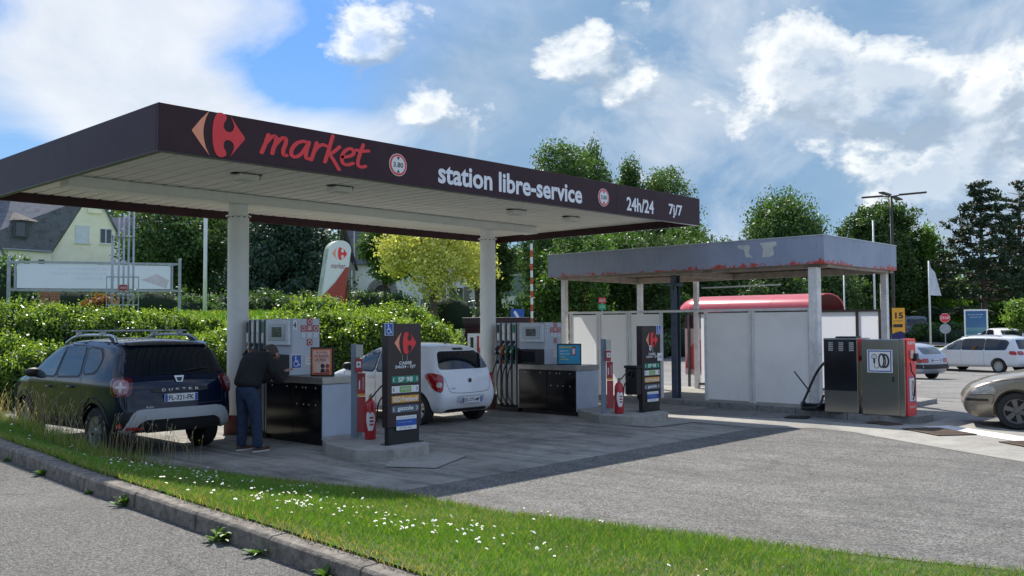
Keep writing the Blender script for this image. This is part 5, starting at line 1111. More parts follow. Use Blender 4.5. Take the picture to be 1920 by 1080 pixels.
# ghost marks of removed lettering
M_gh = mat('ghost_lettering', (.56, .56, .52), .6, var=.1, dirt=.2)
for pts in ([(-4.35, 3.50), (-4.62, 3.50), (-4.66, 3.44), (-4.62, 3.32), (-4.72, 3.22), (-4.55, 3.24), (-4.52, 3.40), (-4.40, 3.43)], [(-4.88, 3.52), (-5.25, 3.53), (-5.27, 3.46), (-5.18, 3.42), (-5.2, 3.26), (-5.1, 3.22), (-4.93, 3.22), (-4.97, 3.38)]):
    MB().prism([(-a, b) for a, b in pts][::-1], (BX0-.001, 0, 0), (0, -1, 0), ZZ, .002).build('ghost_mark', M_gh, wb)
def r_sheet():
    m = MB(); k = 0; y = BY0+.06
    P = []
    while y < BY1-.1: P += [(y, 0), (y+.12, 0), (y+.15, .05), (y+.27, .05)]; y += .30
    A = [(BX0+.06, a, BZ0+.10+b) for a, b in P]; B = [(BX1-.06, a, BZ0+.10+b) for a, b in P]; n = len(P); m.add(A+B, [(i, i+1, i+1+n, i+n) for i in range(n-1)]); return m
r_sheet().build('ribbed_underside', M_under, wb); MB().box(BX0+.06, BX1-.06, BY0+.06, BY1-.06, BZ0+.2, BZ0+.24).build('roof_deck', M_under, wb)
M_beam = mat('dirty_cream_beam', (.42, .36, .31), .7, var=.2, dirt=.5)
for a in ((9.6, 9.72, BY0+.06, BY1-.06), (BX1-.2, BX1-.08, BY0+.06, BY1-.06)): MB().box(a[0], a[1], a[2], a[3], BZ0-.06, BZ0+.09).build('edge_beam', M_beam, wb)
for y in (BY0+.10, -2.2, BY1-.2): MB().box(9.73, BX1-.21, y, y+.1, BZ0-.055, BZ0+.085).build('cross_beam', M_beam, wb)
# posts
for (x, y, w_, m_) in ((9.66, .76, .13, M_wpost), (9.50, -5.98, .19, M_wpost), (12.95, -6.05, .14, M_wpost), (12.95, .76, .13, M_wpost), (13.2, -.9, .12, M_wpost)):
    zt_ = BZ0-.062
    MB().box(x-w_/2, x+w_/2, y-w_/2, y+w_/2, .1, zt_).build('post', m_, wb, bevel=.008)
m = MB(); m.box(9.93, 9.95, -2.40, -2.24, .1, 2.97).box(10.07, 10.09, -2.40, -2.24, .1, 2.97).box(9.951, 10.069, -2.33, -2.31, .1, 2.97); m.build('steel_column', M_bpost, wb, bevel=.003)
MB().box(9.88, 10.14, -2.46, -2.18, 2.72, 2.78).build('column_collar', M_bpost, wb)
# front wall: rail + panels + mullions ; opening between -2.35 and -3.25
def wall(x, segs, z0, z1, pm_, railm, t=.03):
    for (ya, yb) in segs:
        MB().add([(x, ya+.02, z0+.03), (x, yb-.02, z0+.03), (x, yb-.02, z1-.03), (x, ya+.02, z1-.03)], [(0, 1, 2, 3)]).build('wall_panel', pm_, wb)
        for yy in (ya, yb): MB().box(x-.035, x+.035, yy-.03, yy+.03, z0, z1-.001).build('mullion', railm, wb, bevel=.004)
M_mull = mat('white_mullion', (.70, .69, .67), .5, var=.12, dirt=.25)
ys_ = [.62, -.30, -1.20, -2.16]
wall(9.7, [(ys_[i+1]+.035, ys_[i]-.035) for i in range(3)], .13, 2.10, M_wpanel, M_mull)
ys2 = [-3.28, -4.45, -5.80]; wall(9.7, [(ys2[i+1]+.035, ys2[i]-.035) for i in range(2)], .13, 2.10, M_wpanel, M_mull)
MB().box(9.66, 9.74, -5.88, .69, 2.101, 2.155).build('top_rail', M_mull, wb, bevel=.004)
MB().box(9.655, 9.745, -3.25, -2.0, 2.156, 2.163).build('rust_streak', mat('rusty_rail', (.25, .13, .07), .8, var=.3), wb)
# rear wall
M_brownr = mat('brown_grey_frame', (.10, .085, .08), .5, var=.2)
for ya, yb in ((-.97, -1.55), (-1.55, -2.9), (-2.9, -4.3), (-4.3, -5.28), (-5.28, -5.82)):
    MB().add([(13.25, yb+.03, .26), (13.25, ya-.03, .26), (13.25, ya-.03, 2.1), (13.25, yb+.03, 2.1)], [(0, 1, 2, 3)]).build('wall_panel', translucent('rear_translucent_panel', (.74, .74, .76), .5), wb); MB().box(13.21, 13.29, yb-.03, yb+.03, .1, 2.099).build('mullion', M_brownr, wb)
MB().box(13.2, 13.3, -5.9, -.93, 2.10, 2.15).build('top_rail', M_brownr, wb); MB().box(13.2, 13.3, -5.9, -.93, .2, .26).build('bottom_rail', M_brownr, wb)
MB().box(10.3, 10.34, -4.9, -2.75, 2.66, 2.69, rz=R_(-8)).build('light_tube', M_white, wb)
MB().tube(catmull([(9.85, -2.55, 2.95), (9.8, -2.45, 2.8), (9.82, -2.38, 2.6)], 4), .012, 6).build('hanging_cable', M_black, wb)
# barrel roofed red machine shelter inside
sh = E('barrel_shelter', 'red barrel vaulted shelter roof standing behind the old wash bay', 'shelter', (3.85, 1.40, -.1))
M_vault = translucent('glossy_red_vault', (.85, .19, .22), .4, .2); M_vin = mat('shaded_red_inside', (.12, .006, .014), .6, var=.1)  # inside is a dark copy of the red, its shade put into the colour
def vault(y0, y1, name):
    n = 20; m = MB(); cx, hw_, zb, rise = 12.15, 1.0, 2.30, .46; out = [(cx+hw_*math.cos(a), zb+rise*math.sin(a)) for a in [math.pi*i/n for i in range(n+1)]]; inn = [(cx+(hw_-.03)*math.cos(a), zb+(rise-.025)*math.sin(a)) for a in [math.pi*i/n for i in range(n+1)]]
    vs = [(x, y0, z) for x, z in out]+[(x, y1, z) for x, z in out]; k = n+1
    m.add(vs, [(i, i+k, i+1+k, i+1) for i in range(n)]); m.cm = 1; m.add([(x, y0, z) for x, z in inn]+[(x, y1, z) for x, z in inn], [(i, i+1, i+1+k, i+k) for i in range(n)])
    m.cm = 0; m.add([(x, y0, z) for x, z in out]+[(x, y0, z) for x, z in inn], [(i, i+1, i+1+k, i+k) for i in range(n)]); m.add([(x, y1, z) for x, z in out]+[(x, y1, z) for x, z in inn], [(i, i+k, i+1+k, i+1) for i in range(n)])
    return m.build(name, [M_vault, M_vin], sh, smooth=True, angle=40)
for a, b in ((-4.75, -3.50), (-3.49, -2.20), (-2.19, -.90)): vault(a, b, 'vault_sheet')
# rounded far end
vs = []; n = 16; rr = 8
for j in range(rr+1):
    b_ = math.pi/2*j/rr
    for i in range(n+1): a = math.pi*i/n; vs.append((12.15+math.cos(a)*math.cos(b_), -.89+.7*math.sin(b_), 2.30+.46*math.sin(a)*math.cos(b_)))
m = MB(); m.add(vs, [(j*(n+1)+i, (j+1)*(n+1)+i, (j+1)*(n+1)+i+1, j*(n+1)+i+1) for j in range(rr) for i in range(n)]); m.build('vault_end', M_vault, sh, smooth=True)
for y in (-4.75, -2.2, -.9): MB().box(11.15, 13.15, y-.02, y+.02, 2.2, 2.29).build('tie_bar', M_brownr, sh)
for x, y in ((11.17, -4.75), (11.17, -2.2), (11.17, -.9), (13.12, -4.75), (13.12, -.9)): MB().box(x-.03, x+.03, y-.03, y+.03, .1, 2.199).build('leg', M_brownr, sh)
M_poster = mat('faded_red_graphic', (.50, .06, .07), .4, var=.3, vscale=2)
pn = MB().box(11.24, 11.28, -1.30, -.72, .45, 1.80).build('graphic_panel', mat('pinkish_white_panel', (.62, .40, .40), .4, var=.1), sh)
MB().prism([(.0, .2), (.58, .1), (.58, 1.0), (.40, 1.05), (.1, .7)], (11.238, -.72, .45), (0, -1, 0), ZZ, .002).build('red_swirl', M_poster, pn)
MB().box(11.24, 11.28, -1.30, -.72, 1.82, 2.19).build('purple_header', mat('dark_purple', (.06, .01, .03), .4), sh)
MB().box(11.24, 11.28, -4.6, -3.3, .3, 2.05).build('side_panel', M_wpanel, sh)
MB().box(11.1, 11.3, -4.7, -1.7, .12, .2).build('bottom_bar', M_black, sh)
# kerb round the bay and the machine island
kbw = E('wash_kerb', None, None, kind='structure')
K = [(9.56, 1.2), (9.56, .25), (9.56, -.75), (9.57, -1.75), (9.57, -2.75), (9.5, -3.75), (9.42, -4.7), (9.32, -5.6), (9.05, -6.25), (8.80, -6.9), (8.75, -7.65), (9.05, -8.12), (9.6, -8.2), (10.15, -8.0)]
for a, b in zip(K, K[1:]):
    a = Vector(a); b = Vector(b); t = (b-a); n_ = Vector((-t.y, t.x)).normalized()*-1; n_ = -n_ if n_.x < 0 and a.y > -8 else n_; q = t*.008; a2, b2 = a+q, b-q; w_ = Vector((.14, 0)) if a.y > -7.6 else Vector((0, .14))
    MB().add([(a2.x, a2.y, -.02), (b2.x, b2.y, -.02), ((b2+w_).x, (b2+w_).y, -.02), ((a2+w_).x, (a2+w_).y, -.02), (a2.x, a2.y, .125), (b2.x, b2.y, .125), ((b2+w_).x, (b2+w_).y, .125), ((a2+w_).x, (a2+w_).y, .125)], [(0, 3, 2, 1), (4, 5, 6, 7), (0, 1, 5, 4), (1, 2, 6, 5), (2, 3, 7, 6), (3, 0, 4, 7)]).build('kerb_stone', M_kerb2, kbw, bevel=.012)
o = poly_sheet('wash_bay_floor', M_apron, [(9.68, 1.2), (9.68, -3.75), (9.5, -5.6), (9.2, -6.25), (8.95, -6.9), (8.9, -7.6), (9.15, -7.97), (9.6, -8.03), (10.1, -7.86), (10.3, -6.6), (13.6, -6.5), (13.6, 1.2)], .112, zf=lambda x, y: 0); tag(o, kind='structure')
MB().box(10.1, 13.7, -6.9, -6.5, -.3, .10).build('bay_step', M_kerb2)['kind'] = 'structure'
# ---- vacuum cabinet and tyre pump
M_ss = mat('polished_stainless', (.33, .325, .31), .18, metal=1.0, var=.12, vscale=1.6, bump=.05, bscale=2)
vc = E('vacuum_cleaner', 'polished steel vacuum cabinet with three louvres, black hose at its left', 'vacuum cabinet', (8.82, -7.12, .125), R_(2))
MB().box(0, .66, 0, .66, 0, 1.42).build('cabinet', M_ss, vc, bevel=.012); 
MB().box(-.005, -.001, .02, .64, .42, 1.39).build('front_sheet', mat('steel_dark_reflection', (.05, .055, .07), .12, metal=.8, var=.3, vscale=2), vc)  # dark reflection of the surroundings put into the steel colour
for k in range(3):
    b = MB(); 
    for q in range(5): b.obox((-.012, .56-.20*k-.05+.0, 1.33-.035*q), (.006, 0, .004), (0, .045, 0), (0, 0, .008))
    for q in range(5): MB().obox((-.012, .56-.20*k-.05, 1.33-.035*q), (.006, 0, .004), (0, .045, 0), (0, 0, .008)).build('louvre', mat('pale_louvre', (.5, .5, .48), .3, metal=.5), vc)
MB().box(.01, .40, -.006, -.001, .98, 1.415).build('red_panel', M_red, vc); MB().box(.1, .35, -.03, -.007, 1.0, 1.08).build('coin_unit', M_black, vc, bevel=.006)
MB().box(.02, .62, -.006, -.001, .44, .97).build('side_panel', mat('cream_worn_panel', (.33, .28, .20), .3, metal=.6, var=.2), vc); MB().lathe([(.07, 0), (.07, .03)], (.32, 0, .25), (0, -1, 0), 20).build('outlet', M_black, vc)
MB().box(.2, .45, .1, .5, 1.421, 1.45).build('top_vent', M_black, vc)
MB().tube(catmull([(.3, .7, 1.0), (.25, .9, .75), (.2, 1.1, .3), (.1, 1.15, .08), (-.05, .95, .05), (-.03, .75, .12), (.1, .72, .3)], 7), .024, 8).build('hose', M_black, vc, smooth=True); MB().tube([(.2, 1.35, .75), (.25, 1.05, .35)], .014, 8).build('suction_pipe', M_black, vc)
m = MB()
for q in range(3): m.tube(catmull([(.35, .72, .02+.05*q), (.1, .9, .02+.05*q), (.2, 1.2, .02+.05*q), (.45, 1.25, .02+.05*q)], 5), .026, 7)
m.build('coiled_hose', M_black, vc, smooth=True)
ap = E('tyre_pump', 'polished steel and red tyre air pump with blue framed tyre pictogram', 'air pump', (8.78, -8.0, .125), R_(2))
MB().box(0, .56, .10, .78, 0, 1.40).build('cabinet', M_ss, ap, bevel=.012); MB().box(-.004, -.001, .14, .72, .12, 1.22).build('door', M_ss, ap, bevel=.002)
MB().box(.08, .56, -.02, .098, 0, 1.41).build('control_panel', M_red, ap, bevel=.006); MB().box(0, .079, .0, .098, 0, 1.41).build('steel_corner', M_ss, ap, bevel=.006)
s_ = label_card('tyre_sign', ap, (-.005, .44, 1.0), (0, -1, 0), ZZ, .46, .42, M_paper)
q = MB()
for a, b, c, d in ((-.21, .21, .175, .195), (-.21, .21, -.195, -.175), (-.21, -.19, -.175, .175), (.19, .21, -.175, .175)): q.prism([(a, c), (b, c), (b, d), (a, d)], (-.0075, .44, 1.0), (0, -1, 0), ZZ, .001)
q.build('blue_border', M_blue, s_)
q = MB(); g = Vector((-.0075, .44, 1.0)); NXs = (0, -1, 0)
q.ribbon([(.03+.085*.55*math.cos(a), .01+.12*math.sin(a)) for a in [2*math.pi*i/14 for i in range(15)]], .03, g, NXs, ZZ, .001, caps=False); q.ribbon([(.06, .12), (.12, .11), (.155, .04), (.155, -.04), (.12, -.1), (.06, -.11)], .035, g, NXs, ZZ, .0015)
q.ribbon([(.085, .1), (.11, .0), (.085, -.1)], .02, g, NXs, ZZ, .002); q.ribbon([(-.10+.045*math.cos(a), .08+.045*math.sin(a)) for a in [2*math.pi*i/14 for i in range(15)]], .011, g, NXs, ZZ, .001, caps=False)
q.ribbon([(-.115, .065), (-.085, .1)], .008, g, NXs, ZZ, .001); q.ribbon([(-.10, .04), (-.10, -.03)], .035, g, NXs, ZZ, .0012); q.ribbon([(-.10, -.03), (-.09, -.12), (-.03, -.12), (-.01, -.06)], .01, g, NXs, ZZ, .0016); q.build('tyre_pictogram', M_dk, s_)
text('lettering', '0,50 E', M_paper, ap, (.32, -.023, 1.33), XX, ZZ, h=.06, w=.38, bold=.03)
MB().box(.2, .33, -.06, -.021, 1.05, 1.2).build('pressure_gauge', M_silver, ap, bevel=.01); MB().box(.36, .5, -.10, -.021, 1.0, 1.14).build('handset', M_black, ap, bevel=.02)
MB().tube(catmull([(.12, -.06, .98), (.2, -.05, .9), (.22, -.05, .82), (.3, -.08, .7), (.3, -.07, .4), (.24, -.06, .3)], 6), .012, 7).build('air_hose', M_black, ap, smooth=True)
label_card('instruction_sign', ap, (.32, -.021, .48), XX, ZZ, .34, .46, M_blue); c_ = label_card('white_face', ap, (.32, -.024, .48), XX, ZZ, .3, .42, M_paper); MB().ribbon([(.35+.05*math.cos(a), .5+.13*math.sin(a)) for a in [2*math.pi*i/14 for i in range(15)]], .03, (0, -.027, 0), XX, ZZ, .001, caps=False).build('tyre_print', M_dk, c_)
MB().lathe([(.012, 0), (.012, .012)], (-.004, .19, .95), (-1, 0, 0), 10).build('lock', M_black, ap); MB().box(-.018, -.005, .19, .22, .62, .72).build('handle', M_black, ap)
text('print', 'GONFLAGE', M_paper, ap, (.32, -.023, .16), XX, ZZ, h=.04, w=.3, bold=.02)
# ------------------------------------------------------------------ frames, poles, signs, kiosk, houses
M_galv = mat('galvanised_steel', (.36, .39, .41), .45, metal=.5, var=.15); M_mast = mat('white_mast_paint', (.62, .64, .62), .5, var=.08)
def local(p, look=None): return faceyaw(p) if look is None else look
# banner frame
p = at(178, 30.5); ba = E('banner_frame', 'wide galvanised frame holding a long white banner above the left hedge', 'banner', p, faceyaw(p)+R_(-5))
zt_, zb_ = 2.15, .72
for x in (-2.55, 2.62):
    h_ = 4.1-p.z; MB().box(x-.05, x+.05, -.05, .05, -.6, h_+.05).build('post', M_galv, ba, bevel=.006)
zt0, zb0 = 4.0-p.z, 3.02-p.z
fr = MB(); 
MB().box(-2.5, 2.56, -.09, -.03, zt0-.07, zt0).build('top_bar', M_galv, ba); MB().box(-2.5, 2.56, -.09, -.03, zb0, zb0+.08).build('bottom_bar', M_galv, ba)
for x in (-2.36, 2.38): MB().box(x-.03, x+.03, -.088, -.032, zb0+.081, zt0-.071).build('upright', M_galv, ba)
bn = MB().box(-2.31, 2.33, -.065, -.055, zb0+.1, zt0-.09).build('banner_sheet', mat('white_banner', (.84, .86, .90), .5, var=.04, vscale=1), ba)  # plain, nearly even white sheet
M_faint = mat('faint_mirrored_print', (.74, .76, .81), .5)
for k, (s_, w_) in enumerate((('SNOITOMORP ERTOV', 1.9), ('TNATNOC UA SNIOM', 2.5), ('SREISSOD SEL', 1.3))): text('faint_lettering', s_, M_faint, bn, (-.15+.1*k, -.068, zt0-.24-.16*k), XX, ZZ, h=.09, w=w_, bold=.02)
MB().prism([(1.4, zb0+.4), (2.2, zb0+.12), (2.28, zb0+.4), (1.9, zb0+.6)], (0, -.067, 0), XX, ZZ, .001).build('faint_swirl', mat('faint_pink_print', (.66, .58, .60), .5), bn)
for x in (-2.36, 2.38):
    for z in (zb0+.02, zt0-.09): MB().box(x-.12, x+.10, -.11, -.091, z, z+.05).build('clamp', M_galv, ba)
# vent pipes
p = at(232, 28.5); vp = E('vent_pipes', 'row of five tall grey tank vent pipes in a frame in front of the banner', 'pipes', p, faceyaw(p)+R_(-4))
for k, (x, h_) in enumerate(((-.34, 2.85), (-.16, 3.35), (-.02, 3.5), (.12, 3.55), (.26, 3.6))):
    q = MB().tube([(x, 0, -.6), (x, 0, h_)], .042 if k == 0 else .03, 10).build('pipe', M_galv, vp, smooth=True)
    MB().lathe([(.045, 0), (.055, .02), (.055, .06), (.045, .08)], (x, 0, .95-.01*k), n=10).lathe([(.04, 0), (.05, .02), (.04, .05)], (x, 0, .84), n=10).build('coupling', M_galv, q)
MB().tube([(-.38, -.05, 3.3-.53), (.30, -.05, 3.3-.53)], .02, 6).build('clamp_bar', M_galv, vp)
f_ = MB()
for a in ((-.51, -.48, -.03, .0, -.6, 1.5), (.40, .43, -.03, .0, -.6, 1.5)): MB().box(*a).build('frame_upright', M_galv, vp)
MB().box(-.51, .43, -.05, -.031, 1.5, 1.54).build('frame_bar', M_galv, vp); MB().box(-.51, .43, -.05, -.031, .64, .68).build('frame_bar', M_galv, vp)
n_ = MB().box(-.13, .09, -.075, -.055, 1.10, 1.28).build('notice_plate', M_redp, vp); text('print', 'DANGER', M_paper, n_, (-.02, -.078, 1.19), XX, ZZ, h=.06, w=.17)
def pole(name, px, s, ztop, r, label, cat, m=M_mast, zlow=-.5, gr=None):
    p = at(px, s); t = E(name, label, cat, p, faceyaw(p), gr); MB().tube([(0, 0, zlow), (0, 0, ztop-p.z)], r, 12, r2=r*.75).build('pole', m, t, smooth=True); return t, p
pole('mast', 384, 33, 6.2, .075, 'plain white mast rising left of the first canopy column', 'mast')
# red and white barrier pole
t, p = pole('boundary_pole', 997, 36, 5.02, .035, 'thin red and white striped pole behind the far pump', 'pole', mat('pole_core', (.5, .5, .5), .5))
zz = 5.02-p.z
for k in range(13): MB().lathe([(.05, 0), (.05, .262)], (0, 0, zz-.265*(k+1)), n=12).build('stripe', M_paper if k % 2 == 0 else mat('orange_red_stripe', (.50, .06, .03), .5), t)
# leaning price pylon
p = at(625, 45); py = E('price_pylon', 'leaning red and white price pylon with rounded top and red logo behind the hedge', 'sign', p, faceyaw(p)+R_(28)); sh_ = .16
W_ = .62; zb_, zt_ = -.5, 6.05-p.z
def pyl(x, z): return (x+sh_*(z-1.0), z)
def strip(z): return pyl(-W_, z), pyl(W_, z)
top = [pyl(W_*math.cos(a), zt_-.55+.55*math.sin(a)) for a in [math.pi*i/14 for i in range(15)]]
MB().prism([pyl(-W_, zb_), pyl(W_, zb_)]+top, (0, .0, 0), XX, ZZ, .001).build('core_sheet', M_paper, py)
MB().prism([pyl(-W_, zb_), pyl(W_, zb_)]+top, (0, .44, 0), XX, ZZ, .42).build('pylon_body', mat('mossy_white_plastic', (.42, .45, .36), .6, var=.3, vscale=3), py)
wf = MB().prism([pyl(-W_, .9), pyl(.0, 1.75), pyl(W_*.75, 2.6)]+[pyl(W_, 3.1)]+top, (0, -.005, 0), XX, ZZ, .01).build('white_face', M_paper, py)
rf_ = MB().prism([pyl(-W_, zb_), pyl(W_, zb_), pyl(W_, 2.35), pyl(W_*.75, 2.35), pyl(0, 1.6), pyl(-W_, .85)], (0, -.02, 0), XX, ZZ, .01).build('red_face', mat('pylon_red', (.36, .05, .03), .5), py)
MB().box(W_*.9, W_*.9+.02, .03, .40, -.4, 2.3).build('side_strip', mat('pylon_side_red', (.30, .04, .025), .5), py).location.x = .19
logo(py, (pyl(0, 3.05)[0], -.02, 3.05-.05), (1, 0, 0), ZZ, .62)
text('lettering', 'market', mat('wine_red_print', (.25, .03, .05), .5), py, (pyl(0, 2.45)[0], -.025, 2.40), XX, ZZ, h=.26, w=.78, bold=.0, shear=.25)
for k, z in enumerate((.62, .02, -.4)):
    fr_ = MB().prism([pyl(-W_*.85, z-.22), pyl(W_*.55, z-.22), pyl(W_*.55, z+.22), pyl(-W_*.85, z+.22)], (0, -.032, 0), XX, ZZ, .01).build('price_frame', mat('pylon_cream', (.5, .42, .33), .5), py)
    MB().prism([pyl(-W_*.78, z-.17), pyl(W_*.48, z-.17), pyl(W_*.48, z+.17), pyl(-W_*.78, z+.17)], (0, -.044, 0), XX, ZZ, .01).build('price_window', M_black, fr_)
    text('price_digits', ('1,699', '1,659', '1,849')[k], mat('led_red', (.6, .02, .06), .4, emit=((1, .05, .12), .6)), fr_, (pyl(-.02, z)[0], -.058, z), XX, ZZ, h=.2, w=.52, bold=.01)
# kiosk: dark louvred shed
p = rs(-1.15+.0, 31.5); rz_ = YAW-math.pi/2
ks = E('kiosk', 'low dark brown louvred kiosk with flat roof behind the white hatchback', 'kiosk', (p.x, p.y, -.1), rz_)
MB().box(-.55, 1.75, 0, 2.2, 2.0, 2.2).build('roof_edge', M_brown2, ks, bevel=.01); MB().box(-.45, 1.65, .06, 2.1, 0, 1.99).build('wall', M_brown2, ks)
for k in range(6): MB().obox((.6, .02, 1.92-.09*k), (1.06, 0, 0), (0, .03, .02), (0, -.008, .012)).build('louvre', M_brown, ks)
MB().box(-.4, 1.6, .03, .055, .1, 1.40).build('lower_panel', mat('grey_kiosk_panel', (.12, .13, .15), .4), ks)
ks2 = E('info_stand', 'white poster stand with black and red print in front of the brown kiosk', 'poster stand', (rs(-1.22, 29.8).x, rs(-1.22, 29.8).y, 0), rz_)
b_ = MB().box(-.22, .22, 0, .06, .3, 1.57).build('panel', M_paper, ks2); MB().box(-.13, -.03, -.006, -.001, .95, 1.45).build('black_print', M_dk, b_); MB().box(.08, .15, -.006, -.001, .7, 1.5).build('red_print', M_redp, b_)
MB().box(-.2, .2, -.0, .3, 0, .3).build('stand_foot', M_black, ks2)
t = E('inflator_dome', 'red rounded machine beside the white poster stand', 'machine', (rs(-.82, 29.6).x, rs(-.82, 29.6).y, 0), rz_)
MB().lathe([(.28, 0), (.28, .9), (.24, 1.1), (.12, 1.22), (.01, 1.25)], n=24).build('shell', mat('rose_red_plastic', (.5, .08, .1), .4), t, smooth=True, angle=50); MB().box(-.1, .1, -.30, -.27, .6, .85).build('hatch', M_paper, t)
# small blue arrow sign on the bank
t, p = pole('arrow_sign', 970, 44, 2.55, .03, 'small blue direction sign with white arrow by the purple bush', 'sign', M_galv)
b_ = MB().box(-.32, .32, -.05, -.03, 2.45-p.z-.55, 2.6-p.z).build('sign_plate', M_blue, t); MB().ribbon([(-.12, .25), (.0, .05), (.12, -.2)], .13, (0, -.052, 2.2-p.z), XX, ZZ, .002).build('arrow', M_paper, b_)
# petrol pump sign glimpsed among the trees (red and green lights)
t, p = pole('price_sign', 1129, 50, 3.0, .05, 'small red and green price sign under the trees left of the wash bay', 'sign', M_galv)
b_ = MB().box(-.2, .2, -.08, -.03, 3.0-p.z, 3.3-p.z).build('red_display', mat('red_display', (.5, .05, .04), .5), t); text('print', 'GO', M_paper, b_, (0, -.085, 3.15-p.z), XX, ZZ, h=.14)
b_ = MB().box(-.2, .2, -.08, -.03, 2.65-p.z, 2.95-p.z).build('green_display', mat('green_display', (.02, .3, .12), .5), t); text('print', '1,76', M_paper, b_, (0, -.085, 2.8-p.z), XX, ZZ, h=.13)
# right hand side
t, p = pole('street_lamp', 1675, 45, 8.05, .09, 'tall dark car park lamp with four flat arms behind the wash bay', 'street lamp', mat('dark_brown_pole', (.035, .028, .025), .5)); z = 8.05-p.z
M_dpole = mat('dark_brown_pole', (.035, .028, .025), .5)
for a, L_ in ((0, 1.25), (180, 1.0), (75, 1.3), (255, 1.3)):
    d = Vector((math.cos(R_(a)), math.sin(R_(a)), .04 if a == 0 else -.02)); q = MB().tube([(0, 0, z-.03), tuple(d*.4+Vector((0, 0, z)))], .03, 8).build('arm', M_dpole, t); MB().obox(d*(.35+L_/2)+Vector((0, 0, z+.02)), d*L_/2, Vector((-d.y, d.x, 0))*.13, (0, 0, .035)).build('lamp_head', M_dpole, t, bevel=.015)
for px, s, zt, r, lab in ((1583, 52, 4.6, .05, 'white flagpole seen just right of the corner post of the wash bay'), (1640, 58, 8.3, .07, 'tallest white flagpole rising behind the wash bay fascia'), (1652, 62, 4.5, .06, 'short white flagpole next to the tallest one behind the wash bay')):
    pole('flagpole', px, s, zt, r, lab, 'flagpole', gr='bare white flagpoles')
t, p = pole('flagpole', 1743, 62, 6.0, .07, 'white flagpole with drooping white flag in front of the willow', 'flagpole'); z = 6.0-p.z
vs = []; 
for j in range(9):
    for i in range(5): vs.append((.06+.16*i*(.4+.08*j) if j else .06+.02*i, .05*math.sin(i*2+j*.5), z-.15-.27*j-.1*i*(1-j/9)))
m = MB(); m.add(vs, [(j*5+i, j*5+i+1, (j+1)*5+i+1, (j+1)*5+i) for j in range(8) for i in range(4)]); m.build('flag', mat('white_flag', (.6, .62, .66), .7), t, smooth=True)
# stop sign
t, p = pole('stop_sign', 1771, 60, 2.2, .035, 'red octagonal stop sign with a round sign back beneath it', 'stop sign', M_galv); p0 = 2.15-p.z
oc = [(.32*math.cos(math.pi/8+math.pi*k/4), .32*math.sin(math.pi/8+math.pi*k/4)) for k in range(8)]; oc2 = [(a*.93, b*.93) for a, b in oc]
s_ = MB().prism(oc, (0, -.05, p0), XX, ZZ, .02).build('octagon', M_paper, t); MB().prism(oc2, (0, -.071, p0), XX, ZZ, .002).build('red_face', M_red, s_); text('lettering', 'STOP', M_paper, s_, (0, -.076, p0), XX, ZZ, h=.17, w=.5, bold=.02)
MB().prism(disc(.33, 24), (0, -.04, p0-.70), XX, ZZ, .02).build('round_sign_back', M_galv, t)
# blue billboard
p = at(1829, 62); bb = E('billboard', 'white framed blue poster panel with harbour picture in front of the pine', 'billboard', p, faceyaw(p)); z0, z1 = .0-p.z+.3, 2.72-p.z
MB().box(-.72, .72, 0, .15, z0-.5, z1).build('frame', M_paper, bb, bevel=.01)
def bbm():
    m = bpy.data.materials.new('harbour_poster'); m.use_nodes = True; nt = m.node_tree; b = nt.nodes['Principled BSDF']; b.inputs['Roughness'].default_value = .3; v = NT(nt, 'ShaderNodeTexCoord').outputs['Generated']; sp = NT(nt, 'ShaderNodeSeparateXYZ'); nt.links.new(v, sp.inputs[0])
    c = ramp(nt, sp.outputs[2], [(0, (.02, .13, .17)), (.45, (.03, .18, .23)), (.56, (.12, .26, .3)), (.6, (.04, .14, .27)), (1, (.03, .11, .25))]); k = ramp(nt, noise(nt, v, 9, 6, .7), [(.55, 0), (.62, 1)])
    band = ramp(nt, sp.outputs[2], [(.18, 0), (.24, 1), (.4, 1), (.46, 0)]); c = mix(nt, M_(nt, 'MULTIPLY', k, band), c, (.4, .45, .45)); nt.links.new(c, b.inputs['Base Color']); return m
b_ = MB().box(-.62, .62, -.008, -.001, z0-.35, z1-.1).build('poster', bbm(), bb)
for k, (s_, w_) in enumerate((('Un port, une ville', .9), ('a deux pas de la mer', .7))): text('print', s_, M_paper, b_, (-.02, -.011, z1-.35-.17*k), XX, ZZ, h=.09, w=w_)
# orange poster behind the bay
p = at(1683, 44); ob_ = E('poster_board', 'orange upright poster with number 15 and dark figures behind the wash bay post', 'poster board', p, faceyaw(p)); z0, z1 = -.2, 2.55-p.z
MB().box(-.26, .30, 0, .08, z0, z1).build('board', mat('poster_orange', (.80, .38, .03), .5), ob_)
text('lettering', '15', M_dk, ob_, (.05, -.003, z1-.36), XX, ZZ, h=.3, w=.36, bold=.04); text('lettering', 'EUROS', M_dk, ob_, (.0, -.003, z1-.62), XX, ZZ, h=.06, w=.4); MB().box(-.22, .2, -.004, -.001, z1-.92, z1-.77).build('dark_label', M_dk, ob_)
MB().prism([(-.3, z1-1.6), (.3, z1-1.6), (.3, z1-1.2), (.1, z1-1.1), (-.1, z1-1.15), (-.3, z1-1.25)], (0, -.002, 0), XX, ZZ, .002).build('figures_print', mat('navy_print', (.02, .02, .1), .5, var=.4, vscale=9), ob_)
# pedestrian sign far right
t, p = pole('pedestrian_sign', 1905, 66, 2.6, .035, 'small blue pedestrian sign near the right edge', 'sign', M_galv); MB().box(-.25, .25, -.05, -.03, 2.0-p.z, 2.6-p.z).build('plate', mat('pale_blue_sign', (.05, .2, .45), .5), t)
for k, px in enumerate((1722, 1728)): 
    pass
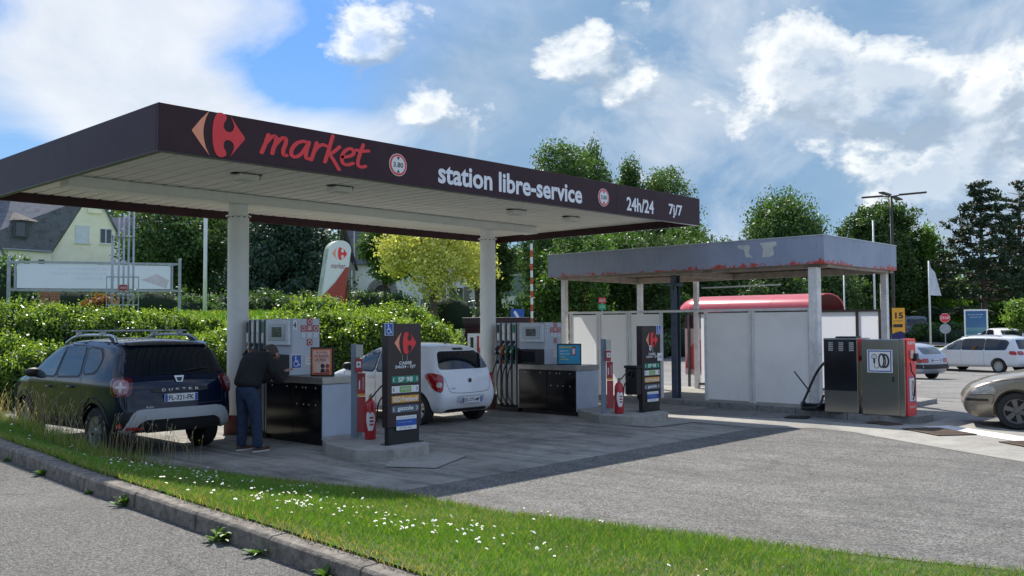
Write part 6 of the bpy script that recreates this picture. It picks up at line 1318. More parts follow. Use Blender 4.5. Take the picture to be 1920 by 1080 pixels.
# ---------------------------------------------------------------- houses
M_ren = mat('cream_render', (.90, .83, .62), .85, var=.06, vscale=1, bump=.1, dirt=.08); M_ren2 = mat('white_render', (.74, .73, .68), .85, var=.08, vscale=1, dirt=.15)
M_stone = mat('grey_granite', (.22, .20, .18), .9, var=.35, vscale=6, bump=.3)
def slate():
    m = bpy.data.materials.new('blue_grey_slate'); m.use_nodes = True; nt = m.node_tree; b = nt.nodes['Principled BSDF']; b.inputs['Roughness'].default_value = .85; b.inputs['Specular IOR Level'].default_value = .2
    v = NT(nt, 'ShaderNodeTexCoord').outputs['Object']; br = NT(nt, 'ShaderNodeTexBrick'); mp = NT(nt, 'ShaderNodeMapping'); mp.inputs['Rotation'].default_value = (R_(90), 0, 0); nt.links.new(v, mp.inputs[0]); nt.links.new(mp.outputs[0], br.inputs[0])
    br.inputs['Scale'].default_value = 1.6; br.inputs['Color1'].default_value = (.15, .155, .18, 1); br.inputs['Color2'].default_value = (.19, .19, .21, 1); br.inputs['Mortar'].default_value = (.10, .10, .12, 1); br.inputs['Mortar Size'].default_value = .02
    c = mix(nt, M_(nt, 'MULTIPLY', ramp(nt, noise(nt, v, .9, 8, .75), [(.5, 0), (.62, 1)]), .5), br.outputs[0], (.05, .045, .04)); nt.links.new(c, b.inputs['Base Color']); return m
M_slate = slate(); M_win = mat('house_window_glass', (.03, .035, .04), .08, spec=.8); M_shut = mat('white_shutter', (.66, .68, .70), .5); M_wfr = mat('white_window_frame', (.6, .6, .58), .5)
def window(parent, x, y, z, w_, h, shut=False, name='window', sill=True, m_=None):   # on a wall facing -y
    f = MB().box(x-w_/2, x+w_/2, y-.05, y+.02, z, z+h).build(name, M_wfr, parent)
    if shut:
        for k in range(6): MB().box(x-w_/2+.06, x+w_/2-.06, y-.07, y-.051, z+.05+k*(h-.1)/6, z+.05+(k+1)*(h-.1)/6-.02).build('shutter_slat', M_shut, f)
    else:
        for sg in (-1, 1): MB().box(x+sg*w_/4-w_/4+.07, x+sg*w_/4+w_/4-.07, y-.065, y-.051, z+.08, z+h-.08).build('pane', m_ or M_win, f)
    if sill: MB().box(x-w_/2-.12, x+w_/2+.12, y-.16, y-.0, z-.12, z-.001).build('sill', M_ren2, f)
def gable_house(name, label, p, rz, w_, d, eave, ridge, wm, rm, over=.3, extra=None):
    # gable front faces -y; ridge along y
    t = E(name, label, 'house', p, rz); hw = w_/2
    MB().prism([(-hw, -3), (hw, -3), (hw, eave), (0, ridge), (-hw, eave)], (0, d, 0), XX, ZZ, d).build('wall', wm, t)
    sl_ = math.atan2(ridge-eave, hw)
    for sg in (-1, 1):
        a = Vector((0, 0, ridge+.12)); b = Vector((sg*(hw+over*math.cos(sl_)), 0, eave-over*math.sin(sl_)+.12)); mid = (a+b)/2; X = (b-a)/2; N = Vector((0, 1, 0)).cross(X).normalized()*.08
        MB().obox((mid.x, d/2, mid.z), X, (0, d/2+.12, 0), N).build('roof', rm, t)
    return t
# cream house: gable looks to the right, long roof slope faces left of the picture
p = rs(-47.4, 96); hz = 8.9
h1 = E('house', 'cream rendered house with steep blue grey slate roof behind the banner', 'house', (p.x, p.y, hz), faceyaw(Vector((p.x, p.y, 0)))+R_(14))
h1.scale = (.9, .9, .92)
# local x to the right; gable plane y=0 spans x 0..9.5, apex x=5 ; roof runs back-left along -x via a second volume
G = [(-.6, -4), (8.2, -4), (8.2, .6), (6.9, 3.2), (4.6, 7.4), (3.4, 7.4), (-.6, .6)]
MB().prism(G, (0, 9, 0), XX, ZZ, 9).build('gable_wall', M_ren, h1)
MB().box(3.3, 4.9, -.25, .9, 5.6, 8.3).build('chimney', M_ren, h1)
# right roof slope edge
a = Vector((4.6, 0, 7.5)); b = Vector((8.5, 0, .2)); N = Vector((0, 1, 0)).cross((b-a)).normalized()*.1
MB().obox(((a.x+b.x)/2, 4.4, (a.z+b.z)/2), (b-a)/2, (0, 4.7, 0), N).build('roof', M_slate, h1)
# main roof to the left: slope faces the viewer
MB().add([(-10.5, -3.3, .9), (-.7, -.55, .9), (3.4, .3, 7.4), (-5.6, .3+3, 7.4)], [(0, 1, 2, 3)]).add([(-5.6, 3.3, 7.4), (3.4, .3, 7.4), (4, 9, 1), (-8, 9, 1)], [(0, 1, 2, 3)]).build('main_roof', M_slate, h1)
MB().add([(-10.2, -3.0, -4), (-.62, -.35, -4), (-.62, -.35, .95), (-10.2, -3.0, .95)], [(0, 1, 2, 3)]).add([(-10.2, -3.0, -4), (-10.2, -3.0, .95), (-5.6, 3.3, 7.2), (-10.2, 8, .95), (-10.2, 8, -4)], [(0, 1, 2, 3, 4)]).build('long_wall', M_ren, h1)
MB().tube([(-10.5, -3.35, .88), (-.7, -.6, .88)], .1, 8).build('gutter', M_galv, h1)
for k in range(5):
    u = .2+.17*k; x = -10.2+9.6*u; y = -3.0+2.65*u; f = MB().box(-.32, .32, -.06, .02, -.95, -.05).build('window', M_win, h1); f.location = (x, y-.02, 0); f.rotation_euler.z = math.atan2(2.65, 9.6)
    MB().box(-.42, .42, -.1, .0, -1.05, -.96).build('sill', M_ren2, f)
window(h1, 2.75, -.02, 2.1, 1.55, 2.0, True); window(h1, 5.4, -.02, 2.15, 1.35, 1.75); window(h1, 1.4, -.02, -2.6, 1.7, 1.9, True)
MB().box(4.5, 7.8, -.06, .0, -3.0, -.3).build('stone_cladding', M_stone, h1); MB().box(5.6, 6.4, -.1, -.061, -3, -.6).build('door', M_black, h1)
MB().add([(6.3, -1.6, -.3), (8.5, -1.9, -.5), (8.3, 0, .5), (6.2, 0, .6)], [(0, 1, 2, 3)]).add([(6.3, -1.6, -.36), (8.5, -1.9, -.56), (8.3, 0, .44), (6.2, 0, .54)], [(3, 2, 1, 0)]).build('porch_roof', M_ren2, h1)
# dormer
dm = MB().box(-5.0, -3.4, -2.0, .8, 2.2, 4.2).build('dormer', mat('dark_slate_cheek', (.06, .065, .08), .7), h1)
MB().add([(-5.4, -2.3, 4.0), (-4.2, -2.3, 4.1), (-2.5, -2.1, 4.0), (-3.0, 1.2, 5.5), (-4.3, .9, 5.5)], [(0, 1, 2, 3, 4)]).build('dormer_roof', mat('lichen_slate', (.07, .065, .06), .9, var=.3), dm); MB().box(-4.7, -3.8, -2.06, -2.001, 2.35, 3.8).build('dormer_window', M_win, dm)
MB().box(-7.7, -6.2, 2.0, 3.2, 6.0, 8.8).build('chimney', M_ren, h1); MB().box(-6.9, -4.2, 2.0, 3.2, 7.3, 8.1).build('chimney', M_ren, h1)
# neighbour roofs
p = rs(-62, 106); h2 = gable_house('house', 'slate roofed house at the far left edge, partly hidden by the cream house', (p.x, p.y, 7.6), faceyaw(Vector((p.x, p.y, 0)))+R_(60), 11, 12, 2.4, 8.2, M_ren2, M_slate); window(h2, 0, -.02, 3, 1.3, 1.5)
p = rs(-40.5, 108); h3 = gable_house('house', 'brown grey tiled house roof peeping out right of the cream gable', (p.x, p.y, 8.0), faceyaw(Vector((p.x, p.y, 0)))+R_(70), 9, 11, 2.0, 6.6, M_ren, M_slate); window(h3, 0, -.02, 3, 1.2, 1.3)
p = rs(-31.0, 55); h5 = gable_house('shed', 'white gable end cut by the left edge of the picture', (p.x-.3, p.y, 4.2), faceyaw(Vector((p.x, p.y, 0)))+R_(0), 2.2, 5, 1.6, 3.6, M_ren2, M_slate); h5['category'] = 'shed'; window(h5, -.4, -.02, .3, .7, .9)
# stone and render house in the middle
p = rs(-18.2, 104); h4 = E('house', 'white rendered house with granite arch doorway and dark slate roof behind the pylon', 'house', (p.x, p.y, 4.6), faceyaw(Vector((p.x, p.y, 0)))+R_(6))
MB().box(0, 16, 0, 8, -3, 4.2).build('wall', M_ren2, h4)
MB().add([(-.6, -.5, 4.2), (16.5, -.5, 4.2), (16.5, 4, 11.2), (-.6, 4, 11.2)], [(0, 1, 2, 3)]).add([(16.5, 8.5, 4.2), (-.6, 8.5, 4.2), (-.6, 4, 11.2), (16.5, 4, 11.2)], [(0, 1, 2, 3)]).build('roof', M_slate, h4)
MB().add([(-3.2, -2.2, -3), (.3, -2.2, -3), (.3, -2.2, 3.6), (-1.5, -2.2, 6.4), (-3.2, -2.2, 3.6)], [(0, 1, 2, 3, 4)]).box(-3.2, .3, -2.19, 0, -3, 3.6).build('stone_porch', M_stone, h4)
MB().add([(-4.5, -2.5, 3.2), (-1.5, -2.5, 10.8), (-1.5, 4, 11.4), (-4.5, 4, 3.4)], [(0, 1, 2, 3)]).add([(-1.5, -2.5, 10.8), (.6, -2.5, 3.4), (.6, 4, 3.6), (-1.5, 4, 11.4)], [(0, 1, 2, 3)]).build('porch_roof', M_slate, h4)
MB().tube([(.35, -.55, 4.2), (.35, -.45, 12)], .09, 6).build('verge_strip', M_wfr, h4); MB().tube([(-.1, -2.35, -3), (-.1, -2.35, 3.4)], .07, 6).build('downpipe', M_wfr, h4)
MB().box(.9, 6.0, -.0, .0, 0, .01) 
ar = MB(); n = 10; cx, cz, ri, ro = 3.6, 1.0, .95, 1.75
for i in range(n):
    a0, a1 = math.pi*i/n+.02, math.pi*(i+1)/n-.02; MB().prism([(cx+ri*math.cos(a0), cz+ri*math.sin(a0)), (cx+ro*math.cos(a0), cz+ro*math.sin(a0)), (cx+ro*math.cos(a1), cz+ro*math.sin(a1)), (cx+ri*math.cos(a1), cz+ri*math.sin(a1))], (0, -.001, 0), XX, ZZ, .1).build('arch_stone', M_stone, h4)
for sg in (-1, 1):
    for k in range(6): w2 = .95 if k % 2 else .7; MB().box(*(sorted((cx+sg*ri, cx+sg*(ri+w2)))), -.1, -.001, cz-.66*(k+1)+.02, cz-.66*k-.02).build('quoin_stone', M_stone, h4)
MB().prism([(cx-ri, -3), (cx+ri, -3)]+[(cx+ri*math.cos(a), cz+ri*math.sin(a)) for a in [math.pi*i/10 for i in range(11)]], (0, -.002, 0), XX, ZZ, .03).build('doorway', M_black, h4)
window(h4, 11.0, -.05, -.7, 4.0, 2.4, sill=True)
for k in range(4): MB().box(9.3+k*.95, 9.36+k*.95, -.14, -.12, -.6, 1.6).build('window_bar', M_wfr, h4)
for sg in (-1, 1):
    for k in range(4): w2 = .9 if k % 2 else .6; MB().box(*(sorted((11+sg*2.1, 11+sg*(2.1+w2)))), -.08, -.001, -1.1+.72*k, -1.1+.72*k+.68).build('quoin_stone', M_stone, h4)
# industrial / white building right of the column
p = rs(-.8, 92); h6 = E('warehouse', 'pale warehouse with corrugated roof seen right of the second column', 'building', (p.x, p.y, 3.4), faceyaw(Vector((p.x, p.y, 0))))
MB().box(-1, 7.5, 0, 10, -3, 3.4).build('wall', M_ren2, h6)
for k in range(14): MB().box(-1.2+.63*k, -.62+.63*k, -.3, 10, 3.401+.0, 3.55).build('roof_sheet', mat('pale_roof_sheet', (.45, .47, .47), .5, metal=.2), h6)
MB().box(-1, 7.5, -.08, -.001, 1.4, 3.3).build('glazed_band', mat('grey_green_glazing', (.2, .27, .26), .2), h6)
p = rs(5.3, 95); h7 = E('shop_building', 'white building with bright blue roof band behind the purple bush', 'building', (p.x, p.y, 1.9), faceyaw(Vector((p.x, p.y, 0))))
MB().box(0, 22, 0, 12, -3, 2.1).build('wall', mat('white_cladding', (.62, .63, .66), .5, var=.03), h7); MB().box(-.2, 22.2, -.3, 12, 2.11, 4.2).build('blue_fascia', mat('bright_blue_fascia', (.03, .12, .5), .5), h7)
MB().box(-.22, 22.2, -.33, -.301, 2.11, 2.3).build('fascia_strip', mat('violet_strip', (.25, .12, .4), .5), h7)
for k in range(6): MB().box(3+3*k, 5+3*k, -.03, -.001, -.8, 1.4).build('window', M_win, h7)
# ------------------------------------------------------------------ vegetation
def leaves(cent, nrm_bias, size, rng, up=.3, aspect=1.0, droop=0):
    n = len(cent); a = rng.normal(size=(n, 3)); a[:, 2] += droop; a /= np.linalg.norm(a, axis=1)[:, None]
    b = rng.normal(size=(n, 3))+nrm_bias; b -= a*np.sum(a*b, 1)[:, None]; b /= np.linalg.norm(b, axis=1)[:, None]+1e-9
    c = np.cross(a, b); s = size*(.6+.8*rng.random(n))[:, None]
    # a = long axis, c = cross axis ; leaf is a kite-like quad
    v = np.stack([cent-a*s*aspect*.5, cent+c*s*.36+b*s*.06, cent+a*s*aspect*.5, cent-c*s*.36+b*s*.06], 1).reshape(-1, 3)
    f = np.arange(n*4).reshape(-1, 4); return v, f
def clusters(blobs, ncl, per, spread, rng, shell=.75, squash=.7):
    w_ = np.array([(b[3]*b[4]*b[5])**(2/3) for b in blobs]); w_ /= w_.sum(); out = []
    idx = rng.choice(len(blobs), ncl, p=w_); B = np.array(blobs)[idx]
    d = rng.normal(size=(ncl, 3)); d /= np.linalg.norm(d, axis=1)[:, None]; r = shell+(1.08-shell)*rng.random(ncl)
    cc = B[:, :3]+d*B[:, 3:6]*r[:, None]
    pts = np.repeat(cc, per, 0)+rng.normal(size=(ncl*per, 3))*np.array([spread, spread, spread*squash])
    return pts, cc
def limb(mb, a, b, r0, r1, rng, k=4, wob=.12, n=6):
    a, b = Vector(a), Vector(b); L = (b-a).length; P = [a]
    for i in range(1, k): P.append(a.lerp(b, i/k)+Vector(rng.normal(size=3)*wob*L*.25))
    P.append(b); mb.tube(P, [r0+(r1-r0)*i/k for i in range(k+1)], n)
M_bark = mat('rough_bark', (.10, .075, .055), .95, var=.4, vscale=8, bump=.8, bscale=20); M_birch = mat('pale_bark', (.30, .28, .24), .9, var=.5, vscale=12)
M_core = mat('dark_inner_foliage', (.010, .022, .008), 1.0, var=.3)  # solid dark filler under the leaves of bushes and hedges
def tree(px, s, ztop, width, label, kind='round', lm=None, n=9000, seed=0, cb=.28, name='broadleaf_tree', group=None, leaf=.22, trunk=True, zbase=None, blobs=None, trh=None, core=True, pos=None):
    rng = np.random.default_rng(seed+100); p = pos or at(px, s)
    if zbase is not None: p.z = zbase
    h = ztop-p.z; R = width/2; t = E(name, label, 'tree', p, rng.random()*6.28, group); bm_ = MB(); z0 = h*cb
    if kind == 'round':
        B = [(0, 0, z0+(h-z0)*.5, R*.7, R*.7, (h-z0)*.46)]
        for k in range(9):
            a = k*2.4+rng.random(); rr = R*(.35+.3*rng.random()); q = R-rr; B.append((math.cos(a)*q, math.sin(a)*q, z0+rr*.6+(h-z0-rr*1.7)*(.15+.85*((k*.37) % 1)), rr, rr, rr*.8))
        B.append((rng.normal()*R*.15, rng.normal()*R*.15, h-R*.42, R*.45, R*.45, R*.42)); per = 40; sp = .17*R/3+.13; sq = .7; sh = .62
    elif kind == 'birch':
        B = []; 
        for k in range(24):
            u = (k+.5)/24; a = k*2.4+rng.random(); q = R*(1-u**3.2)**.8*.9*(.3+.7*rng.random()); rr = R*(.13+.10*(1-u)+.14*rng.random()); B.append((math.cos(a)*q, math.sin(a)*q, z0+(h-z0)*u, rr, rr, rr*1.5))
        per = 28; sp = .16+.06*R/3; sq = 2.2; sh = .4
    elif kind == 'pine':
        B = []; NL = 15
        for k in range(NL):
            u = (k+.5)/NL; q = R*((1-u)**.75)*(.8+.4*rng.random())+.35; m_ = 4 if u > .8 else 6
            for j in range(m_):
                a = j*6.28/m_+k*1.3+rng.random()*.6; qq = q*(.55+.45*rng.random()); rr = .30*q+.25; B.append((math.cos(a)*qq, math.sin(a)*qq, z0+(h-z0)*u+.12*qq, rr, rr, .24+.1*R*.3*(1-u)))
                limb(bm_, (0, 0, z0+(h-z0)*u-.2), (math.cos(a)*qq*1.05, math.sin(a)*qq*1.05, z0+(h-z0)*u+.1*qq), .07*(1-u)+.025, .015, rng, 3, .1, 5)
        per = 44; sp = .17; sq = .55; sh = .5
    elif kind == 'cedar':
        B = []; NL = 14
        for k in range(NL):
            u = (k+.5)/NL; q = R*((1-u)**.55); m_ = 7
            for j in range(m_):
                a = j*6.28/m_+k*1.1+rng.random()*.5; qq = q*(.5+.5*rng.random()); rr = .3*q+.3; B.append((math.cos(a)*qq, math.sin(a)*qq, z0+(h-z0)*u-.16*qq, rr, rr, .28)); limb(bm_, (0, 0, z0+(h-z0)*u), (math.cos(a)*qq, math.sin(a)*qq, z0+(h-z0)*u-.16*qq), .09, .02, rng, 3, .08, 5)
        per = 44; sp = .3; sq = .8; sh = .3
    if blobs: B = blobs
    n = int(n*1.75); leaf *= .74; ncl = max(20, n//per); pts, cc = clusters(B, ncl, per, sp, rng, sh, sq); pts = pts[pts[:, 2] > .15]
    ctr = np.array([0, 0, z0+(h-z0)*.4]); nb = (pts-ctr); nb /= np.linalg.norm(nb, axis=1)[:, None]+1e-6
    v, f = leaves(pts, nb*.9+np.array([0, 0, .5]), leaf, rng, droop=-1.2 if kind in ('birch', ) else 0, aspect=1.3 if kind in ('birch', 'pine') else 1.15)
    npmesh('crown', v, f, lm, t)['kind'] = 'stuff'
    tr = R*.045+.10 if kind != 'birch' else R*.04+.07
    if trunk:
        limb(bm_, (0, 0, -.5), (0, 0, h*(.92 if kind in ('pine', 'birch', 'cedar') else .55)), tr*1.15, tr*.3, rng, 6, .04, 8)
        if kind in ('round', 'birch'):
            for k in range(10 if kind == 'round' else 14):
                c = cc[rng.integers(len(cc))]; z1 = h*(.25+.3*rng.random()) if kind == 'round' else c[2]*.75; limb(bm_, (0, 0, min(z1, c[2]*.8)), c*np.array([.9, .9, 1]), tr*.45, .02, rng, 4, .15, 5)
    bm_.build('trunk', M_birch if kind == 'birch' else M_bark, t, smooth=True)
    return t
LM_dark = leafmat('dark_green_leaves', (.024, .054, .016), (.06, .115, .03), .32); LM_mid = leafmat('mid_green_leaves', (.03, .075, .016), (.075, .145, .03), .36)
LM_fresh = leafmat('fresh_green_leaves', (.05, .13, .012), (.13, .26, .02), .45); LM_yel = leafmat('yellow_green_leaves', (.28, .32, .05), (.56, .57, .15), .4, tint=(1.2, 1.15, .8))
LM_pine = leafmat('pine_needles', (.012, .026, .012), (.03, .052, .022), .12, rough=.6); LM_cedar = leafmat('blue_green_needles', (.010, .030, .018), (.03, .065, .035), .1, rough=.6)
LM_birch = leafmat('birch_leaves', (.03, .075, .018), (.075, .14, .035), .35); LM_will = leafmat('willow_leaves', (.05, .11, .02), (.14, .24, .04), .45)
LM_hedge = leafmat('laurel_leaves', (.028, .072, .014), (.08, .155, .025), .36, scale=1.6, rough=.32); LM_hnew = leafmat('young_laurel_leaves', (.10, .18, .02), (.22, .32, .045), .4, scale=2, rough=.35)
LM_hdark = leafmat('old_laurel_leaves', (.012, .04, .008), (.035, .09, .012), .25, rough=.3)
LM_pur = leafmat('purple_blossom', (.16, .06, .14), (.40, .20, .36), .3, scale=3); LM_redl = leafmat('bronze_leaves', (.12, .05, .02), (.25, .12, .04), .35)
# left of the canopy columns
tree(336, 58, 10.3, 7.4, 'big dark round tree behind the vent pipes, left of the white mast', 'round', LM_dark, 15000, 1, .16, leaf=.26)
tree(296, 76, 9.5, 4, 'dark tree behind the left half of the big round tree', 'round', LM_dark, 6000, 2, .1, leaf=.3)
tree(408, 64, 9.8, 6.4, 'leafy tree with lighter right side just left of the first column', 'round', LM_mid, 9000, 3, .15, leaf=.26)
tree(538, 55, 9.6, 7.0, 'wide dark blue green cedar filling the gap right of the first column', 'cedar', LM_cedar, 26000, 4, .05, name='cedar_tree', leaf=.24)
tree(498, 66, 10.5, 7, 'second cedar behind, just right of the first column', 'cedar', LM_cedar, 15000, 5, .05, name='cedar_tree', leaf=.28)
0 and tree(655, 72, 8.2, 2.6, 'thin grey green conifer sprig beside the leaning pylon', 'birch', LM_cedar, 2600, 6, .2, name='conifer_tree', leaf=.2)
tree(722, 64, 9.2, 3.6, 'bright green tree left of the yellow tree, in front of the slate roof', 'round', LM_mid, 6500, 7, .3, leaf=.24)
tree(812, 48, 7.2, 5.0, 'yellow leaved maple in front of the render house', 'round', LM_yel, 9000, 8, .18, name='maple_tree', leaf=.20, blobs=[(-.3, 0, 3.6, 1.7, 1.6, 1.1), (1.6, .2, 3.2, 1.3, 1.2, .7), (-1.5, 0, 2.8, 1.1, 1.1, .6), (.6, -.8, 2.3, 1.5, 1.2, .7), (2.1, .3, 2.2, .8, .8, .5), (-.9, .5, 4.5, 1.2, 1.1, .9), (1.0, 0, 4.5, 1.3, 1.1, .8), (-2.1, .3, 3.6, .8, .8, .6), (.0, -1.0, 1.6, 1.0, .8, .5)])
tree(893, 55, 8.4, 2.4, 'yellow tree just behind the second column', 'round', LM_yel, 3500, 9, .35, name='maple_tree', leaf=.22)
tree(932, 62, 8.0, 2.6, 'slim dark bushy tree right of the second column', 'round', LM_dark, 5000, 10, .02, leaf=.24)
tree(968, 105, 10.8, 8, 'far dark tree over the warehouse roof', 'round', LM_dark, 5000, 11, .05, leaf=.4)
tree(1012, 60, 8.6, 4.2, 'soft weeping tree behind the striped pole', 'birch', LM_birch, 9000, 12, .15, name='birch_tree', leaf=.2)
for k, (px, s, zt, wd, lm, lab) in enumerate(((1078, 56, 7.8, 5.2, LM_mid, 'green tree whose crown touches the left end of the wash bay fascia'), (1150, 62, 8.6, 6, LM_mid, 'green tree behind the left third of the wash bay fascia'), (1222, 60, 8.0, 5.4, LM_dark, 'dark green tree behind the middle of the wash bay fascia'), (1292, 66, 8.9, 6.2, LM_mid, 'tree showing between canopy tip and wash bay roof'),
                                     (1368, 64, 6.6, 5.5, LM_dark, 'dark tree under the wash bay roof, left of the willow'), (1440, 62, 6.2, 5.5, LM_dark, 'dark tree seen through the wash bay above the red vault'), (1536, 66, 6.8, 6, LM_dark, 'dark tree behind the corner post of the wash bay'))):
    tree(px, s, zt, wd, lab, 'round', lm, 9000, 20+k, .1, leaf=.25)
for k, (px, s, zt, wd, lab) in enumerate(((1050, 80, 17.9, 8.0, 'tallest birch top above the canopy fascia'), (1112, 82, 17.2, 7.4, 'second birch top right of the tallest above the canopy'), (1180, 84, 15.8, 6.0, 'thin birch top near the end of the canopy lettering'), (1256, 84, 16.2, 7.6, 'rounded birch crown above the 24h lettering'))):
    tree(px, s, zt, wd, lab, 'round' if k in (0, 3) else 'birch', LM_birch, 19000, 40+k, .2, name='birch_tree', leaf=.24, group='birches above the canopy')
tree(1082, 84, 14.6, 8, 'leafy tree filling the gap between the two tallest birches', 'round', LM_birch, 8000, 61, .1, leaf=.28)
tree(1216, 86, 13.8, 8, 'leafy tree filling the gap left of the rounded birch crown', 'round', LM_birch, 8000, 62, .1, leaf=.28)
tree(1300, 78, 9.6, 5, 'pale birch crown just right of the canopy tip', 'birch', LM_birch, 6000, 46, .15, name='birch_tree', leaf=.26)
tree(1478, 80, 13.6, 8.6, 'big rounded willow above the wash bay corner', 'birch', LM_birch, 24000, 47, .12, name='willow_tree', leaf=.26, blobs=[(0, 0, 8.2, 3.6, 3.6, 4.2), (1.9, 0, 7.2, 2.4, 2.4, 3.3), (-2.0, .5, 7.0, 2.3, 2.3, 3.4), (.3, .8, 10.4, 2.2, 2.2, 2.2), (0, -1.6, 7.0, 2.6, 2.2, 3.8), (-.9, 1.6, 9.6, 1.7, 1.7, 2.1)])
tree(1392, 86, 9.2, 4, 'low dark shrubby tree left of the big willow', 'round', LM_dark, 4000, 48, .1, leaf=.3)
for k, (px, s, zt, wd, lab) in enumerate(((1622, 74, 11.2, 5.2, 'dark leafy tree right of the willow, behind the tall flagpole'), (1668, 76, 12.0, 5.2, 'dark leafy tree directly behind the car park lamp'), (1706, 80, 10.9, 4.4, 'dark leafy tree right of the car park lamp'))):
    tree(px, s, zt, wd, lab, 'round', LM_dark, 11000, 50+k, .12, leaf=.28, group='dark trees behind the lamp')
tree(1746, 80, 9.3, 5.0, 'pale green weeping tree behind the flag', 'birch', LM_will, 14000, 54, .1, name='willow_tree', leaf=.26)
tree(1694, 84, 6.6, 3.6, 'bright bushy shrub tree right of the lamp pole', 'birch', LM_will, 5000, 55, .05, name='willow_tree', leaf=.26)
tree(1843, 72, 12.9, 6.8, 'tall dark pine behind the blue poster panel', 'pine', LM_pine, 9500, 56, .24, name='pine_tree', leaf=.26)
tree(1918, 76, 13.6, 7.6, 'second tall pine cut by the right edge', 'pine', LM_pine, 9000, 57, .22, name='pine_tree', leaf=.26)
tree(1912, 56, 3.3, 1.7, 'small tree with yellow tinted leaves at the right edge', 'round', LM_will, 3500, 58, .45, leaf=.2)
tree(1800, 95, 7.5, 9, 'green tree mass behind the pine trunk', 'round', LM_mid, 7000, 59, .02, leaf=.35)
tree(1900, 92, 6.0, 8, 'green bush like tree behind the second pine', 'round', LM_mid, 6000, 60, .02, leaf=.35)
# trees behind and beside the viewpoint (they darken the reflections in glass and steel)
for k, (x, y, zt) in enumerate(((-24, -6, 9), (-22, -16, 10), (-26, 4, 8), (-16, -28, 9), (-28, -24, 11))):
    tree(0, 0, zt, 8, ('bushy tree across the road, '+('nearest the forecourt', 'second', 'farthest along', 'behind the viewpoint', 'set back')[k]), 'round', LM_mid, 3000, 70+k, .12, leaf=.5, pos=Vector((x, y, 0)), group='trees across the road')

def bush(px, s, w_, h, label, lm, n, seed, leaf=.14, name='bush', dz=0, cat='bush', depth=None, group=None, mats=None, p=None):
    rng = np.random.default_rng(seed+500); p = p or at(px, s, dz); t = E(name, label, cat, p, faceyaw(p), group); d_ = depth or w_*.7
    B = [(0, 0, h*.45, w_*.4, d_*.42, h*.48)]+[(rng.uniform(-.32, .32)*w_, rng.uniform(-.3, .3)*d_, h*rng.uniform(.3, .62), w_*.24, d_*.26, h*.36) for _ in range(6)]
    pts, _ = clusters(B, max(10, n//24), 24, min(.16, w_*.07), rng, .75, .8); pts = pts[pts[:, 2] > 0]
    nb = pts-np.array([0, 0, h*.2]); nb /= np.linalg.norm(nb, axis=1)[:, None]+1e-6; v, f = leaves(pts, nb+np.array([0, 0, .6]), leaf, rng); mi = None
    if mats: mi = (rng.random(len(f)) < .3).astype(int)
    npmesh('foliage', v, f, [lm]+(mats or []), t, mi=mi)['kind'] = 'stuff'
    m = MB(); m.lathe([(.01, -.3), (w_*.3, -.2), (w_*.36, h*.3), (w_*.28, h*.62), (.01, h*.78)], n=12); m.build('dark_core', M_core, t, smooth=True); return t
for k, a in enumerate(((958, 48, 1.9, 1.7, 'purple flowering rhododendron right of the second column', LM_dark, 2600, [LM_pur]), (1008, 47, 1.6, 1.6, 'pink flowering rhododendron behind the striped pole', LM_dark, 2400, [LM_pur]), (1026, 42, 1.0, 1.1, 'round clipped shrub left of the wash bay', LM_dark, 1500, None), (985, 40, 2.2, .7, 'low bright green shrub at the foot of the striped pole', LM_fresh, 1500, None))):
    bush(a[0], a[1], a[2], a[3], a[4], a[5], a[6], k, mats=a[7])
for k, (px, s, w_, h, lab, lm) in enumerate(((500, 48, 3.4, 1.3, 'dark low shrub at the left foot of the cedar', LM_dark), (560, 47, 3.0, 1.2, 'dark low shrub under the middle of the cedar', LM_dark), (675, 60, 3.2, 1.8, 'dark shrub at the foot of the pylon', LM_dark), (705, 70, 4.0, 2.0, 'clipped shrub below the arch doorway', LM_mid), (745, 60, 3.0, 1.6, 'shrub below the barred window', LM_mid), (868, 46, 2.4, 1.3, 'dark shrub behind the silver car', LM_dark), (842, 50, 3.6, 1.9, 'large dark shrub under the maple', LM_dark), (905, 52, 3.4, 2.8, 'tall dark shrub behind the second column', LM_dark),
                                          (60, 46, 4.4, 2.0, 'shrub under the left part of the banner', LM_mid), (130, 44, 4.6, 1.7, 'dark shrub under the banner beside the brick pillar', LM_dark), (215, 45, 3.6, 1.6, 'shrub behind the vent pipes', LM_dark), (290, 44, 3.6, 1.5, 'dark shrub under the right end of the banner', LM_dark), (372, 40, 2.2, .9, 'grey leaved plant at the foot of the mast', LM_birch), (440, 46, 3.0, 1.3, 'dark shrub beside the first column', LM_dark), (12, 44, 2.6, 3.2, 'green shrub at the left edge above the hedge', LM_mid), (90, 62, 6, 3.5, 'flowering shrub below the cream house', LM_mid), (180, 60, 5, 2.6, 'shrub row below the cream house door', LM_dark),
                                          (196, 40, 1.6, .9, 'bronze fern clump behind the pipe frame', LM_redl))):
    bush(px, s, w_, h, lab, lm, 1500, 30+k, leaf=.16)
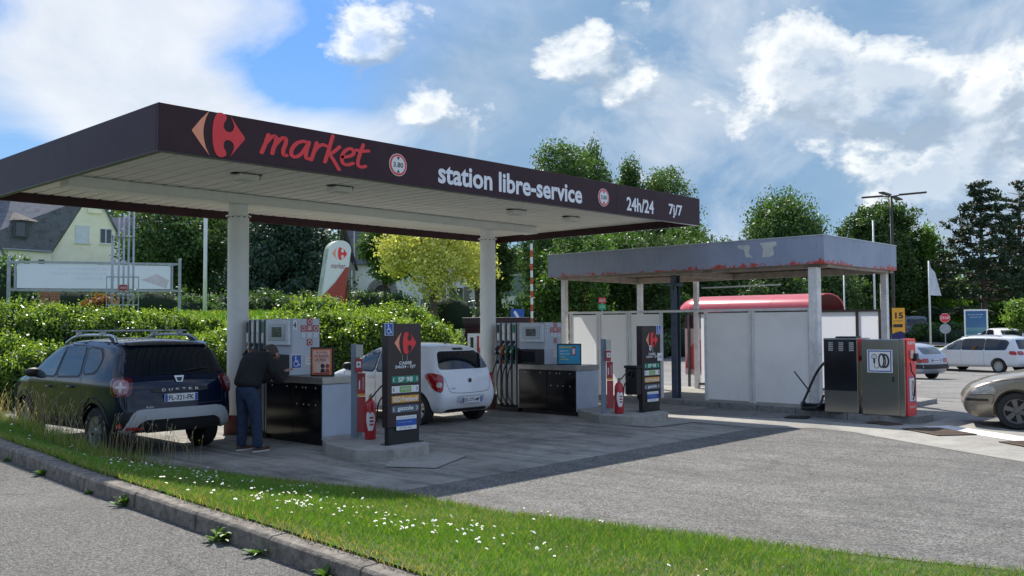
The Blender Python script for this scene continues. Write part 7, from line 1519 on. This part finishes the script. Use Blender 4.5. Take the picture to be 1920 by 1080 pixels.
for k, (px, s, w_, h, lm, lab) in enumerate(((1750, 70, 3.6, 1.5, LM_mid, 'green bush beside the stop sign'), (1800, 68, 4, 1.4, LM_dark, 'dark bush left of the blue poster panel'), (1640, 82, 5, 3.6, LM_dark, 'dark shrub behind the orange poster'), (1560, 72, 6, 3.5, LM_dark, 'dark shrub behind the wash bay posts'), (1690, 86, 6, 2.6, LM_dark, 'shrub behind the grey van'), (1120, 54, 5, 1.9, LM_dark, 'dark shrub behind the left wash panels'), (1200, 56, 5, 2, LM_dark, 'dark shrub behind the far totem'), (1060, 50, 4, 1.6, LM_dark, 'dark shrub beside the small price sign'), (1300, 58, 7, 2.4, LM_dark, 'dark shrub behind the red vault'), (1400, 60, 7, 2.4, LM_dark, 'dark shrub behind the right part of the vault'), (1480, 62, 6, 2.6, LM_dark, 'dark shrub behind the wash bay corner'))):
    bush(px, s, w_, h, lab, lm, 1600, 60+k, leaf=.2)
# brick pillar
p = at(93, 38); bp_ = E('brick_pillar', 'short reddish brick pillar under the banner', 'pillar', p, faceyaw(p)); M_brk = mat('reddish_brick', (.25, .12, .08), .9, var=.3)
for r_ in range(12):
    for c_ in range(2): MB().box(-.38+c_*.39, -.02+c_*.39, -.2, .2, -.3+r_*.12, -.19+r_*.12).build('brick', M_brk, bp_)
# fern like palms at the right
def palm(px, s, R, h, label, lm, seed, n=16, trunkh=.8, name='tree_fern', cat='palm'):
    rng = np.random.default_rng(seed); p = at(px, s); t = E(name, label, cat, p, rng.random()*6, 'palms and tree ferns'); V = []; 
    for k in range(n):
        a = 6.28*k/n+rng.random()*.4; el = .5+.7*rng.random(); L_ = R*(.8+.4*rng.random()); pts = []
        for i in range(14):
            u = (i+1)/14; r = L_*u; z = trunkh+h*(math.sin(el)*u*1.3-1.15*u*u*.8); c = np.array([math.cos(a)*r, math.sin(a)*r, z]); sd = np.array([-math.sin(a), math.cos(a), 0]); wd = L_*.20*math.sin(math.pi*min(1, u*.9+.08))
            for sg in (-1, 1):
                tip = c+sd*sg*wd+np.array([math.cos(a), math.sin(a), 0])*wd*.35+np.array([0, 0, -wd*.35]); fw = np.array([math.cos(a), math.sin(a), 0])*L_*.035; V += [c-fw, c+fw, tip+fw*.4, tip-fw*.4]
    v = np.array(V); npmesh('fronds', v, np.arange(len(v)).reshape(-1, 4), lm, t)['kind'] = 'stuff'
    MB().tube([(0, 0, -.4), (0, 0, trunkh)], .16, 8).build('trunk', M_bark, t)
for k, (px, s, R, h, lab, th_) in enumerate(((1708, 78, 2.4, 2.6, 'tree fern left of the flagpole with flag', 1.6), (1672, 80, 2.2, 2.2, 'tree fern behind the lamp pole', 1.8), (1775, 72, 2.6, 2.6, 'palm above the stop sign', 1.8), (1812, 76, 2.6, 2.4, 'palm left of the blue poster', 2.0), (1084, 52, 1.6, 1.4, 'small palm left of the wash bay post', .8), (1040, 50, 1.3, 1.3, 'dark palm beside the round clipped shrub', .6))):
    palm(px, s, R, h, lab, LM_pine if k < 4 else LM_dark, k+5, trunkh=th_)
palm(692, 84, 1.7, 2.2, 'cordyline palm in front of the arch doorway', LM_will, 33, 20, 1.0, 'cordyline', 'palm')
# distant tree line closing the horizon
rng = np.random.default_rng(5); pts = []
for q in np.arange(-.75, .85, .0042):
    s = 128+rng.normal()*6; hh = (7.5 if q > -.05 else 11)+2.6*math.sin(q*23)+1.8*math.sin(q*61+1)+rng.random()*1.2
    if abs(q+.5) < .1: hh -= 2
    p = rs(q*s, s); z0 = Hrs(q*s, s); m_ = 100; pts.append(np.array([p.x, p.y, z0])+np.stack([rng.normal(size=m_)*1.0, rng.normal(size=m_)*1.5, rng.random(m_)**.7*hh], 1))
pts = np.concatenate(pts); v, f = leaves(pts, np.array([0, 0, .8]), .75, rng); o = npmesh('distant_tree_line', v, f, LM_dark); tag(o, 'far dark tree line closing the horizon behind everything', 'tree line', kind='stuff')

# ---------------------------------------------------------------- hedges
def hedge(name, label, segs, n, seed, leaf=.085, fresh=.35):
    # segs: list of ellipsoid-like lumps (x,y,zbase,rx,ry,h) in world; the surface is covered with leaves, a dark core fills the inside
    rng = np.random.default_rng(seed); t = E(name, label, 'hedge', (segs[0][0], segs[0][1], segs[0][2])); o = np.array([segs[0][0], segs[0][1], segs[0][2]]); P, Nn = [], []
    A = np.array([a[3]*a[5]+a[4]*a[5]+a[3]*a[4] for a in segs]); A = A/A.sum()
    for (x, y, zb, rx, ry, h), w_ in zip(segs, A):
        m = int(n*w_*1.7); th_ = rng.random(m)*2*math.pi; u = rng.random(m); e = .55     # superellipsoid dome: steep flanks, flattish top
        cz = np.sin(u*math.pi/2); cr = np.cos(u*math.pi/2); f_ = lambda v, p: np.sign(v)*np.abs(v)**p
        bx = f_(cr, .55)*f_(np.cos(th_), .6); by = f_(cr, .55)*f_(np.sin(th_), .6); bz = f_(cz, .8)
        lump = 1+.045*np.sin(3.1*x+5*bx*rx+2*bz*h)*np.sin(4.3*by*ry+1.7)+.05*np.sin(9*bx*rx+4*by*ry)+rng.normal(size=m)*.025
        q = np.stack([x+bx*rx*lump, y+by*ry*lump, zb+bz*h*(lump*.6+.4)], 1); nn = np.stack([bx/rx, by/ry, bz/h], 1); nn /= np.linalg.norm(nn, axis=1)[:, None]+1e-6; P.append(q); Nn.append(nn)
    P = np.concatenate(P); Nn = np.concatenate(Nn); keep = np.ones(len(P), bool)
    for (x, y, zb, rx, ry, h) in segs:
        d = (np.abs((P[:, 0]-x)/rx)**2.8+np.abs((P[:, 1]-y)/ry)**2.8+np.abs(np.maximum(0, P[:, 2]-zb)/h)**2.3); keep &= d > .62
    P = P[keep]; Nn = Nn[keep]; keep = (Nn@np.array([F_.x, F_.y, 0]) < .35); P = P[keep]; Nn = Nn[keep]
    P += Nn*rng.normal(size=(len(P), 1))*.05; v, f = leaves(P-o, Nn*1.1+np.array([0, 0, .5]), leaf, rng, aspect=1.25)
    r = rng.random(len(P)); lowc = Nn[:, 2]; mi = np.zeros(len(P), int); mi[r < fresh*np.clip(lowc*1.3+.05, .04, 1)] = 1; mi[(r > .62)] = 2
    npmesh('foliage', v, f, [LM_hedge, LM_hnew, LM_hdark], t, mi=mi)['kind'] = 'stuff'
    # young shoots sticking out of the top
    m = len(P)//16; ii = rng.choice(len(P), m); ii = ii[Nn[ii, 2] > .35]; pts = np.concatenate([P[ii]+np.array([0, 0, .05])*k+Nn[ii]*.03*k+rng.normal(size=(len(ii), 3))*.012 for k in range(1, 4)])
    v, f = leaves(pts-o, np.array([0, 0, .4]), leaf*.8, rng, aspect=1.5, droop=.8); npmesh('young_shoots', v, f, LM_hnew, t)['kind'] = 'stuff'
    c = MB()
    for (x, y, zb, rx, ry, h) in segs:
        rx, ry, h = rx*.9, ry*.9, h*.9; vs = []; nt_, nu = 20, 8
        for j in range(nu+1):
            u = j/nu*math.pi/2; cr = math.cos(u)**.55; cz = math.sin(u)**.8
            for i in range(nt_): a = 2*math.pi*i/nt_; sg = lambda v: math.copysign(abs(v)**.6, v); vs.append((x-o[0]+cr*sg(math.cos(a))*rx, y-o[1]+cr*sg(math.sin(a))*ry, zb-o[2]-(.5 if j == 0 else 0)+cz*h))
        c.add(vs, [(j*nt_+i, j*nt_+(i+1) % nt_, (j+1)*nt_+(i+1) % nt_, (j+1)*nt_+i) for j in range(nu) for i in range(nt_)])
    c.build('dark_core', M_core, t, smooth=True); return t
def seg(px, s, ztop, rx, ry, zb=None):
    p = at(px, s); z = p.z if zb is None else zb; return (p.x, p.y, z-.1, rx, ry, ztop-z+.1)
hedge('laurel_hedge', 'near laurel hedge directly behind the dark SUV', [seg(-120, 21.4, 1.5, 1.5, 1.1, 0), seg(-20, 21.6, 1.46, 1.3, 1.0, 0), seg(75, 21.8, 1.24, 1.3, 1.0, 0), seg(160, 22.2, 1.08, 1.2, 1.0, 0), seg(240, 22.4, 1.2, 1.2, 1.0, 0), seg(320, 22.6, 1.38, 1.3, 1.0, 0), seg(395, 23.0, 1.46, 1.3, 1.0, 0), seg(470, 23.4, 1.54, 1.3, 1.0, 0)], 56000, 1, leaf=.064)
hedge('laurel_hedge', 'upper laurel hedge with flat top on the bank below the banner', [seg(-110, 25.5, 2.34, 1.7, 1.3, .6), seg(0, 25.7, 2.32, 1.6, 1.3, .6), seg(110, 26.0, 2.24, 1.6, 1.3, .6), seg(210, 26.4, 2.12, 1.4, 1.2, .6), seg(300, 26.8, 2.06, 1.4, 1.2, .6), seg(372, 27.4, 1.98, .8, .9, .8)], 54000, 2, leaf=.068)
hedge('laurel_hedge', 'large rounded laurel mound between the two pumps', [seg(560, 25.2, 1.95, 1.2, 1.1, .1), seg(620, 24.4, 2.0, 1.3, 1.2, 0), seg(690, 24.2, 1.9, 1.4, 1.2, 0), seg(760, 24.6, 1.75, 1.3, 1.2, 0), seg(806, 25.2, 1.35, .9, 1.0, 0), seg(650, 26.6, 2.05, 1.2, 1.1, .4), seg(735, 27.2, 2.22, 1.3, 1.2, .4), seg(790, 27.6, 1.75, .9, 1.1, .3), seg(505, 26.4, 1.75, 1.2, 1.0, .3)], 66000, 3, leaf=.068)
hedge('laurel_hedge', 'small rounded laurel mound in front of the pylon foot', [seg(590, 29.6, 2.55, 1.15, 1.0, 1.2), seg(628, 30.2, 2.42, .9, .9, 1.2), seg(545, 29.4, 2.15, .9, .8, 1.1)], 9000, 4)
# ---------------------------------------------------------------- verge grass
rng = np.random.default_rng(9)
def blades(name, X, Y, Z, hgt, wid, lean, mats, mi=None, label=None):
    n = len(X); a = rng.random(n)*2*math.pi; b = rng.random(n)*2*math.pi; o = np.stack([X, Y, Z], 1); s_ = np.stack([np.cos(a), np.sin(a), np.zeros(n)], 1)*wid[:, None]*.5; l_ = np.stack([np.cos(b), np.sin(b), np.zeros(n)], 1)*(hgt*lean)[:, None]; up = np.array([0, 0, 1.])[None]*hgt[:, None]
    V = np.stack([o-s_, o+s_, o+up*.55+l_*.35+s_*.7, o+up*.55+l_*.35-s_*.7, o+up+l_, o+up+l_+s_*.1], 1).reshape(-1, 3); k = np.arange(n)[:, None]*6; f = np.concatenate([k+np.array([0, 1, 2, 3]), k+np.array([3, 2, 5, 4])], 0)
    o_ = npmesh(name, V, f, mats, mi=None if mi is None else np.concatenate([mi, mi])); tag(o_, label, 'grass' if label else None, kind='stuff'); return o_
G1 = leafmat('grass_blades', (.05, .12, .010), (.14, .25, .025), .4, scale=1.2); G2 = leafmat('dry_grass_blades', (.20, .17, .06), (.34, .28, .12), .4, scale=2); G3 = leafmat('lush_grass_blades', (.035, .11, .008), (.10, .22, .015), .4, scale=.8)
kxv = np.vectorize(kx); exv = np.vectorize(ex); zgv = np.vectorize(zg)
def scatter(n, y0, y1, t0=-.01, t1=1.02, pw=1.0):
    Y = y0+(y1-y0)*rng.random(n)**pw; t = t0+(t1-t0)*rng.random(n); X = kxv(Y)+(exv(Y)-kxv(Y))*t; return X, Y, zgv(X, Y), t
X, Y, Z, t_ = scatter(215000, -13.6, 5); c_ = np.sin(X*2.1+Y*.7)*np.sin(Y*1.3-X)*.5+.5; h_ = (.03+.04*rng.random(len(X)))*(.7+.6*c_); mi = (rng.random(len(X)) < .07+.16*np.clip(1-c_*1.6, 0, 1)+.25*(t_ < .05)).astype(int); mi[(mi == 0) & (rng.random(len(X)) < .5)] = 2
blades('lawn_grass', X, Y, Z-.006, h_, .0045+.003*rng.random(len(X)), .4+.7*rng.random(len(X)), [G1, G2, G3], mi, 'short green lawn grass on the verge between road and forecourt')
X, Y, Z, t_ = scatter(6000, -3.0, 6, .5, 1.02); h_ = .10+.17*rng.random(len(X)); blades('rough_grass', X, Y, Z-.01, h_, .007+.003*rng.random(len(X)), .2+.5*rng.random(len(X)), [G1, G2, G3], (rng.random(len(X)) < .3).astype(int), 'rough taller grass along the left flank of the dark SUV')
X, Y, Z, t_ = scatter(700, -9.5, -4.5, .94, 1.03); h_ = .04+.07*rng.random(len(X)); blades('edge_tufts', X, Y, Z-.01, h_, .006+.002*rng.random(len(X)), .3+.5*rng.random(len(X)), [G1, G2], (rng.random(len(X)) < .5).astype(int), 'thin grass stems along the forecourt edge of the verge')
# flowering grass stalks with seed heads
X, Y, Z, t_ = scatter(480, -3.7, 6, .45, 1.0); X2, Y2, Z2, _ = scatter(2, -3.9, -3.6, .9, 1.0); X, Y, Z = np.append(X, X2), np.append(Y, Y2), np.append(Z, Z2); V = []; Fm = []
for x, y, z in zip(X, Y, Z):
    h = (.28+.30*rng.random())*(1 if y > -5 else .7); a = rng.random()*6.28; ln = h*(.1+.25*rng.random()); dx, dy = math.cos(a)*ln, math.sin(a)*ln; w_ = .0018
    b = np.array([x, y, z]); m_ = b+np.array([dx*.3, dy*.3, h*.6]); t1 = b+np.array([dx, dy, h]); hd = t1+np.array([dx*.35, dy*.35, h*.03+.045]); s_ = np.array([.684, -.729, 0])*w_
    k = len(V); V += [b-s_, b+s_, m_-s_, m_+s_, t1-s_, t1+s_]; Fm += [(k, k+1, k+3, k+2), (k+2, k+3, k+5, k+4)]; q = (t1+hd)/2; sw = s_*3.4; k = len(V); V += [t1, q-sw, hd, q+sw]; Fm.append((k, k+1, k+2, k+3))
o = npmesh('grass_seed_heads', np.array(V), np.array(Fm), leafmat('straw_seed_heads', (.20, .16, .10), (.36, .29, .19), .4)); tag(o, 'pale grass stalks with seed heads beside the dark SUV', 'grass', kind='stuff')
# daisies: white ray discs with yellow centres, in drifts
V = []; Fq = []; MI = []
D_ = []
for cx, cy, sx_, sy_, n in ((-4.1, -7.9, .38, .5, 120), (-3.7, -9.0, .3, .35, 70), (-3.4, -5.6, .55, .7, 60), (-4.0, -6.4, .45, .6, 70), (-3.3, -3.6, .5, 1.2, 70), (-3.6, -9.7, .4, .3, 40), (-3.9, -1.2, .5, 1.6, 50), (-3.3, -7.2, .7, .9, 40), (-1.9, -8.9, .12, .4, 16), (-2.9, -11.2, .3, .3, 14)):
    for _ in range(n): D_.append((cx+rng.normal()*sx_*1.15, cy+rng.normal()*sy_*1.2)) if rng.random() < .72 else None
for x, y in D_:
    if not (kx(y)+.04 < x < ex(y)+.05): continue
    z = zg(x, y)+.05+.04*rng.random(); r = .008+.006*rng.random(); tx, ty = rng.normal()*.35, rng.normal()*.35; k = len(V); N_ = 8
    ring = [(x+r*math.cos(6.283*i/N_), y+r*math.sin(6.283*i/N_), z+r*(tx*math.cos(6.283*i/N_)+ty*math.sin(6.283*i/N_))+(.002 if i % 2 else -.001)) for i in range(N_)]
    V += ring+[(x, y, z)]; 
    for i in range(0, N_, 2): Fq.append((k+i, k+i+1, k+(i+2) % N_, k+N_)); MI.append(0)
    k = len(V); rr = r*.36; V += [(x-rr, y-rr, z+.004), (x+rr, y-rr, z+.004), (x+rr, y+rr, z+.004), (x-rr, y+rr, z+.004)]; Fq.append((k, k+1, k+2, k+3)); MI.append(1)
o = npmesh('daisies', np.array(V), np.array(Fq), [mat('daisy_white', (.80, .80, .78), .6, var=.03), mat('daisy_yellow', (.7, .5, .03), .6)], mi=np.array(MI)); tag(o, 'white daisies scattered in drifts over the verge', 'flowers', kind='stuff')
# dandelions
M_dan = mat('dandelion_yellow', (.80, .42, .02), .7, var=.1); M_stem = mat('flower_stem', (.12, .2, .04), .7)
for k, (px, py, lab) in enumerate(((208, 818, 'orange dandelion nearest the rear wheel of the SUV'), (190, 822, 'orange dandelion left of the pair below the SUV bumper'), (234, 812, 'yellow dandelion closest to the SUV bumper'), (256, 800, 'yellow dandelion in front of the silver skid plate'), (125, 785, 'yellow dandelion in the rough grass by the SUV sill'), (373, 845, 'pale dandelion right of the SUV tyre'), (22, 770, 'yellow dandelion at the far left of the verge'))):
    d = pix_dir(px, py); tt_ = 1.0; 
    for _ in range(400):
        q = CAM+d*tt_; 
        if kx(q.y) < q.x < ex(q.y)+.1 and q.z < zg(q.x, q.y)+.12: break
        if q.z < 0: break
        tt_ += .04
    zz_ = zg(q.x, q.y); t = E('dandelion', lab, 'flower', (q.x, q.y, zz_), 0, 'dandelions in the verge'); MB().tube([(0, 0, 0), (.01, 0, .13)], .002, 4).build('stem', M_stem, t); MB().lathe([(.003, .125), (.019, .135), (.021, .142), (.008, .148)], n=10).build('flower_head', M_dan, t)
# weeds at the foot of the kerb
LM_weed = leafmat('weed_leaves', (.03, .08, .01), (.08, .16, .02), .35, scale=6)
for k, (y, sc_2, lab) in enumerate(((-7.05, 1.0, 'leafy weed at the kerb foot beside the shadow edge'), (-8.55, 1.15, 'largest leafy weed at the kerb foot'), (-9.0, .9, 'weed at the kerb foot below the largest one'), (-9.75, .9, 'weed at the kerb foot near the bottom edge'), (-5.3, .8, 'small weed at the kerb foot in the canopy shade'), (-6.4, .5, 'tiny weed sprouting from the kerb joint'), (-4.3, .5, 'small weed at the far end of the visible kerb'))):
    x = kx(y)-.16; t = E('weed', lab, 'weed', (x, y, zroad(x, y)+.0), rng.random()*6, 'weeds along the kerb'); m = MB()
    for j in range(26):
        a = j*2.4; L_ = (.05+.11*rng.random())*sc_2; el = .25+.9*rng.random(); d = Vector((math.cos(a)*math.cos(el), math.sin(a)*math.cos(el), math.sin(el))); sd = Vector((-math.sin(a), math.cos(a), 0)); b = Vector((rng.normal()*.02*sc_2, rng.normal()*.02*sc_2, 0)); P = [b, b+d*L_*.4+sd*L_*.16, b+d*L_*.75+sd*L_*.12+Vector((0, 0, -.01)), b+d*L_+Vector((0, 0, -L_*.25)), b+d*L_*.75-sd*L_*.12+Vector((0, 0, -.01)), b+d*L_*.4-sd*L_*.16]
        m.add(P, [(0, 1, 5), (1, 2, 4, 5), (2, 3, 4)])
    o_ = m.build('leaves', LM_weed, t); o_['kind'] = 'stuff'
# grass skin on the visible part of the bank
m_ = 26000; q = -.36+.46*rng.random(m_); s = 27+22*rng.random(m_)**1.3; X = np.empty(m_); Y = np.empty(m_); Z = np.empty(m_)
for i in range(m_):
    p = rs(q[i]*s[i], s[i]); X[i], Y[i] = p.x, p.y; Z[i] = Hrs(q[i]*s[i], s[i])-.07
blades('bank_grass', X, Y, Z, .10+.12*rng.random(m_), .03+.02*rng.random(m_), .3+.5*rng.random(m_), [G1, G2, G3], np.where(rng.random(m_) < .1, 1, 2*(rng.random(m_) < .5)), 'rough bright grass on the bank behind the hedges')
